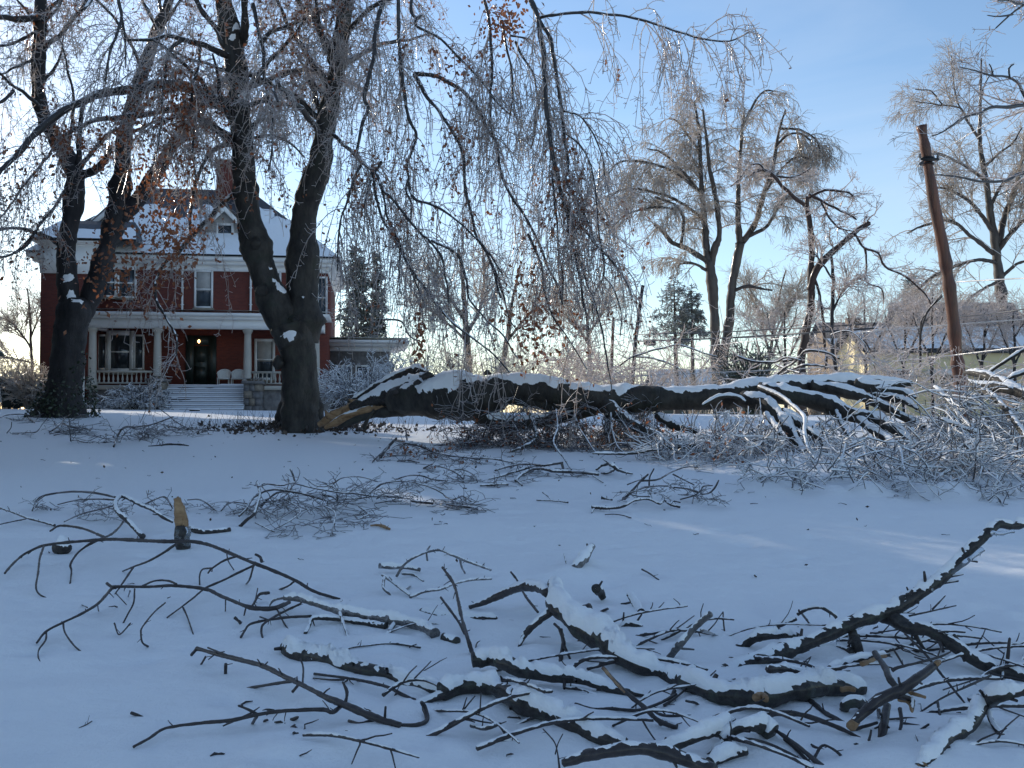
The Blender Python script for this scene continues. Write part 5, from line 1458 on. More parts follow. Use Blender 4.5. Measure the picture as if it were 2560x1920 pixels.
P, W = bush_lines('F', (650, 1330, 1900, 1500), 13.6, 16.0, 80, (0.4, 1.3), updir=(-0.4, 0.0), r0=0.012)
brush(heap, heap_loc, 'snowy_twigs', 'twig_snow', P, W, 260, 1000, (0.25, 0.7), (0.1, 0.3), 0.009)
# soft snow lying through the heap
for _ in range(240):
    p = at('F', rng.uniform(700, 2240), rng.uniform(1080, 1440), 16)
    x, y = p[0] + rng.uniform(-0.5, 1.0), rng.uniform(13.8, 18.5)
    BUMPS.append((x + (y - 16) * 0.3, y, rng.uniform(0.05, 0.26), rng.uniform(0.12, 0.4)))

# more debris behind the log and over the street hedge
back_loc = at('E', 1900, 800, 27.0); back_loc[2] = float(ground_z(back_loc[0], back_loc[1]))
back = empty('iced_thicket', back_loc, 0, 'iced tangle of broken boughs standing up behind the fallen trunk', 'thicket')
P, W = bush_lines('E', (1450, 700, 2200, 880), 24.0, 28.5, 70, (0.9, 2.4), updir=(-0.2, 0.5), r0=0.016)
brush(back, back_loc, 'iced_twigs', 'twig_ice', P, W, 300, 1300, (0.4, 1.2), (0.12, 0.4), 0.009, floor=False)
P, W = bush_lines('F', (150, 680, 1900, 880), 24.0, 30.0, 70, (0.9, 2.4), updir=(-0.2, 0.5), r0=0.016)
brush(back, back_loc, 'iced_twigs', 'twig_ice', P, W, 260, 1100, (0.4, 1.2), (0.12, 0.4), 0.009, floor=False)
for i, (c, pts, w) in enumerate((('N', [(560, 860), (650, 790), (800, 740), (950, 700), (1100, 675), (1300, 740), (1450, 780)], 8), ('N', [(700, 780), (900, 810), (1050, 870), (1150, 940), (1210, 1030)], 8),
     ('N', [(1640, 780), (1800, 830), (1980, 830), (2080, 790), (2212, 810)], 12), ('N', [(1950, 1000), (2050, 900), (2120, 860), (2212, 790)], 13), ('N', [(2000, 860), (2100, 900), (2212, 930)], 13),
     ('F', [(640, 830), (760, 770), (830, 740), (950, 750)], 8), ('F', [(990, 560), (1100, 540), (1190, 620), (1260, 780)], 4), ('F', [(1520, 740), (1520, 560), (1560, 430), (1650, 330)], 6),
     ('F', [(700, 720), (800, 700), (840, 660), (960, 670), (1040, 700)], 9), ('M', [(1190, 870), (1190, 480), (1250, 320), (1400, 150)], 9))):
    g, s_ = Geo(), Geo()
    P = path(c, pts, 26.5, 25.0); Wd = np.full(len(pts), px(c, w, 26)) * np.linspace(1, 0.6, len(pts))
    limb(g, local(P, back_loc), Wd, 8, 0.1, 0.12, 6, 0.02, snow=(s_, 0.012, 0.3, 0.5), seed=60 + i)
    o = g.build('bough', 'bark_oak', back)
    if s_.v: s_.build('snow', 'snow', o)

# ================================================================== BRANCHES LYING IN THE FOREGROUND
def hts(pts, h):
    """Heights above the snow for traced points: h = (start, end) or one value per quarter of the length."""
    h = np.atleast_1d(np.array(h, float))
    if len(h) == 1: h = np.array([h[0], h[0]])
    return np.interp(np.linspace(0, 1, len(pts)), np.linspace(0, 1, len(h)), h)

def FB(label, c, pts, w0, w1, h=(0.03, 0.03), snow=0.0, mat_='bark_stick', twigs=(), name='fallen_branch', k=14, thr=0.15, nz=0.5, rough=0.16, D=None, wmid=None, drift=0.0, group=None, cat='branch', torn=None, sink=None):
    hh = hts(pts, h)
    sink = bool(sink)
    snow = snow * 0.85
    thr = thr + 0.13; nz = nz + 0.15
    rough = rough * 1.5
    if D is None:
        P = np.array([on_ground(c, p[0], p[1], hh[i]) for i, p in enumerate(pts)])
    else:
        P = path(c, pts, *D)
    dist = P[:, 1]
    if c in 'HI' and mat_ == 'bark_dark': w0, w1, wmid = w0 * 1.32, w1 * 1.32, (wmid * 1.32 if wmid else None)
    if D is None and not snow: P = np.array([on_ground(c, p[0], p[1], hh[i] * 0.7) for i, p in enumerate(pts)])
    ws = np.interp(np.linspace(0, 1, len(pts)), [0, 0.5, 1], [w0, wmid if wmid else (w0 + w1) / 2, w1])
    W = np.array([px(c, ws[i], dist[i]) for i in range(len(pts))])
    if sink:
        e_ = 0 if hh[0] < hh[-1] else -1
        P[e_, 2] -= W[e_] * 1.6 + px(c, snow, P[e_, 1])
    P = P + rng.normal(size=P.shape) * (np.array([1, 1, 0.5]) * 0.22) * W[:, None]
    i0 = int(np.argmin(P[:, 2]))
    loc = P[i0].copy()
    loc[2] = float(ground_z(loc[0], loc[1]))
    b = empty(name, loc, 0, label, cat, group or 'broken branches lying on the lawn')
    g, s_ = Geo(), Geo()
    dm = float(np.mean(dist))
    th = px(c, snow, dm)
    rm = float(np.mean(W))
    limb(g, local(P, loc), W, k, max(0.016, rm * 0.5), rough, 0.35 / max(rm, 0.006), 0.004, snow=(s_, th, thr, nz) if snow else None, seed=int(pts[0][0]) % 97)
    o = g.build('wood', mat_, b)
    if s_.v: s_.build('snow', 'snow', b)
    ns_ = int(np.clip(np.linalg.norm(np.diff(P, axis=0), axis=1).sum() * 7, 2, 12))
    UP, UR = uniform_lines([(P, W)], 12)
    qa, qr = spawn(UP, UR, ns_, (0.02, 0.05 + 2.0 * min(rm, 0.03)), (35, 80), 0.0, 0.12, 4, max(0.003, rm * 0.4), 0.55, 0.03, 0.97, 0.15, 0.5)
    g = Geo(); g.tubes(local(qa, loc), qr, 6); g.build('side_stubs', mat_ if mat_ != 'bark_dark' else 'bark_stick', b, kind='stuff')
    if mat_ == 'bark_dark' and rm > 0.025 and not torn and int(pts[0][0]) % 3 == 0:
        for e_, f_ in ((0, 1),):
            dv = P[e_] - P[f_]; dv = dv / (np.linalg.norm(dv) + 1e-9)
            g = Geo(); limb(g, local([P[e_] - dv * 0.02, P[e_] + dv * W[e_] * 0.5], loc), [W[e_] * 0.7, W[e_] * 0.3], 9, 0.006, 0.9, 60); g.build('broken_end', 'torn_wood', b)
    if torn:
        for tp in torn:
            tc, tpts, tw_, th_ = tp
            q = np.array([on_ground(tc, p[0], p[1], th_) for p in tpts])
            g = Geo(); limb(g, local(q, loc), np.full(len(q), px(tc, tw_, dm)) * np.linspace(1, 0.7, len(q)), 10, 0.012, 0.4, 25)
            g.build('torn_wood', 'torn_wood', b)
    uv = np.array([p[:2] for p in pts], float)
    for t in twigs:
        tp, a0, a1 = t[0], t[1], t[2]
        th_ = t[3] if len(t) > 3 else None
        j = int(np.argmin(np.sum((uv - np.array(tp[0])) ** 2, 1)))
        if D is None:
            hs_ = hts(tp, th_ if th_ is not None else (hh[j], 0.0)) * (0.7 if not snow else 1.0) - 0.004
            Q = np.array([on_ground(c, p[0], p[1], hs_[i]) for i, p in enumerate(tp)])
        else:
            dj = D[0] + (D[1] - D[0]) * j / (len(pts) - 1)
            Q = path(c, tp, dj, dj + (t[3] if len(t) > 3 else 0.0))
        Wt = np.array([px(c, w, Q[i][1]) for i, w in enumerate(np.linspace(a0, a1, len(tp)))])
        g, s2 = Geo(), Geo()
        limb(g, local(Q, loc), Wt, 7, 0.024, 0.22, 60, 0.002, snow=(s2, th * 0.35, 0.45, 0.5) if snow else None, seed=int(tp[0][1]) % 89)
        o = g.build('twig', mat_ if mat_ != 'bark_dark' else 'bark_stick', b)
        if s2.v: s2.build('snow', 'snow', o)
    if drift:
        for i in range(0, len(P)):
            BUMPS.append((P[i, 0] + rng.uniform(-.05, .05), P[i, 1] + rng.uniform(-0.02, 0.12), drift * 1.5 * rng.uniform(0.6, 1.1), rng.uniform(0.12, 0.26)))
    return b

# ---- left: the two long bare arching branches
FB('longest bare branch, arching across in front of the splintered upright stub', 'G', [(25, 610), (110, 520), (180, 480), (250, 458), (400, 440), (540, 430), (620, 428), (740, 433), (900, 440), (1040, 440), (1150, 465), (1270, 515), (1370, 555), (1480, 600), (1600, 650), (1700, 705), (1830, 750)], 6, 8, (0.06, 0.3, 0.42, 0.3, 0.02), 0, wmid=11, twigs=[
    ([(235, 465), (215, 530), (205, 610), (195, 680), (210, 720), (265, 750)], 6, 4), ([(530, 430), (480, 455), (420, 500), (380, 560), (385, 600), (375, 685)], 7, 4), ([(560, 415), (480, 380), (400, 360), (320, 355), (270, 383)], 7, 5, (0.34, 0.2)),
    ([(545, 425), (600, 400), (640, 365), (665, 330)], 7, 5, (0.34, 0.30)), ([(945, 455), (880, 500), (800, 545), (720, 575), (660, 600)], 8, 4), ([(720, 575), (690, 620), (650, 680), (620, 722)], 6, 4, (0.16, 0.01)),
    ([(1280, 518), (1210, 540), (1140, 585), (1120, 610)], 7, 4, (0.36, 0.2)), ([(1140, 583), (1090, 590), (1075, 625), (1075, 672)], 5, 4, (0.2, 0.01)), ([(1220, 500), (1230, 545), (1260, 595)], 4, 3), ([(1365, 570), (1345, 640), (1322, 672)], 5, 4),
    ([(1370, 568), (1290, 605), (1200, 650), (1110, 690), (1040, 745), (980, 790), (900, 848)], 7, 4, (0.3, 0.1, 0.01)), ([(1590, 650), (1550, 680), (1500, 700)], 6, 5), ([(1410, 545), (1400, 520), (1375, 508)], 8, 7, (0.24, 0.3)), ([(985, 795), (1010, 850), (1040, 938)], 5, 4, (0.06, 0.01)), ([(170, 485), (130, 505), (100, 530)], 4, 3)])
FB('second bare arching branch with a kinked end and drooping twigs, below the longest one', 'G', [(1560, 768), (1480, 800), (1400, 800), (1330, 790), (1200, 735), (1110, 695), (950, 675), (800, 685), (620, 685), (600, 700), (530, 770), (430, 830), (340, 875), (250, 925), (195, 985)], 12, 6, (0.08, 0.16, 0.26, 0.2, 0.02), 0, twigs=[
    ([(950, 668), (900, 650), (830, 652), (760, 682)], 6, 5, (0.25, 0.24)), ([(610, 690), (575, 665)], 10, 8, (0.23, 0.24)), ([(250, 925), (245, 970), (210, 1020), (205, 1060), (220, 1098)], 5, 4), ([(340, 878), (350, 930), (400, 1000), (455, 1045)], 5, 4),
    ([(725, 695), (720, 770), (690, 830), (662, 885)], 5, 4), ([(1325, 790), (1310, 850)], 5, 4), ([(525, 770), (530, 815)], 4, 4), ([(1215, 755), (1213, 815)], 3, 3), ([(1490, 800), (1530, 880), (1575, 940)], 5, 4), ([(470, 795), (440, 780)], 4, 3), ([(625, 720), (680, 780)], 3, 3, (0.14, 0.01)), ([(700, 705), (690, 735)], 4, 3)])
FB('thin crooked twig standing in the snow below the two arching branches', 'G', [(890, 770), (830, 820), (770, 900), (760, 940), (770, 985), (800, 1005)], 4, 5, (0.22, 0.16, 0.01))
FB('little forked twig poking from open snow', 'G', [(615, 880), (635, 940), (670, 915), (700, 880)], 4, 4, (0.08, 0.01, 0.08))
FB('short stub of twig by the snow-crusted icy branch', 'G', [(1265, 845), (1280, 860), (1300, 880)], 9, 8, (0.07, 0.03), 4)
FB('icy grey branch capped with snow, running from the bare branches to the tangle', 'H', [(-220, 600), (-120, 610), (0, 640), (100, 665), (250, 700), (400, 730), (580, 765), (705, 822)], 16, 34, (0.14, 0.12, 0.07, 0.05), 26, 'bark_icy', wmid=28, drift=0.03, twigs=[([(120, 690), (150, 780), (180, 865)], 9, 8), ([(455, 760), (420, 820), (405, 862)], 16, 13), ([(-220, 600), (-290, 620), (-330, 680)], 9, 7, (0.14, 0.02))])
FB('dark branch with a hooked end lying just under the icy grey branch', 'G', [(1640, 935), (1660, 890), (1690, 852), (1800, 855), (1939, 872), (2080, 895)], 8, 16, (0.02, 0.08, 0.06, 0.03), 10, 'bark_dark')
FB('bent bare twig ending in a drooping hook above the mossy log', 'G', [(1680, 840), (1560, 845), (1450, 860), (1350, 885), (1320, 920), (1300, 957)], 8, 6, (0.1, 0.1, 0.02), twigs=[([(1450, 862), (1400, 845)], 4, 4, (0.1, 0.12))])
FB('slim drooping twig crossing the bent bare twig', 'G', [(1620, 775), (1500, 830), (1420, 880), (1408, 920), (1415, 970)], 7, 5, (0.12, 0.1, 0.01))
FB('short bare sprig arching left of the icy branch end', 'G', [(1450, 715), (1400, 725), (1370, 770), (1340, 815)], 8, 5, (0.14, 0.01), twigs=[([(1375, 755), (1388, 690)], 4, 3, (0.07, 0.14))])
# ---- bare forked branch lower left
FB('bare branch slanting down from a forked tip to a snowy hook, lower left', 'G', [(1065, 1012), (1180, 1045), (1300, 1075), (1420, 1110), (1550, 1175), (1650, 1225), (1750, 1275), (1850, 1320), (1950, 1360), (2060, 1400), (2165, 1435)], 11, 20, (0.16, 0.2, 0.14, 0.06), 0, wmid=14, twigs=[
    ([(1065, 1012), (1030, 1050)], 9, 8, (0.16, 0.13)), ([(1240, 1058), (1180, 1035), (1120, 1010)], 7, 5, (0.19, 0.22)), ([(1580, 1190), (1450, 1210), (1330, 1230)], 8, 7, (0.16, 0.02)), ([(1630, 1205), (1635, 1120), (1620, 1070)], 6, 5, (0.15, 0.27)),
    ([(1862, 1318), (1868, 1260), (1850, 1200)], 7, 6, (0.11, 0.24)), ([(1612, 1205), (1575, 1250)], 8, 8, (0.15, 0.09)), ([(2072, 1395), (2076, 1330)], 8, 7, (0.08, 0.18)), ([(2030, 1395), (1940, 1420), (1880, 1405)], 10, 8, (0.06, 0.02)), ([(2165, 1435), (2240, 1430), (2300, 1400), (2285, 1330), (2270, 1305)], 19, 9, (0.05, 0.04, 0.14))])
FB('longest thin bare branch trailing toward the lower left corner', 'G', [(1840, 1325), (1790, 1360), (1740, 1345), (1600, 1350), (1480, 1360), (1380, 1375), (1250, 1400), (1100, 1415), (950, 1435), (870, 1455), (800, 1500), (725, 1545)], 12, 7, (0.1, 0.12, 0.1, 0.05, 0.02), 0, twigs=[([(1390, 1372), (1340, 1345), (1285, 1322)], 8, 7, (0.1, 0.18)), ([(1385, 1378), (1360, 1420)], 8, 7)])
FB('tiny upright peg of wood below the bare forked tip', 'G', [(1215, 1150), (1215, 1095)], 8, 8, (0.01, 0.1))
FB('tiny slanting peg of wood beside the upright one', 'G', [(1085, 1105), (1110, 1058)], 5, 5, (0.01, 0.09))
FB('sunken twig end at the lower left, mostly buried', 'G', [(705, 1360), (740, 1370), (780, 1385)], 9, 5, (0.03, 0.0))
FB('sliver of buried stick showing as a dark line in the lower left', 'G', [(430, 1440), (465, 1425), (500, 1405)], 4, 3, (0.01, 0.012))
FB('rough twig half buried under the bare slanting branch', 'H', [(160, 1415), (240, 1435), (330, 1460)], 7, 6, (0.03, 0.02), 5)
# ---- mossy snow-covered logs of the tangle
FB('mossy log under thick snow at the left of the tangle, its cut end dark', 'H', [(-215, 900), (-150, 930), (-60, 960), (0, 985), (150, 1022), (300, 1052), (430, 1082), (560, 1118), (680, 1165), (770, 1190)], 44, 26, (0.06, 0.045, 0.03), 58, 'bark_dark', k=16, drift=0.035, thr=0.2, nz=0.9)
FB('thick mossy branch with scalloped snow running to the bottom of the tangle', 'H', [(760, 1190), (800, 1160), (900, 1135), (1010, 1135), (1100, 1185), (1250, 1245), (1400, 1300), (1530, 1355), (1630, 1400), (1720, 1440), (1870, 1500)], 38, 34, (0.06, 0.09, 0.07, 0.04), 52, 'bark_dark', k=18, drift=0.03, wmid=46, thr=0.3, nz=0.8, twigs=[([(780, 1190), (700, 1215), (580, 1262), (480, 1312)], 28, 12), ([(1370, 1320), (1300, 1342), (1190, 1392)], 11, 8), ([(1415, 1290), (1425, 1240)], 22, 24, (0.07, 0.12))])
FB('curved mossy branch with a blunt hooked end in the middle of the tangle', 'H', [(935, 985), (1000, 968), (1080, 968), (1160, 1005), (1230, 1042), (1400, 1075), (1600, 1115), (1800, 1162), (1990, 1195)], 34, 12, (0.1, 0.12, 0.08, 0.05), 50, 'bark_dark', k=16, drift=0.03, wmid=36, thr=0.25, nz=0.6)
FB('stoutest mossy branch of the tangle, snow-backed, rising to a forked top', 'H', [(2190, 1100), (2110, 1065), (2040, 1035), (1950, 1000), (1850, 935), (1750, 860), (1650, 780), (1560, 705), (1480, 640), (1440, 570), (1420, 520)], 28, 34, (0.05, 0.1, 0.16, 0.26, 0.3), 58, 'bark_dark', k=18, wmid=62, drift=0.05, thr=0.15, nz=0.6, twigs=[
    ([(1400, 570), (1340, 535), (1230, 535), (1100, 590), (1000, 632), (920, 658)], 40, 12, (0.29, 0.28, 0.1, 0.03)), ([(1420, 680), (1330, 755), (1262, 820), (1220, 912)], 32, 10, (0.24, 0.02)), ([(1600, 690), (1660, 650)], 34, 20, (0.25, 0.3)), ([(1560, 800), (1680, 850)], 26, 30, (0.03, 0.05)), ([(1600, 880), (1720, 920)], 28, 26, (0.02, 0.03))])
FB('snow-plastered broken stub standing at the top of the tangle', 'H', [(1570, 430), (1600, 395), (1640, 335), (1665, 285)], 36, 20, (0.02, 0.1, 0.18), 20, 'bark_icy', thr=-0.1, twigs=[([(1525, 410), (1510, 370), (1500, 330)], 7, 5, (0.04, 0.12))], drift=0.05)
FB('small jagged stump end beside the stoutest mossy branch', 'H', [(1690, 545), (1715, 565), (1745, 600)], 24, 16, (0.12, 0.02), 10, 'bark_dark')
FB('frosted chip of branch lying alone right of the snow-backed fork', 'H', [(1900, 575), (1930, 630), (1975, 700)], 12, 18, (0.1, 0.02), 22, 'bark_dark', thr=-0.2)
FB('curled dark root-like piece right of the stout branch', 'H', [(1850, 790), (1890, 765), (1940, 770), (1975, 790)], 20, 14, (0.03, 0.08, 0.03), 14, 'bark_dark', twigs=[([(1870, 780), (1900, 830)], 18, 14)])
# ---- frosted thin arcs behind
FB('frosted thin branch bowed like a hoop at the back of the tangle', 'H', [(470, 472), (520, 400), (600, 345), (720, 308), (820, 342), (900, 378), (1050, 432)], 9, 6, (0.02, 0.22, 0.26, 0.04), 7, 'bark_icy', thr=0.3, twigs=[([(862, 368), (870, 410), (895, 455)], 9, 5), ([(660, 372), (656, 320), (676, 283)], 6, 5, (0.15, 0.3))])
FB('frosted wavy stick below the hooped branch', 'H', [(550, 592), (650, 562), (740, 548), (830, 512), (920, 492), (1050, 482)], 9, 7, (0.05, 0.12, 0.06), 9, 'bark_icy', thr=0.2, twigs=[([(560, 590), (600, 600)], 8, 6), ([(555, 600), (575, 635)], 7, 6)])
FB('frosted forked piece at the left of the hooped branch', 'H', [(380, 460), (450, 505), (550, 590)], 11, 9, (0.12, 0.05), 10, 'bark_icy', thr=0.1, twigs=[([(395, 475), (390, 540), (430, 580), (465, 620)], 10, 8), ([(515, 550), (555, 530)], 8, 7)])
FB('short frosted bar with a dark sawn end behind the forked piece', 'H', [(360, 405), (440, 408), (520, 412), (610, 425)], 18, 12, (0.06, 0.04), 16, 'bark_icy', thr=-0.1, twigs=[([(505, 452), (580, 462), (635, 500)], 8, 7)])
FB('straight bare stick leaning upright in the middle of the tangle', 'H', [(755, 415), (820, 510), (850, 620), (880, 740), (910, 880), (928, 942)], 9, 12, (0.46, 0.3, 0.02))
FB('shorter bare stick leaning against the straight upright one', 'H', [(745, 600), (800, 680), (850, 755), (892, 822)], 7, 10, (0.24, 0.06))
FB('flat mossy log lying under the leaning bare sticks', 'H', [(620, 690), (750, 712), (900, 718), (1085, 728)], 20, 14, (0.03, 0.03), 26, 'bark_dark', wmid=30, drift=0.04)
FB('broken grey butt end at the tail of the icy grey branch', 'H', [(760, 845), (800, 855), (848, 868)], 22, 18, (0.03, 0.03), 16, 'bark_dark')
FB('thin wavy twig lying on snow above the scalloped mossy branch', 'H', [(105, 940), (190, 908), (300, 890), (420, 880), (520, 886), (620, 902)], 6, 7, (0.02, 0.05, 0.03), 4)
FB('doubled thin twig beneath the mossy log at left', 'H', [(-40, 1068), (150, 1092), (300, 1118), (420, 1152), (500, 1192), (580, 1232)], 7, 12, (0.06, 0.08, 0.03), twigs=[([(150, 1105), (60, 1105), (-40, 1095)], 7, 5, (0.08, 0.05)), ([(170, 1110), (100, 1155)], 6, 5), ([(150, 1250), (170, 1180), (140, 1120)], 9, 7, (0.04, 0.16))])
FB('pale-tipped snapped stick leaning across the lower tangle', 'H', [(1740, 1030), (1800, 1100), (1880, 1180), (1980, 1262), (2080, 1350), (2185, 1400)], 11, 18, (0.3, 0.18, 0.03), wmid=15, twigs=[([(2070, 1345), (2115, 1415)], 10, 8)], torn=[('H', [(1742, 1034), (1800, 1102), (1870, 1180)], 9, 0.3)])
FB('upright peeled peg with a thin side stick in the middle of the tangle', 'H', [(1482, 800), (1496, 880), (1490, 940), (1475, 1005)], 14, 12, (0.2, 0.02), twigs=[([(1500, 900), (1530, 960), (1555, 1025)], 9, 7), ([(1440, 760), (1470, 790), (1492, 830)], 7, 9, (0.2, 0.16))])
FB('thin frosted stick behind the stout forked branch', 'H', [(1170, 440), (1215, 500), (1265, 590), (1340, 690)], 6, 8, (0.34, 0.1))
FB('kinked dark piece on open snow below the scalloped branch', 'H', [(930, 1388), (1000, 1402), (1055, 1392), (1105, 1378), (1150, 1460)], 13, 14, (0.03, 0.09, 0.02), 3)
FB('flat sliver of bark on open snow at the bottom', 'H', [(1090, 1484), (1200, 1482), (1330, 1474)], 8, 8, (0.012, 0.012), 4, wmid=14)
FB('big bare brown branch crossing the bottom edge', 'H', [(1490, 1612), (1600, 1580), (1700, 1562), (1900, 1528), (2100, 1545), (2260, 1590), (2420, 1665)], 18, 40, (0.1, 0.16, 0.1), 8, 'bark_stick', wmid=44, k=16, thr=0.6)
FB('spindly sprig standing at the bottom edge left of the brown branch', 'H', [(1475, 1650), (1460, 1560), (1442, 1490), (1370, 1410)], 6, 4, (0.02, 0.2), twigs=[([(1445, 1560), (1460, 1500), (1490, 1440)], 5, 4, (0.1, 0.2))])
FB('thin dark twig running between the two lower mossy branches', 'H', [(1570, 1250), (1680, 1282), (1800, 1282), (1950, 1292), (2080, 1252), (2190, 1195)], 8, 11, (0.04, 0.06, 0.08), twigs=[([(1800, 1275), (1660, 1300)], 6, 5)])
FB('stubby dark stick under the curved mossy branch', 'H', [(1510, 1150), (1620, 1168), (1712, 1208)], 13, 12, (0.03, 0.03), 5, twigs=[([(1620, 1170), (1625, 1225)], 16, 12)])
FB('dark twig ending under the brown branch at the bottom', 'I', [(0, 1265), (60, 1225), (140, 1160)], 9, 6, (0.05, 0.1), twigs=[([(40, 1230), (65, 1170)], 14, 12, (0.05, 0.1))])
# ---- right: the big rising branch and what lies under it
FB('big rising branch, snow on its back, climbing out at the right', 'I', [(370, 1062), (520, 1005), (650, 962), (780, 925), (900, 862), (1050, 792), (1200, 732), (1330, 682), (1450, 640), (1580, 570), (1680, 492), (1800, 392), (1900, 300), (2000, 192), (2050, 155), (2130, 160), (2260, 145), (2420, 190), (2600, 360), (2760, 680), (2850, 900)], 42, 7, snow=26, mat_='bark_dark', D=(5.9, 6.6), wmid=29, k=18, thr=0.35, nz=0.6, twigs=[([(1610, 560), (1605, 500), (1598, 440)], 12, 8), ([(1690, 520), (1740, 508), (1808, 498)], 9, 6), ([(1760, 470), (1838, 455)], 8, 5), ([(1850, 350), (1832, 295)], 9, 7), ([(1860, 365), (1925, 380)], 9, 7), ([(1500, 560), (1490, 535)], 6, 5), ([(1340, 690), (1420, 640)], 20, 12, 0.1)])
ib = [o for o in bpy.data.objects if o.get('label', '').startswith('big rising branch')][0]
g = Geo()
for pts, w in (([(2010, 200), (2080, 205), (2150, 190)], 13), ([(1700, 500), (1760, 450), (1830, 400), (1960, 300)], 15), ([(900, 905), (1050, 850), (1180, 790), (1290, 745)], 14)):
    P = path('I', pts, 6.25); g = Geo(); limb(g, local(P, np.array(ib.location)), np.full(len(P), px('I', w, 6.2)), 10, 0.02, 0.5, 30); g.build('ice', 'clear_ice', ib)
for u, v, l_ in ((1060, 850, 40), (1075, 840, 30), (1135, 830, 70), (760, 975, 40), (2040, 205, 20), (1940, 320, 26), (1650, 545, 24)):
    p = at('I', u, v, 6.15); q = at('I', u + 2, v + l_, 6.15)
    g = Geo(); limb(g, local([p, (p + q) / 2, q], np.array(ib.location)), [0.006, 0.005, 0.001], 6, 0.01, 0.1, 40); g.build('icicle', 'clear_ice', ib)
FB('heaviest snow-laden log at the right of the tangle with torn pale patches', 'I', [(20, 1075), (110, 1105), (200, 1130), (400, 1180), (600, 1195), (800, 1175), (1000, 1150), (1120, 1150), (1225, 1165)], 40, 36, (0.05, 0.1, 0.12, 0.1, 0.06), 62, 'bark_dark', wmid=54, k=20, drift=0.05, thr=0.3, nz=0.7, torn=[('I', [(560, 1215), (600, 1200), (630, 1225)], 24, 0.15), ('I', [(1090, 1165), (1130, 1160), (1175, 1168)], 15, 0.13)], twigs=[([(200, 1140), (230, 1200), (280, 1270)], 40, 26, (0.08, 0.02)), ([(200, 1090), (215, 1130)], 22, 26, (0.1, 0.1)), ([(640, 1040), (760, 1040), (880, 1075), (950, 1120)], 24, 34, (0.2, 0.12))])
FB('curved branch drooping right from the big rising one into the corner', 'I', [(1330, 705), (1400, 730), (1480, 770), (1600, 800), (1750, 872), (1900, 962), (2050, 1032), (2250, 1085)], 34, 30, snow=24, mat_='bark_dark', D=(6.2, 5.7), k=16, wmid=30, thr=0.45, nz=0.6, twigs=[([(1690, 815), (1750, 805), (1850, 812)], 9, 7), ([(1530, 800), (1560, 860), (1600, 920)], 14, 11), ([(1780, 830), (1850, 910), (1940, 970)], 12, 8), ([(1520, 820), (1532, 915)], 7, 5), ([(2050, 1060), (2055, 1180), (2070, 1280)], 11, 8), ([(2110, 1000), (2125, 850)], 12, 8)])
FB('branch with one snow-drifted side in the lower right corner', 'I', [(1560, 1659), (1640, 1590), (1750, 1480), (1880, 1360), (1950, 1270), (2000, 1220), (2080, 1202), (2260, 1160)], 34, 26, (0.04, 0.08, 0.16, 0.26), 60, 'bark_dark', k=16, wmid=32, thr=0.1, nz=0.5, drift=0.05, twigs=[([(1990, 1300), (2020, 1370), (2070, 1440), (2100, 1455)], 18, 18, (0.12, 0.03)), ([(1940, 1310), (1910, 1370)], 12, 10), ([(1700, 1520), (1760, 1580)], 10, 8)])
FB('freshly cut branch with yellow ends lying on top of the tangle', 'I', [(1160, 1380), (1230, 1302), (1330, 1222), (1450, 1160), (1550, 1100), (1690, 996)], 28, 18, (0.12, 0.24, 0.36), 6, 'bark_stick', wmid=36, k=16, thr=0.75, torn=[('I', [(1150, 1388), (1172, 1368), (1185, 1352)], 27, 0.12), ('I', [(1675, 1008), (1692, 992)], 16, 0.36), ('I', [(1470, 1180), (1530, 1190), (1605, 1212)], 12, 0.24), ('I', [(1440, 1225), (1500, 1240), (1525, 1300)], 13, 0.2)], twigs=[([(1440, 1200), (1520, 1225), (1524, 1290)], 26, 10, (0.24, 0.2)), ([(1320, 1290), (1322, 1340)], 12, 10)])
FB('dark stick leaning into the freshly cut branch', 'I', [(1298, 942), (1350, 1022), (1390, 1100), (1425, 1145)], 20, 18, (0.4, 0.28))
FB('upright dark post stuck in snow below the freshly cut branch', 'I', [(1365, 1265), (1345, 1400), (1332, 1510)], 26, 28, (0.2, 0.02), 0)
FB('dark slab lying at the foot of the upright post', 'I', [(1170, 1512), (1280, 1500), (1395, 1520)], 14, 24, (0.02, 0.02), 4, 'bark_dark')
FB('snow-topped torn limb with a pale split tip', 'I', [(1015, 1045), (1120, 1005), (1250, 970), (1340, 955), (1388, 950)], 24, 6, (0.1, 0.14, 0.16), 26, 'bark_dark', torn=[('I', [(1215, 1010), (1300, 975), (1385, 952)], 15, 0.15)])
FB('hoop of bare stick behind the rising branch', 'I', [(818, 702), (880, 672), (960, 660), (1020, 690), (1058, 716)], 11, 9, (0.16, 0.24, 0.16), 4, twigs=[([(840, 690), (875, 735), (912, 790)], 7, 5), ([(832, 700), (830, 675)], 7, 6, (0.16, 0.2))])
FB('short snowy stub left of the stick hoop', 'I', [(680, 788), (740, 762), (812, 732)], 12, 10, (0.08, 0.16), 16, 'bark_stick', twigs=[([(690, 790), (735, 810)], 12, 10)])
FB('rounded snow-backed branch behind the big rising one', 'I', [(480, 912), (520, 875), (570, 845), (640, 830), (740, 830), (820, 836)], 24, 16, (0.04, 0.14, 0.1), 30, 'bark_dark', drift=0.05, thr=0.2)
FB('frosted stub tilting up alone left of the rising branch', 'I', [(28, 972), (100, 890), (200, 782), (292, 700)], 22, 22, (0.03, 0.32), 14, 'bark_icy', wmid=24, thr=0.2, twigs=[([(230, 800), (290, 820), (335, 835)], 11, 10)])
FB('thin upright twig beside the frosted tilting stub', 'I', [(376, 825), (366, 760), (364, 690)], 5, 4, (0.01, 0.2))
FB('dark clump of bark in snow by the frosted tilting stub', 'I', [(215, 945), (260, 935), (320, 925)], 18, 18, (0.02, 0.02), 16, 'bark_dark', drift=0.06)
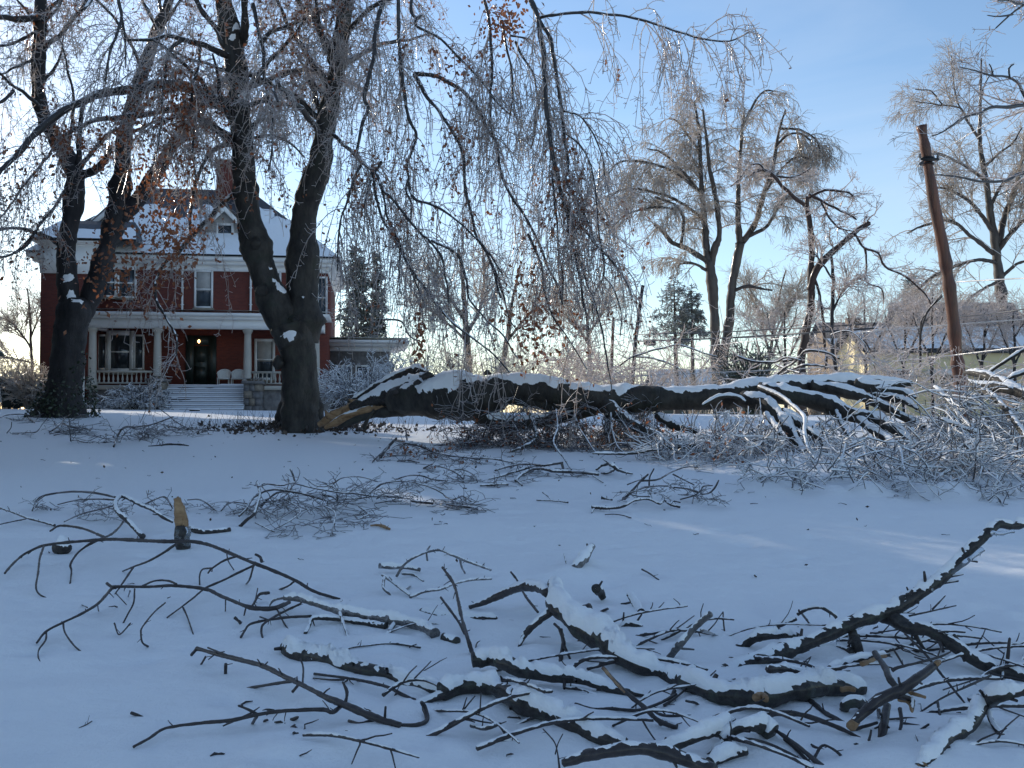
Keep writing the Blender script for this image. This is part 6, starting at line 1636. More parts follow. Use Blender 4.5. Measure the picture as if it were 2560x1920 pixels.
FB('stout short leg under the big rising branch', 'I', [(1160, 815), (1190, 880), (1200, 950)], 24, 28, (0.26, 0.02), 0, 'bark_dark')
FB('dark curved stick lying behind the stout short leg', 'I', [(930, 912), (1000, 905), (1060, 915), (1150, 945)], 16, 22, (0.05, 0.03), 10, 'bark_dark', twigs=[([(890, 930), (960, 965), (1015, 995)], 11, 9), ([(860, 1000), (960, 970)], 11, 9)])
FB('long thin budded stick crossing down behind the freshly cut branch', 'I', [(1480, 820), (1600, 942), (1700, 1062), (1850, 1252)], 8, 6, (0.4, 0.24, 0.02), wmid=9)
FB('budded stick rising right above the freshly cut branch', 'I', [(1400, 1045), (1440, 1030), (1550, 1000), (1700, 960), (1762, 930)], 12, 6, (0.2, 0.3), twigs=[([(1470, 1018), (1440, 965), (1408, 915)], 7, 6, (0.24, 0.34)), ([(1680, 965), (1705, 900)], 5, 4, (0.28, 0.34)), ([(1600, 985), (1540, 965)], 6, 4, (0.26, 0.28))])
FB('long straight budded twig slanting across the right of the tangle', 'I', [(1560, 1312), (1700, 1222), (1850, 1150), (2005, 1078)], 6, 7, (0.03, 0.14, 0.2), twigs=[([(1805, 1170), (1800, 1130)], 5, 4, (0.14, 0.19)), ([(1680, 1238), (1692, 1310), (1708, 1388)], 8, 10, (0.1, 0.01)), ([(1600, 1290), (1575, 1345)], 6, 5)])
FB('finer budded twig lying above the long straight one', 'I', [(1715, 1168), (1850, 1122), (1942, 1090)], 4, 5, (0.04, 0.1))
FB('thin forked twig sticking out above the drooping branch', 'I', [(1505, 710), (1640, 682), (1792, 648)], 7, 4, (0.3, 0.36), twigs=[([(1650, 672), (1690, 630), (1728, 588)], 6, 4, (0.33, 0.42))])
FB('low twig with a stub end right of the upright post', 'I', [(1365, 1348), (1500, 1338), (1600, 1352), (1748, 1362)], 7, 6, (0.05, 0.03))
FB('second low twig lying just in front of the first', 'I', [(1460, 1372), (1560, 1388), (1675, 1412)], 9, 6, (0.04, 0.02), twigs=[([(1555, 1430), (1628, 1380)], 8, 8, (0.02, 0.07)), ([(1450, 1280), (1460, 1370), (1435, 1460)], 12, 9, (0.16, 0.02))])
FB('long bare stick bowing through the lower right of the tangle', 'I', [(580, 1340), (640, 1322), (720, 1306), (860, 1322), (1000, 1372), (1120, 1422), (1210, 1468)], 14, 9, (0.05, 0.14, 0.1, 0.04), wmid=18, twigs=[([(1150, 1415), (1220, 1395), (1310, 1368)], 13, 10, (0.07, 0.1)), ([(1120, 1420), (1140, 1470)], 8, 7)])
FB('dark stick running down from under the heaviest log', 'I', [(860, 1205), (980, 1300), (1060, 1345), (1140, 1385)], 16, 14, (0.1, 0.05), twigs=[([(780, 1220), (820, 1265), (860, 1285)], 12, 11, (0.06, 0.03))])
FB('pair of bare sticks leaning to the bottom edge', 'I', [(660, 1398), (780, 1480), (880, 1570), (990, 1660)], 11, 18, (0.14, 0.04), twigs=[([(740, 1470), (820, 1540), (900, 1630)], 9, 12, (0.1, 0.03))])
FB('thin knobbly stick left of the leaning pair at the bottom', 'I', [(485, 1468), (620, 1492), (750, 1550), (905, 1645)], 9, 10, (0.14, 0.03), twigs=[([(770, 1560), (775, 1620)], 7, 6)])
FB('snow-mounded branch stub at the bottom of the tangle', 'I', [(-40, 1545), (60, 1515), (150, 1482), (280, 1425), (420, 1362)], 28, 24, (0.05, 0.1, 0.12), 60, 'bark_dark', thr=-0.05, drift=0.05, k=16)
FB('snow-mounded knuckle of branch next to the mounded stub', 'I', [(355, 1470), (430, 1420), (520, 1385), (600, 1380), (665, 1435)], 20, 36, (0.08, 0.14, 0.08), 58, 'bark_dark', thr=-0.05, drift=0.05, k=16, twigs=[([(410, 1440), (330, 1510), (235, 1592)], 20, 16, (0.1, 0.02)), ([(400, 1455), (420, 1520)], 14, 12)])
FB('flat snow-covered slab at the bottom edge', 'I', [(280, 1610), (400, 1570), (520, 1545)], 26, 20, (0.04, 0.06), 50, 'bark_dark', thr=-0.3)
FB('twin dark splinters lying in the lower right corner', 'I', [(1840, 1468), (1900, 1490), (2000, 1495)], 6, 8, (0.03, 0.04), twigs=[([(1870, 1480), (1960, 1520), (2045, 1545)], 9, 5, (0.03, 0.01))])
FB('buried stick end at the right edge of the lower corner', 'I', [(2085, 1522), (2150, 1530), (2250, 1532)], 6, 10, (0.02, 0.03), 4)
FB('curled thick root end by the freshly cut branch', 'I', [(1240, 1272), (1180, 1242), (1110, 1252), (1100, 1290)], 26, 22, (0.04, 0.12, 0.04), 16, 'bark_dark')
FB('bent twig among the snow mounds at the bottom', 'I', [(920, 1590), (970, 1512), (1040, 1532), (1112, 1592)], 9, 8, (0.02, 0.1, 0.02))
FB('thin stick in the snow mounds under the heaviest log', 'I', [(-60, 1300), (0, 1325), (150, 1332), (275, 1330)], 12, 10, (0.05, 0.04), twigs=[([(135, 1235), (210, 1260), (236, 1345)], 8, 10, (0.15, 0.02))])
FB('stub of grey stick left of the bottom snow mounds', 'I', [(0, 1355), (40, 1375), (80, 1395)], 14, 10, (0.03, 0.02), 4)
FB('single thin twig on open snow right of the tangle top', 'H', [(1978, 428), (2030, 455), (2080, 488)], 5, 4, (0.03, 0.005))

for i in range(40):                                    # slim sticks nobody could tell apart
    y = rng.uniform(4.5, 6.6); x = rng.uniform(0.2, 3.1) if i < 31 else rng.uniform(-1.0, 0.6)
    a = rng.uniform(-0.7, 0.7) + (0.4 if i % 3 else -0.5); ln = rng.uniform(0.35, 0.95); z0 = float(ground_z(x, y))
    hs0, hs1 = rng.uniform(0.0, 0.05), rng.uniform(0.02, 0.16)
    P = np.array([(x + math.cos(a) * ln * f, y + math.sin(a) * ln * f * 0.8 + 0.04 * math.sin(5 * f + i), float(ground_z(x, y)) + hs0 + (hs1 - hs0) * f + 0.05 * math.sin(3 * f)) for f in np.linspace(0, 1, 6)])
    loc = P[0].copy()
    b = empty('fallen_branch', loc, 0, 'slim bare stick lying loose in the foreground tangle', 'branch', 'slim sticks in the tangle')
    r_ = rng.uniform(0.006, 0.015)
    g = Geo(); s_ = Geo()
    limb(g, local(P, loc), np.linspace(r_, r_ * 0.6, 6), 8, 0.02, 0.25, 50, 0.003, snow=(s_, 0.008, 0.5, 0.6), seed=i); g.build('wood', 'bark_stick', b)
    if s_.v: s_.build('snow', 'snow', b)
    sp_, sr_ = spawn(local(P, loc)[None], np.linspace(r_, r_ * 0.6, 6)[None], 3, (0.05, 0.22), (30, 65), 0.0, 0.12, 5, 0.005, 0.6, 0.2, 0.95)
    for j in range(3):
        g = Geo(); g.tubes(sp_[j:j + 1], sr_[j:j + 1], 5); g.build('twig', 'bark_stick', b)

# ---- odd pieces left of the middle
def stub():
    p0 = on_ground('G', 985, 485, 0.0)
    b = empty('splintered_stub', p0, 0, 'splintered wooden stub standing upright, raw yellow wood at its tip', 'stub')
    d = p0[1]
    P = local(np.array([at('G', u, v, d) for u, v in ((990, 490), (985, 440), (978, 390), (975, 350))]), p0)
    g = Geo(); limb(g, P, px('G', 1, d) * np.array([38, 34, 36, 32]), 16, 0.02, 0.25, 14); g.build('bark', 'bark_dark', b)
    for j, (du, top, w) in enumerate(((-10, 205, 19), (2, 212, 18), (12, 232, 18), (-19, 228, 13), (20, 268, 13), (-4, 198, 9), (9, 222, 11))):
        P = local(np.array([at('G', u, v, d + 0.015 * (j % 3 - 1)) for u, v in ((978 + du, 372), (978 + du * 1.1, 330), (972 + du, (330 + top) / 2), (960 + du * 0.8, top))]), p0)
        g = Geo(); limb(g, P, px('G', 1, d) * np.array([w, w * 1.15, w * 1.1, w * 0.8]), 8, 0.015, 0.35, 22, seed=j); g.build('splinter', 'torn_wood', b)
    g = Geo()
    for pts, w in (([(955, 375), (965, 410), (985, 430)], 13), ([(1010, 360), (1015, 400), (1000, 430)], 13), ([(985, 430), (1000, 450), (1015, 440)], 16)):
        P = local(np.array([at('G', u, v, d - 0.05) for u, v in pts]), p0); limb(g, P, np.full(3, px('G', w, d)), 10, 0.012, 0.6, 30)
    g.build('ice', 'clear_ice', b)
stub()
def clod():
    p0 = on_ground('G', 335, 505, 0.0)
    b = empty('mossy_clod', p0, 0, 'round mossy clod under a cap of snow, far left of the splintered stub', 'clod')
    d = p0[1]
    P = local(np.array([at('G', u, v, d) for u, v in ((290, 478), (320, 475), (350, 474), (380, 482))]), p0)
    g, s_ = Geo(), Geo(); limb(g, P, px('G', 1, d) * np.array([22, 36, 38, 20]), 18, 0.015, 0.35, 16, snow=(s_, 0.05, 0.25, 0.5)); g.build('body', 'bark_dark', b); s_.build('snow', 'snow', b)
clod()
FB('short snow-topped log lying right of the splintered stub', 'G', [(1030, 372), (1070, 385), (1130, 388), (1240, 375)], 16, 12, (0.05, 0.04), 12, 'bark_dark', wmid=18, drift=0.03)
FB('orange-brown chip of bare wood on open snow', 'J', [(1205, 1160), (1260, 1152), (1320, 1162), (1378, 1188)], 7, 12, (0.03, 0.03), 0, 'torn_wood', wmid=13)
FB('thin stick reaching in from the left edge', 'G', [(-20, 248), (60, 278), (140, 308), (200, 325), (290, 352)], 5, 6, (0.1, 0.06, 0.02), 2, twigs=[([(140, 316), (60, 332), (-20, 350)], 5, 4, (0.06, 0.06))])
FB('snow-dusted sapling stem looping down left of the splintered stub', 'G', [(930, 335), (880, 308), (820, 270), (740, 232), (690, 205), (645, 198), (615, 235), (632, 285), (700, 345), (765, 412)], 7, 14, (0.1, 0.24, 0.3, 0.24, 0.03), 6, wmid=10)

def clump(name, label, c, stems, twig_n, len2, len3, mat_='twig_dark', r=0.0055, cat='branches', leaves=0, snow_on=0.0, hmax=0.5):
    """Twiggy broken spray: traced stems plus the fine twigs that fill it."""
    S = []
    for pts, w0, w1, h in stems:
        hh = hts(pts, h)
        P = np.array([on_ground(c, p[0], p[1], hh[i]) for i, p in enumerate(pts)])
        S.append((P, np.array([px(c, w, P[i][1]) for i, w in enumerate(np.linspace(w0, w1, len(pts)))])))
    loc = S[0][0][0].copy(); loc[2] = float(ground_z(loc[0], loc[1]))
    b = empty(name, loc, 0, label, cat)
    for i, (P, W) in enumerate(S):
        g, s_ = Geo(), Geo()
        limb(g, local(P, loc), W, 8, 0.03, 0.15, 30, 0.006, snow=(s_, snow_on, 0.5, 0.5) if snow_on else None, seed=i * 3)
        o = g.build('stem', 'bark_stick', b)
        if s_.v: s_.build('snow', 'snow', o)
    LP, LR = uniform_lines(S, 12)
    brush(b, loc, 'fine_twigs', mat_, LP, LR, twig_n, twig_n * 4, len2, len3, r, grav=-0.07, leaves=leaves, flat=0.55)
    return b

clump('fallen_spray', 'large twiggy spray of dark branches in the middle of the lawn', 'J', [
    ([(0, 1170), (60, 1110), (130, 1050), (160, 960), (185, 870), (165, 775)], 14, 13, (0.02, 0.2, 0.34)), ([(165, 800), (230, 770), (330, 785), (400, 785), (490, 765), (620, 800), (780, 830), (930, 855), (1080, 865), (1200, 885)], 8, 6, (0.34, 0.4, 0.3, 0.12)),
    ([(-10, 1070), (60, 1000), (120, 900), (200, 850), (300, 825), (430, 840), (560, 860), (680, 890), (760, 915)], 10, 8, (0.05, 0.24, 0.34, 0.2)), ([(190, 990), (240, 930), (330, 860), (430, 845), (550, 850)], 10, 7, (0.03, 0.2, 0.3)), ([(505, 755), (490, 700), (467, 640)], 9, 9, (0.36, 0.5)),
    ([(590, 710), (680, 780), (760, 800), (840, 795), (910, 845)], 6, 4, (0.36, 0.3, 0.2)), ([(800, 835), (900, 740), (1000, 705), (1130, 712), (1270, 750)], 5, 4, (0.2, 0.4, 0.2)), ([(1160, 890), (1280, 790), (1400, 755), (1550, 750), (1700, 785), (1850, 850), (1900, 900)], 7, 4, (0.1, 0.34, 0.3, 0.1)),
    ([(900, 920), (1080, 910), (1220, 890), (1400, 895), (1500, 905)], 8, 6, (0.06, 0.06)), ([(780, 980), (870, 1030), (870, 1120), (838, 1245)], 8, 6, (0.12, 0.16, 0.01)), ([(1100, 980), (1180, 1050), (1110, 1095)], 8, 6, (0.06, 0.06)), ([(1580, 930), (1700, 945), (1780, 955)], 12, 9, (0.04, 0.03)), ([(760, 880), (850, 890), (880, 915)], 10, 8, (0.2, 0.2)), ([(420, 920), (560, 1020), (420, 1140), (320, 1190)], 6, 4, (0.2, 0.2, 0.01)), ([(1250, 950), (1380, 930), (1490, 930)], 7, 5, (0.04, 0.03)), ([(140, 1130), (230, 1170), (320, 1215)], 6, 6, (0.06, 0.01))],
    130, (0.2, 0.7), (0.08, 0.28), snow_on=0.006)
clump('fallen_spray', 'fine frosted spray of twigs around the looping sapling stem, far left', 'G', [
    ([(175, 275), (200, 215), (260, 185), (400, 170), (520, 180), (620, 200)], 3, 6, (0.05, 0.24, 0.3)), ([(310, 240), (420, 215), (520, 210), (620, 215)], 3, 5, (0.1, 0.24)), ([(350, 330), (440, 290), (540, 265), (615, 245)], 3, 5, (0.03, 0.2)), ([(760, 250), (830, 215), (890, 200), (930, 260)], 4, 3, (0.2, 0.24, 0.06)), ([(1010, 215), (1080, 215), (1160, 270)], 3, 3, (0.16, 0.05)), ([(1190, 275), (1240, 230), (1330, 235)], 3, 3, (0.02, 0.12))],
    60, (0.2, 0.5), (0.06, 0.18), mat_='twig_dark', r=0.004)
clump('fallen_spray', 'bare low twigs with curled tips between the big spray and the fallen trunk', 'J', [
    ([(1430, 740), (1540, 700), (1680, 700), (1780, 735), (1900, 745)], 5, 6, (0.04, 0.2, 0.08)), ([(1800, 605), (1900, 630), (2000, 680), (2060, 730)], 5, 5, (0.3, 0.06)), ([(1980, 640), (2080, 650), (2160, 700), (2190, 760)], 5, 4, (0.2, 0.02)), ([(1880, 880), (1960, 920), (2050, 885), (2130, 940)], 5, 5, (0.05, 0.12)), ([(1900, 960), (2050, 985), (2190, 1005)], 8, 6, (0.04, 0.03))],
    60, (0.2, 0.6), (0.08, 0.25), mat_='twig_dark', r=0.0055)
clump('fallen_spray', 'heavier broken boughs piled below the fallen trunk, mid lawn', 'K', [
    ([(0, 292), (120, 300), (280, 310), (420, 340), (520, 350)], 5, 7, (0.1, 0.1)), ([(280, 400), (370, 370), (480, 350), (580, 350), (660, 358), (740, 345), (810, 335)], 7, 10, (0.04, 0.12, 0.2)), ([(230, 468), (330, 440), (450, 405), (540, 375), (640, 365)], 6, 12, (0.02, 0.1)), ([(440, 480), (480, 440), (540, 400), (620, 380), (740, 405), (860, 410), (960, 415), (1095, 430)], 10, 13, (0.03, 0.1, 0.05)), ([(800, 335), (815, 385)], 10, 9, (0.2, 0.1)), ([(440, 470), (490, 515)], 8, 7, (0.03, 0.02)),
    ([(160, 518), (280, 512), (380, 510)], 7, 8, (0.03, 0.03)), ([(1050, 440), (1130, 495)], 5, 4, (0.04, 0.01))],
    40, (0.2, 0.6), (0.08, 0.22), mat_='twig_dark', r=0.006, snow_on=0.014)
clump('fallen_spray', 'dark twiggy limb running from beneath the beech toward the lawn', 'J', [
    ([(1295, 530), (1360, 440), (1440, 355)], 14, 12, (0.02, 0.3)), ([(1440, 370), (1540, 400), (1640, 420), (1760, 470), (1850, 500), (2000, 520), (2212, 545)], 9, 6, (0.25, 0.25, 0.12, 0.1)), ([(1220, 575), (1290, 500), (1350, 440)], 5, 5, (0.02, 0.2)), ([(1530, 280), (1540, 370)], 7, 8, (0.5, 0.25)), ([(1640, 420), (1720, 440), (1800, 480), (1940, 455)], 6, 4, (0.2, 0.14)), ([(1450, 565), (1560, 555), (1650, 575)], 6, 6, (0.03, 0.03)), ([(1690, 630), (1770, 590)], 7, 5, (0.02, 0.12))],
    80, (0.2, 0.7), (0.08, 0.25), mat_='twig_dark', r=0.006, leaves=90)
clump('fallen_spray', 'open fan of slender bare twigs on the lawn right of centre', 'K', [
    ([(1300, 625), (1360, 560), (1420, 490), (1485, 430)], 10, 8, (0.02, 0.42)), ([(1440, 480), (1510, 478), (1580, 465), (1650, 420), (1720, 390), (1790, 368), (1870, 373)], 8, 5, (0.32, 0.35, 0.4)), ([(1340, 585), (1430, 540), (1540, 522), (1640, 520)], 6, 5, (0.14, 0.26)), ([(1495, 515), (1500, 450), (1532, 385)], 7, 5, (0.2, 0.45)), ([(1680, 430), (1760, 470), (1850, 515)], 5, 3, (0.34, 0.2)), ([(1350, 590), (1420, 605), (1500, 608)], 5, 4, (0.1, 0.02)),
    ([(1740, 628), (1850, 595), (1900, 560), (1920, 525), (1995, 518)], 6, 4, (0.02, 0.2)), ([(1900, 585), (1960, 580), (2010, 540), (2040, 478)], 6, 6, (0.1, 0.36)), ([(1690, 532), (1800, 545), (1880, 570)], 6, 6, (0.2, 0.12)), ([(1850, 600), (1835, 658)], 5, 4, (0.08, 0.01)), ([(1320, 510), (1400, 480), (1440, 472)], 4, 4, (0.2, 0.3))],
    36, (0.15, 0.5), (0.06, 0.2), mat_='twig_dark', r=0.005)
FB('bare stick with a rough shaggy butt and an arched end, right of centre', 'K', [(1040, 688), (1100, 690), (1180, 695), (1260, 690), (1310, 670), (1380, 635), (1480, 625), (1540, 645), (1580, 662), (1610, 635), (1660, 665), (1740, 685)], 14, 9, (0.03, 0.04, 0.16, 0.1, 0.02), 5, wmid=8, twigs=[([(1060, 700), (1040, 735)], 7, 5), ([(1660, 665), (1690, 640), (1740, 650)], 7, 6, (0.08, 0.1))])
FB('thin twig lying in front of the shaggy-butted stick', 'K', [(1145, 748), (1220, 745), (1290, 755), (1350, 775)], 4, 4, (0.04, 0.02))
FB('dark knot of wood lying alone behind the shaggy-butted stick', 'K', [(1115, 610), (1145, 618), (1200, 632)], 14, 6, (0.04, 0.02), 4, 'bark_dark')
FB('two-legged bough stub like a pair of compasses, below the fallen trunk', 'K', [(1075, 395), (1120, 360), (1175, 340), (1200, 355), (1240, 390), (1290, 410), (1360, 425)], 10, 6, (0.02, 0.22, 0.02), 8, 'bark_dark', wmid=16, twigs=[([(1210, 395), (1160, 420), (1115, 420)], 14, 6, (0.06, 0.02)), ([(1175, 340), (1130, 310)], 7, 5, (0.22, 0.26))])
FB('long thin twig on open snow in the centre', 'K', [(605, 633), (700, 637), (780, 642), (855, 652)], 5, 6, (0.02, 0.02), 2, twigs=[([(720, 632), (690, 600), (650, 572)], 4, 3, (0.02, 0.1))])
clump('fallen_spray', 'thin bare branches strewn below the ivy-footed tree', 'L', [
    ([(-20, 930), (60, 895), (170, 880), (290, 885), (400, 910), (480, 910)], 6, 5, (0.1, 0.18, 0.1)), ([(330, 920), (370, 950), (410, 980)], 8, 5, (0.1, 0.02)), ([(150, 1105), (300, 1100), (430, 1090), (500, 1000), (570, 920)], 5, 4, (0.02, 0.1, 0.4)), ([(580, 1095), (680, 1030), (780, 920), (830, 880)], 7, 5, (0.02, 0.4)),
    ([(840, 1200), (830, 1050), (815, 920)], 7, 5, (0.02, 0.6)), ([(840, 1195), (900, 1185), (960, 1205), (1040, 1215)], 6, 4, (0.03, 0.02)), ([(590, 1110), (760, 1085), (900, 1050), (1060, 1010), (1200, 985)], 7, 5, (0.05, 0.15)), ([(740, 990), (850, 1030), (960, 1040), (1060, 1070)], 9, 6, (0.2, 0.1)), ([(80, 1105), (130, 1040), (138, 970)], 5, 4, (0.02, 0.3)), ([(640, 1130), (760, 1100), (860, 1060)], 6, 4, (0.05, 0.1))],
    60, (0.3, 0.9), (0.1, 0.35), mat_='twig_dark', r=0.0075)
clump('fallen_spray', 'bare bough propped up like a bent arm between the ivy-footed tree and the beech', 'L', [
    ([(1350, 1265), (1400, 1130), (1440, 1060), (1500, 1030), (1620, 1030), (1800, 1000), (1920, 960), (2050, 910)], 11, 6, (0.02, 0.35, 0.3, 0.5)), ([(1500, 1025), (1650, 1050), (1850, 990), (2000, 1020), (2133, 1060)], 6, 6, (0.3, 0.2)), ([(1660, 980), (1700, 900), (1730, 820)], 4, 3, (0.4, 0.8)), ([(1870, 800), (1980, 880), (2100, 980), (2250, 1060)], 5, 5, (0.8, 0.2)), ([(2000, 1020), (2150, 1050), (2350, 1060), (2600, 1080)], 7, 5, (0.2, 0.1)), ([(1650, 1185), (1700, 1140), (1760, 1120), (1830, 1135)], 6, 4, (0.02, 0.1)), ([(1220, 1212), (1330, 1208), (1430, 1210)], 6, 4, (0.02, 0.02))],
    60, (0.3, 1.0), (0.1, 0.35), mat_='twig_dark', r=0.0075)
FB('dark flat stick lying on the snow left of the beech', 'L', [(1760, 1255), (1900, 1245), (2000, 1235), (2133, 1240), (2230, 1250)], 5, 6, (0.02, 0.03), 0, 'bark_dark', wmid=14)

# ---- scattered small stuff
P, W = [], []
for i in range(170):                                   # chips and stick ends around the tangle
    x, y = rng.uniform(-1.5, 3.4), rng.uniform(4.2, 7.6)
    a = rng.uniform(0, 2 * math.pi); tilt = rng.uniform(-0.1, 0.5); ln = rng.uniform(0.03, 0.09) + 0.16 * rng.uniform() ** 3
    z0 = float(ground_z(x, y)) + 0.005
    pp = []
    for j in range(5):
        pp.append((x + math.cos(a) * ln * j / 4, y + math.sin(a) * ln * j / 4, z0 + tilt * ln * j / 4 + rng.normal() * 0.003)); a += rng.normal() * 0.25
    P.append(pp); W.append(np.array([0.6, 1, 1, 0.9, 0.4]) * (0.003 + 0.008 * rng.uniform() ** 2))
g = Geo(); g.tubes(np.array(P), np.array(W), 5)
g.build('stick_litter', 'bark_stick', kind='stuff', label='short chips and stick ends strewn through the foreground tangle', cat='sticks')
for _ in range(260):
    BUMPS.append((rng.uniform(-1.2, 3.6), rng.uniform(4.2, 7.6), rng.uniform(0.015, 0.075), rng.uniform(0.06, 0.2)))
g = Geo()
P, W = [], []
for i in range(120):
    y = 6.5 + 22 * random.random() ** 1.3
    x = random.uniform(-0.5, 0.5) * y + random.gauss(0, 0.3)
    if i < 80:
        p = at('J', random.uniform(-600, 2600), random.uniform(420, 1100), 1.0); y = random.uniform(11, 23); x = random.gauss(0.5, 2.8)
    a = random.uniform(-0.9, 0.9) + (math.pi if random.random() < .5 else 0)
    ln = random.uniform(0.02, 0.07) + 0.1 * random.random() ** 3
    pp = []
    for j in range(4):
        q = np.array([x + math.cos(a) * ln * j / 3, y + math.sin(a) * ln * j / 3, 0]); a += random.gauss(0, 0.35)
        q[2] = float(ground_z(q[0], q[1])) + 0.006 + 0.02 * random.random()
        pp.append(q)
    P.append(pp); W.append(np.linspace(1, 0.5, 4) * random.uniform(0.0025, 0.006))
g.tubes(np.array(P), np.array(W), 4)
g.build('twig_litter', 'bark_stick', kind='stuff', label='small broken twigs littering the snow', cat='twigs')
g = Geo()
q = []
for _ in range(900):
    a = random.uniform(0, 2 * math.pi); r_ = abs(random.gauss(0, 1.0)) + 0.45
    x, y = beech_loc[0] + 0.3 + r_ * math.cos(a) * 1.5, beech_loc[1] - 0.3 + r_ * math.sin(a) * 1.1 - 0.4
    q.append((x, y, float(ground_z(x, y)) + random.uniform(0.02, 0.16) * max(0.3, 1.4 - r_ * 0.5)))
leaf_quads(g, np.array(q), 0.15, 0.1)
for _ in range(80):
    y = 8 + 16 * random.random(); x = random.uniform(-0.5, 0.4) * y
    q2 = np.array([[x, y, float(ground_z(x, y)) + 0.015]]); leaf_quads(g, q2, 0.05, -0.1)
g.build('leaf_litter', 'leaf_dark', smooth=False, kind='stuff', label='dead brown leaves lying round the foot of the beech', cat='leaves')
weed = Geo()
P, W = [], []
for _ in range(420):
    a = random.uniform(0, 2 * math.pi); r_ = abs(random.gauss(0, 1.1)) + 0.5
    x, y = beech_loc[0] + r_ * math.cos(a) * 1.6, beech_loc[1] - 0.4 + r_ * math.sin(a) * 0.8
    b0 = np.array([x, y, float(ground_z(x, y)) - 0.02]); dv = unit(np.array([random.gauss(0, .35), random.gauss(0, .35), 1.0])); ln = random.uniform(0.15, 0.6)
    pp = [b0]
    for j in range(4):
        dv = unit(dv + np.array([random.gauss(0, .18), random.gauss(0, .18), -0.08])); pp.append(pp[-1] + dv * ln / 4)
    P.append(pp); W.append(np.linspace(0.006, 0.003, 5))
weed.tubes(np.array(P), np.array(W), 3)
weed.build('dry_weeds', 'twig_dark', kind='stuff', label='dry weed stalks standing in snow round the beech foot', cat='weeds')
for _ in range(60):
    a = random.uniform(0, 2 * math.pi); r_ = random.uniform(0.3, 1.3)
    BUMPS.append((beech_loc[0] + r_ * math.cos(a) * 1.3, beech_loc[1] - 0.3 + r_ * math.sin(a), random.uniform(0.04, 0.14), random.uniform(0.2, 0.4)))

# ================================================================== STREET SIDE: POLES, WIRES, HOUSES
def pole(label, c, pts, w0, w1, d, mat_, bracket=None):
    P = path(c, pts, d); W = radii(c, pts, w0, w1, d)
    gz = float(ground_z(P[-1][0], P[-1][1]))
    if P[-1][2] > gz:
        dv = (P[-1] - P[-2]); dv /= abs(dv[2]) + 1e-6
        P = np.concatenate([P, [P[-1] + dv * (P[-1][2] - gz + 0.3)]]); W = np.append(W, W[-1])
    loc = P[-1].copy()
    o = empty('utility_pole', loc, 0, label, 'pole', 'utility poles along the street')
    g, s_ = Geo(), Geo()
    limb(g, local(P, loc), W, 18, 0.12, 0.05, 3, seed=5, snow=(s_, 0.04, 0.8, 0.2))
    g.build('post', mat_, o)
    if bracket is not None:
        bc, bu, bv = bracket
        p = local(at(bc, bu, bv, d), loc)
        r_ = px(c, (w0 + w1) / 2, d)
        for dz in (-0.09, 0.09):
            g = Geo()
            a = np.linspace(0, 2 * math.pi, 15)
            g.tubes(np.stack([p[0] + (r_ + 0.015) * np.cos(a), p[1] + (r_ + 0.015) * np.sin(a), np.full(15, p[2] + dz)], -1)[None], np.full((1, 15), 0.022), 6)
            g.build('clamp', 'metal_dark', o)
        g = Geo()
        limb(g, [p + [-r_ - 0.1, -r_, 0.02], p + [0, -r_ - 0.05, 0.0], p + [r_ + 0.12, -r_ * 0.6, 0.03]], [0.04, 0.06, 0.04], 8, 0.03, 0.1, 10); g.build('bracket', 'metal_dark', o)
        for sx in (-1, 1):
            g = Geo(); q = p + [sx * (r_ + 0.1), -r_ * 0.7, 0.06]
            g.tubes(np.stack([q, q + [0, 0, 0.04], q + [0, 0, 0.08], q + [0, 0, 0.13]])[None], np.array([[0.02, 0.05, 0.03, 0.045]]), 10); g.build('insulator', 'stone_grey', o)
        g = Geo()
        for k_ in range(5):
            q0 = p + [-r_ * 0.9, -r_, 0.0]; limb(g, [q0, q0 + [-0.08 - 0.03 * k_, -0.02, -0.2], q0 + [-0.02 * k_, 0, -0.5 - 0.05 * k_]], [0.012, 0.01, 0.008], 5, 0.05, 0)
        g.build('loose_wire', 'wire_dark', o)
    return o
PD = 30.0
pole('thick reddish wooden pole leaning left, snapped of its crossarm', 'D', [(1525, 745), (1560, 950), (1600, 1200), (1650, 1450), (1685, 1659), (1714, 1900), (1738, 2140), (1748, 2210)], 27, 40, PD, 'pole_wood', ('D', 1560, 955))
pole('thin dark pole leaning right above the fallen trunk', 'N', [(762, 125), (745, 260), (722, 430), (700, 600), (685, 780)], 16, 18, 48, 'bark_oak')
pole('short distant reddish pole seen among frosted twigs', 'N', [(492, 420), (488, 520), (484, 640), (480, 760)], 13, 14, 75, 'pole_wood')
g = Geo()
tp = at('N', 828, 648, 47)
tloc = tp.copy()
tb = empty('cable_box', tloc, 0, 'dark splice box hanging on the lower street cable', 'box')
limb(g, [(-0.28, 0, 0), (-0.2, 0, -0.02), (0.2, 0, -0.02), (0.28, 0, 0)], [0.06, 0.13, 0.13, 0.06], 12, 0.05, 0.05, 6)
g.build('housing', 'metal_dark', tb)
g = Geo(); limb(g, [(-0.3, 0, 0.1), (0, 0, 0.12), (0.3, 0, 0.1)], [0.02, 0.02, 0.02], 6, 0.05, 0.0); g.build('hanger', 'metal_dark', tb)

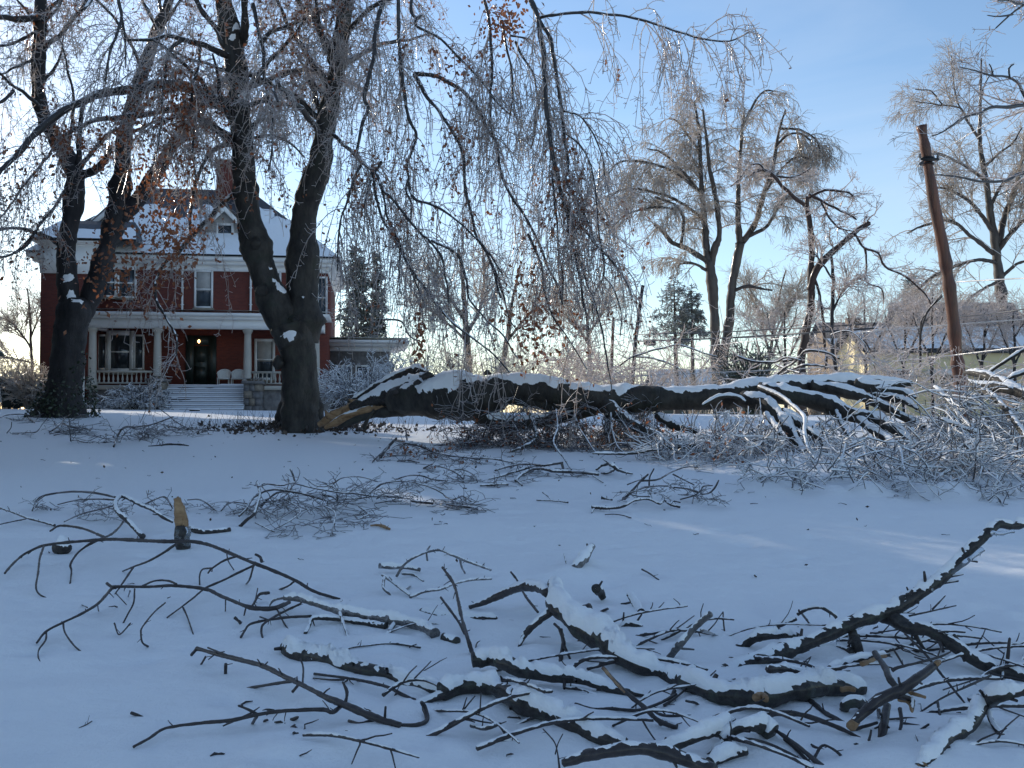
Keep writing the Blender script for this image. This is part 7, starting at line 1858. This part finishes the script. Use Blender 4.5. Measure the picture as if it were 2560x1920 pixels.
def wire(label, c, pts, d0, d1, r_, mat_):
    n = len(pts)
    P = np.array([at(c, p[0], p[1], d0 + (d1 - d0) * i / (n - 1)) for i, p in enumerate(pts)])
    loc = P[0].copy()
    g = Geo(); limb(g, local(P, loc), np.full(n, r_), 6, 0.5, 0.15, 5)
    o = g.build('power_line', mat_, None, label=label, cat='wire', group='wires along the street')
    o.location = loc
wire('sunlit iced wire sagging lowest, just above the fallen trunk', 'F', [(-300, 812), (250, 787), (760, 765), (1100, 738), (1500, 705), (1800, 672), (2133, 630), (2400, 592)], 40, 24, 0.02, 'ice_wire')
wire('sunlit iced wire passing mid-height behind the leaning pole', 'F', [(1150, 548), (1230, 540), (1500, 518), (1750, 498), (2133, 470), (2400, 450)], 38, 31, 0.018, 'ice_wire')
wire('bright iced wire at the right edge above the other wires', 'F', [(1740, 248), (1950, 236), (2133, 226), (2400, 212)], 32, 27, 0.02, 'ice_wire')
wire('dark wire leaving the right edge between two bright ones', 'F', [(1740, 455), (1950, 436), (2133, 410), (2400, 370)], 34, 30, 0.022, 'wire_dark')
wire('upper of two dark cables spanning from the thin pole', 'N', [(700, 578), (800, 573), (1200, 562), (1600, 548), (2000, 526), (2300, 512), (2800, 482)], 47, 36, 0.024, 'wire_dark')
wire('lower of two dark cables, carrying the splice box', 'N', [(700, 640), (800, 636), (1200, 622), (1600, 605), (2000, 580), (2300, 560), (2900, 520)], 47, 36, 0.034, 'wire_dark')
wire('fine iced wire sloping past the twin-stemmed trunk', 'N', [(1380, 680), (1600, 655), (1900, 625), (2212, 590)], 45, 38, 0.014, 'ice_wire')
wire('high wire from the pole clamp, upper of the pair', 'D', [(1590, 925), (1700, 860), (1850, 770), (2000, 680), (2133, 590), (2300, 480)], 30, 24, 0.012, 'ice_wire')
wire('high wire from the pole clamp, lower of the pair', 'D', [(1600, 965), (1720, 900), (1850, 820), (2000, 720), (2133, 640), (2300, 530)], 30, 24, 0.012, 'ice_wire')
wire('guy wire slanting down right of the leaning pole', 'D', [(1700, 1200), (1850, 1400), (2000, 1510), (2133, 1620)], 31, 30, 0.010, 'ice_wire')

def gable_house(name, label, x0, x1, y0, y1, z0, eave, ridge, wall_m, roof_m='snow', axis='x', over=0.4, gable_m=None, wins=()):
    """Ridge along x; gable ends face left and right."""
    h = empty(name, ((x0 + x1) / 2, (y0 + y1) / 2, z0), 0, label, 'house', 'houses across the street')
    cx, cy = (x0 + x1) / 2, (y0 + y1) / 2
    a, b = (x1 - x0) / 2, (y1 - y0) / 2
    g = Geo()
    V = [(-a, -b, -1), (a, -b, -1), (a, b, -1), (-a, b, -1), (-a, -b, eave), (a, -b, eave), (a, b, eave), (-a, b, eave)]
    g.add(V, [(0, 1, 5, 4), (2, 3, 7, 6)]); g.build('wall', wall_m, h, smooth=False)
    V = [(-a, -b, -1), (-a, b, -1), (-a, b, eave), (-a, 0, ridge), (-a, -b, eave)]
    for s_ in (-1, 1):
        g = Geo(); V2 = [(s_ * -x, y, z) for x, y, z in V]
        g.add(V2, [(0, 1, 2, 4)]); g.add(V2, [(4, 2, 3)]); g.build('gable_wall', gable_m or wall_m, h, smooth=False)
    for s_ in (-1, 1):
        g = Geo()
        e = np.array([0, s_ * (b + over), eave - over * (ridge - eave) / b]); t = np.array([0, 0, ridge])
        V = []
        for x in (-a - over, a + over):
            for q in (e, t): V += [(x, q[1], q[2] + 0.02), (x, q[1], q[2] + 0.2)]
        g.add(V, [(0, 2, 3, 1), (4, 5, 7, 6), (1, 3, 7, 5), (0, 4, 6, 2), (0, 1, 5, 4), (2, 6, 7, 3)])
        r_ = g.build('roof', roof_m if roof_m != 'snow' else 'slate', h, smooth=False)
        if roof_m == 'snow' or True:
            snow_sheet('snow', (-a - over, e[1], e[2] + 0.2), (a + over, e[1], e[2] + 0.2), (a + over, 0, ridge + 0.2), (-a - over, 0, ridge + 0.2), r_, 0.12, 1.3 if roof_m == 'snow' else 0.35, 30, 14, int(x0) % 50)
    for (u0, u1, v0, v1) in wins:
        window(h, -a + u0, -a + u1, -b, v0, v1, 1, True, 0.09)
    return h
gz = 1.5
cream = gable_house('cream_house', 'cream stucco house with sunlit end wall and snowy roof, right of the gnarled tree', 21.5, 34, 60, 66, gz, 3.8, 5.2, 'yellow_wall', gable_m='yellow_wall', wins=((1.2, 2.4, 1.2, 2.6), (4, 5.4, 1.2, 2.6), (7.4, 8.6, 1.2, 2.6)))
for (yy, z0, z1) in ((-1.2, 1.0, 2.4), (1.0, 1.0, 2.4)):
    w_ = box('window', -6.32, -6.24, yy - 0.5, yy + 0.5, z0, z1, 'white_paint', cream)
    box('pane', -6.335, -6.322, yy - 0.4, yy + 0.4, z0 + 0.1, z1 - 0.1, 'window_glass', w_)
box('porch_roof', -3.0, 4.0, -4.6, -3.0, 2.3, 2.6, 'white_paint', cream)
for i in range(3):
    g = Geo(); x = -2.7 + i * 3.2
    g.tubes(np.array([[[x, -4.4, -0.3], [x, -4.4, 1.2], [x, -4.4, 2.3]]]), np.full((1, 3), 0.13), 10); g.build('porch_post', 'yellow_wall', cream)
bh = gable_house('brown_house', 'brown house with big chimney behind the cream house', 28.5, 38, 88, 96, 1.5, 6.0, 8.2, 'brown_wall', 'slate')
box('chimney', -2.6, -1.4, -1.5, -0.5, 7, 8.7, 'brown_wall', bh)
gable_house('grey_house', 'grey house with dark steep roof behind the leaning pole', 34.0, 44, 84, 92, 1.5, 5.6, 9.6, 'green_siding', 'slate')
gable_house('low_house', 'low snow-roofed house behind the twin-stemmed tree', 13.5, 24, 92, 99, 1.0, 2.6, 4.4, 'green_siding')
gable_house('far_house', 'snow-roofed house at the right edge behind the tall bare tree', 38, 50, 74, 81, 1.5, 3.2, 5.6, 'brown_wall')

for lb, u, d_, top in (('thin bare tree screening the end of the cream house', 1200, 52, 330), ('thin bare tree in front of the cream house roof', 1420, 50, 360), ('thin bare tree just left of the leaning pole', 1590, 46, 300), ('thin bare tree right of the leaning pole', 1880, 48, 380), ('thin bare tree at the right edge below the wires', 2080, 46, 420), ('thin bare tree left of the gnarled tree', 720, 54, 420)):
    j = rng.uniform(-20, 20)
    far_tree('street_tree', lb, 'F', [('F', [(u, 830), (u + j * .5, 700), (u + j, 560), (u + j * 1.5, (560 + top) / 2), (u + j * 2, top)], 9, 3, 0, 0),
        ('F', [(u, 760), (u - 50, 620), (u - 90, 520), (u - 110, 430)], 6, 3, 0, -0.5), ('F', [(u, 740), (u + 60, 610), (u + 100, 520), (u + 150, 460)], 6, 3, 0, 0.5), ('F', [(u + j, 580), (u + 50, 480), (u + 70, 400)], 5, 3, 0, 0)],
        d_, 'bark_oak', 'twig_ice', (40, 220, 950), ((0.9, 2.2), (0.5, 1.2), (0.25, 0.6)), 0.010, -0.06, group='thin bare trees along the street')
# ------------------------------------------------ the distant frosted wood on the skyline
TP, TR = [], []
for _ in range(150):
    y = rng.uniform(115, 190); x = rng.uniform(-0.55, 0.62) * y
    h_ = rng.uniform(4, 9) if x < 0.1 * y else rng.uniform(3, 7.5)
    z = float(ground_z(x, y)); lean = rng.normal(size=2) * 0.06 * h_
    TP.append([(x + lean[0] * f, y + lean[1] * f, z + h_ * f) for f in np.linspace(0, 1, 8)]); TR.append(np.linspace(0.16, 0.03, 8))
TP, TR = np.array(TP), np.array(TR)
a, ar = spawn(TP, TR, 1400, (1.2, 3.6), (30, 65), 0.05, 0.12, 5, 0.06, 0.4, 0.2, 1.0, 0.2, 0.6)
b, br4 = spawn(a, ar, 5000, (0.6, 1.9), (25, 70), -0.02, 0.18, 3, 0.032, 0.6, 0.15, 1.0, 0.0, 0.9)
g = Geo(); g.tubes(TP, TR, 5); g.tubes(a, np.maximum(ar, 0.03), 3); g.tubes(b, np.maximum(br4, 0.022), 3)
g.build('distant_wood', 'twig_far', kind='stuff', label='pale frosted wood along the skyline behind the street', cat='wood')
# ------------------------------------------------ shrubs
def shrub(name, label, c, base, hw, top, d, n, mat_, r=0.012, spread=1.0, lens=None, arch=-0.12, leaves=0, group=None, zfix=None):
    p = at(c, base[0], base[1], d)
    loc = np.array([p[0], p[1], float(ground_z(p[0], p[1])) if zfix is None else zfix])
    H = at(c, base[0], top, d)[2] - loc[2]; Wd = px(c, hw, d)
    s = empty(name, loc, 0, label, 'shrub', group)
    P, W = [], []
    for _ in range(n):
        a = rng.uniform(0, 2 * math.pi); q = rng.uniform(0, 1) ** 0.5
        dirh = q * spread
        dv = unit(np.array([math.cos(a) * dirh * Wd / H, math.sin(a) * dirh * min(1.0, Wd / H), 1.0]))
        ln = math.hypot(H, Wd * q) * rng.uniform(0.7, 1.1)
        p_ = np.array([rng.normal() * Wd * 0.15, rng.normal() * Wd * 0.12, -0.05]); pp = [p_]
        for i in range(8):
            dv = unit(dv + rng.normal(size=3) * 0.08 + [0, 0, arch]); p_ = p_ + dv * ln / 8
            if p_[2] < 0.03: p_ = np.array([p_[0], p_[1], 0.03])
            pp.append(p_)
        P.append(pp); W.append(np.linspace(r * 1.6, r * 0.8, 9))
    P, W = np.array(P), np.array(W)
    a, ar = spawn(P, W, n * 5, (0.18 * H, 0.5 * H), (20, 60), arch * 0.8, 0.14, 5, r, 0.7, 0.2, 1.0, 0.0, 0.9)
    b, b3 = spawn(a, ar, n * 18, (0.08, 0.3), (25, 70), -0.02, 0.2, 3, r * 0.85, 0.7, 0.1, 1.0, 0.0, 1.0)
    for g_, w_, k in ((P, W, 5), (a, ar, 4), (b, b3, 3)): pass
    g = Geo(); g.tubes(P, W, 5); g.build('stems', mat_, s, kind='stuff')
    g = Geo(); g.tubes(a, np.maximum(ar, r * 0.8), 3); b[..., 2] = np.maximum(b[..., 2], 0.0); g.tubes(b, np.maximum(b3, r * 0.75), 3); g.build('twigs', mat_, s, kind='stuff')
    if mat_ == 'twig_snow':
        g = Geo()
        for p_, w_ in ((P, W), (a, ar), (b[::2], b3[::2])):
            fat = np.clip(0.9 + 1.4 * noise3(p_ * 3.0 + loc, 78), 0, 1.9); q_ = p_.copy(); w_ = np.maximum(w_, r * 0.8); q_[..., 2] += w_ * (0.6 + 0.4 * fat); g.tubes(q_, w_ * fat + 0.0005, 3)
        g.build('lodged_snow', 'snow', s, kind='stuff')
    if leaves:
        g = Geo(); q = b.reshape(-1, 3); leaf_quads(g, q[rng.integers(0, len(q), leaves)], 0.08); g.build('leaves', 'leaf_dark', s, smooth=False, kind='stuff')
    return s
shrub('snowy_shrub', 'low spreading shrub heaped with snow left of the porch steps', 'L', (1650, 790), 260, 490, 46.6, 90, 'twig_snow', 0.017, 1.5, leaves=500)
shrub('snowy_shrub', 'flat trailing shrub under snow below the porch railing', 'L', (1160, 790), 220, 660, 46.8, 60, 'twig_snow', 0.016, 2.0)
shrub('iced_shrub', 'arching frosted shrub in front of the low wing', 'E', (370, 1000), 230, 700, 41, 110, 'twig_snow', 0.013, 1.1)
shrub('iced_shrub', 'smaller frosted shrub at the corner of the low wing', 'E', (560, 960), 110, 690, 44, 50, 'twig_snow', 0.013, 1.0)
shrub('evergreen_shrub', 'dark evergreen bush beside the twin-stemmed trunks', 'N', (1750, 860), 170, 640, 58, 60, 'needle_green', 0.03, 1.0)
shrub('iced_shrub', 'pale sunlit shrub tangled at the house corner, far left', 'L', (380, 770), 240, 250, 45, 90, 'twig_far', 0.013, 1.1, leaves=200)
shrub('iced_shrub', 'sunlit frosted shrub behind the parked car', 'L', (80, 760), 200, 200, 58, 80, 'twig_far', 0.014, 1.1)
for u, v, hw, top, d, lb in ((720, 800, 150, 600, 56, 'tall frosted bush left behind the torn trunk end'), (930, 800, 150, 560, 60, 'tall frosted bush behind the middle of the fallen trunk'), (1130, 800, 160, 600, 58, 'tall frosted bush behind the weeping branches'), (1330, 800, 150, 580, 62, 'tall frosted bush nearest the distant reddish pole')):
    shrub('tall_bush', lb, 'E', (u, v), hw, top, d, 40, 'twig_far', 0.014, 1.0, group='frosted bushes behind the fallen trunk')
for i, (u, v, hw, top, d, lb) in enumerate(((500, 760, 190, 600, 62, 'iced hedge bush below the low house'), (200, 790, 200, 640, 60, 'frosted hedge bush left of the twin-stemmed trunks'), (-150, 800, 220, 640, 58, 'frosted hedge bush under the thin dark pole'), (900, 820, 160, 690, 56, 'frosted hedge bush beside the gnarled tree'), (1330, 830, 170, 700, 54, 'frosted hedge bush in front of the cream house'), (1700, 820, 190, 700, 50, 'frosted hedge bush at the foot of the leaning pole'), (2050, 820, 200, 690, 52, 'frosted hedge bush at the far right'), (-480, 800, 200, 620, 62, 'frosted hedge bush under the distant reddish pole'))):
    shrub('hedge_bush', lb, 'F', (u, v), hw, top, d, 34, 'twig_far' if i % 2 else 'twig_ice', 0.014, 1.1, group='frosted bushes along the street')

# ------------------------------------------------ small things by the house
p = at('L', 60, 740, 52); p[2] = float(ground_z(p[0], p[1]))
car = empty('parked_car', p, R(4), 'pale parked car under snow at the left edge', 'car')
def prism(g, prof, y0, y1):
    n = len(prof)
    V = [(x, y0, z) for x, z in prof] + [(x, y1, z) for x, z in prof]
    F = [(i, (i + 1) % n, n + (i + 1) % n, n + i) for i in range(n)]
    g.add(V, F)
    c0, c1 = np.mean(prof, axis=0), None
    V2 = V + [(c0[0], y0, c0[1]), (c0[0], y1, c0[1])]
    g.add(V2, [((i + 1) % n, i, 2 * n) for i in range(n)] + [(n + i, n + (i + 1) % n, 2 * n + 1) for i in range(n)])
g = Geo(); prism(g, [(-3.2, 0.35), (1.5, 0.35), (1.55, 0.75), (1.4, 1.0), (0.9, 1.08), (0.35, 1.55), (-1.6, 1.6), (-2.4, 1.1), (-3.2, 0.95)], -0.85, 0.85); g.build('body', 'car_paint', car, smooth=False)
g = Geo(); prism(g, [(0.75, 1.12), (0.32, 1.48), (-0.5, 1.5), (-0.5, 1.12)], -0.865, -0.852); g.build('side_window', 'window_glass', car, smooth=False)
g = Geo(); prism(g, [(-0.6, 1.12), (-0.6, 1.5), (-1.5, 1.52), (-2.0, 1.14)], -0.865, -0.852); g.build('side_window', 'window_glass', car, smooth=False)
for x in (0.9, -2.2):
    for y in (-0.82, 0.82):
        g = Geo(); limb(g, [(x, y - 0.1, 0.33), (x, y, 0.33), (x, y + 0.1, 0.33)], [0.31, 0.33, 0.31], 20, 0.06, 0); g.build('wheel', 'rubber', car)
g = Geo(); limb(g, [(1.5, -0.6, 0.78), (1.57, -0.6, 0.78)], [0.1, 0.08], 12, 0.03, 0); g.build('headlight', 'curtain', car)
snow_sheet('snow', (-1.7, -0.85, 1.6), (0.4, -0.85, 1.56), (0.4, 0.85, 1.56), (-1.7, 0.85, 1.6), car, 0.14, 2, 14, 10)
snow_sheet('snow', (0.85, -0.85, 1.09), (1.5, -0.85, 0.98), (1.5, 0.85, 0.98), (0.85, 0.85, 1.09), car, 0.1, 2, 8, 8)
p = at('L', 192, 765, 47); p[2] = float(ground_z(p[0], p[1]))
bn = empty('wheeled_bin', p, R(10), 'black wheeled bin with snow on its lid beside the parked car', 'bin')
g = Geo(); V = [(-0.5, -0.35, 0.08), (0.5, -0.35, 0.08), (0.5, 0.35, 0.08), (-0.5, 0.35, 0.08), (-0.58, -0.42, 1.05), (0.58, -0.42, 1.05), (0.58, 0.42, 1.05), (-0.58, 0.42, 1.05)]
g.add(V, [(0, 3, 2, 1), (4, 5, 6, 7), (0, 1, 5, 4), (1, 2, 6, 5), (2, 3, 7, 6), (3, 0, 4, 7)]); g.build('body', 'bin_green', bn, smooth=False)
box('lid', -0.64, 0.64, -0.5, 0.46, 1.053, 1.12, 'bin_green', bn)
snow_sheet('snow', (-0.63, -0.49, 1.12), (0.63, -0.49, 1.12), (0.63, 0.45, 1.13), (-0.63, 0.45, 1.13), bn, 0.1, 2, 10, 8)
for x in (-0.4, 0.4):
    g = Geo(); limb(g, [(x - 0.04, 0.3, 0.1), (x + 0.04, 0.3, 0.1)], [0.12, 0.12], 14, 0.02, 0); g.build('wheel', 'rubber', bn)
g = Geo(); limb(g, [(-0.35, 0.5, 1.0), (0, 0.54, 1.0), (0.35, 0.5, 1.0)], [0.02, 0.02, 0.02], 8, 0.05, 0); g.build('handle', 'bin_green', bn)
for u, v, lb in ((1153, 1512, 'short dark path light in the snow at the left of the steps'), (1414, 1528, 'short dark path light in the snow at the right of the steps')):
    p = at('A', u, v, 42); loc = p.copy(); loc[2] = float(ground_z(p[0], p[1]))
    b = empty('path_light', loc, 0, lb, 'path light', 'path lights before the steps')
    zt = at('A', u, v - 36, 42)[2] - loc[2]
    g = Geo(); limb(g, [(0, 0, -0.1), (0, 0, zt * 0.6), (0, 0, zt - 0.04)], [0.17, 0.19, 0.2], 14, 0.06, 0.1, 6); g.build('stump_body', 'bark_stick', b)
    g = Geo(); limb(g, [(0, 0, zt - 0.03), (0, 0, zt), (0, 0, zt + 0.03)], [0.2, 0.2, 0.12], 14, 0.03, 0.1, 6); g.build('snow', 'snow', b)
FB('dark split stake leaning in the snow before the steps', 'A', [(1200, 1590), (1215, 1550), (1236, 1512)], 12, 7, (0.02, 0.3, 0.62), 0, 'bark_stick', name='leaning_stake', cat='stake', D=(33, 33))

# ------------------------------------------------ tall spruces left of the lawn; they stand outside the picture and shade it
def shade_spruce(x, y, H, W, label):
    loc = np.array([x, y, float(ground_z(x, y))])
    t = empty('spruce', loc, 0, label, 'tree', 'row of spruces along the left of the lawn')
    g = Geo(); limb(g, [(0, 0, -0.3), (0.1, 0, H * 0.5), (0, 0, H)], [0.3, 0.2, 0.03], 10, 0.4, 0.1, 2); g.build('trunk', 'bark_far', t)
    LP, LR = [], []
    for i in range(150):
        f = rng.uniform(0, 1) ** 0.9; z = 0.8 + (H - 0.8) * f; ln = W * (1 - f) ** 0.75 * rng.uniform(0.75, 1.1) + 0.25
        a = rng.uniform(0, 2 * math.pi); dv = np.array([math.cos(a), math.sin(a), 0.15]); p = np.array([0, 0, z]); pp = [p]
        for _ in range(6):
            dv = dv + [0, 0, -0.09]; p = p + dv * ln / 6; pp.append(p)
        LP.append(pp); LR.append(np.linspace(0.05, 0.02, 7))
    LP, LR = np.array(LP), np.array(LR)
    a, ar = spawn(LP, LR, 440, (0.8, 1.8), (25, 70), -0.10, 0.12, 3, 0.22, 0.2, 0.1, 1.0, -0.1, 6.0)
    g = Geo(); g.tubes(LP[:, ::2], LR[:, ::2], 3); g.tubes(a, np.maximum(ar, 0.17) * np.array([1, 1.2, 0.3])[None], 4); g.build('crown', 'needle_green', t, kind='stuff')
SPRUCES = [(-15.8, 19.5, 13), (-18.0, 24.5, 15), (-20.0, 29.5, 16), (-22.5, 34.5, 17.5), (-25.2, 39.5, 18), (-30.3, 49.5, 19.5), (-32.3, 53.0, 20.5), (-12.6, 13.5, 11), (-27.6, 44.0, 13.2), (-14.0, 16.6, 12), (-17.0, 22.0, 12), (-19.2, 27.0, 13)]
ORD = ['fourth from the far end', 'middle one, by the ivy-footed tree', 'fifth from the far end', 'third from the far end', 'second before the gap', 'farthest but one', 'farthest one', 'nearest one', 'shorter one filling the gap', 'second nearest', 'short one behind the nearest three', 'short one in the middle']
for i, (x, y, H) in enumerate(SPRUCES):
    shade_spruce(x, y, H, 3.6, 'tall dense spruce beside the lawn, ' + ORD[i] + ' of its row')
ground_mesh()
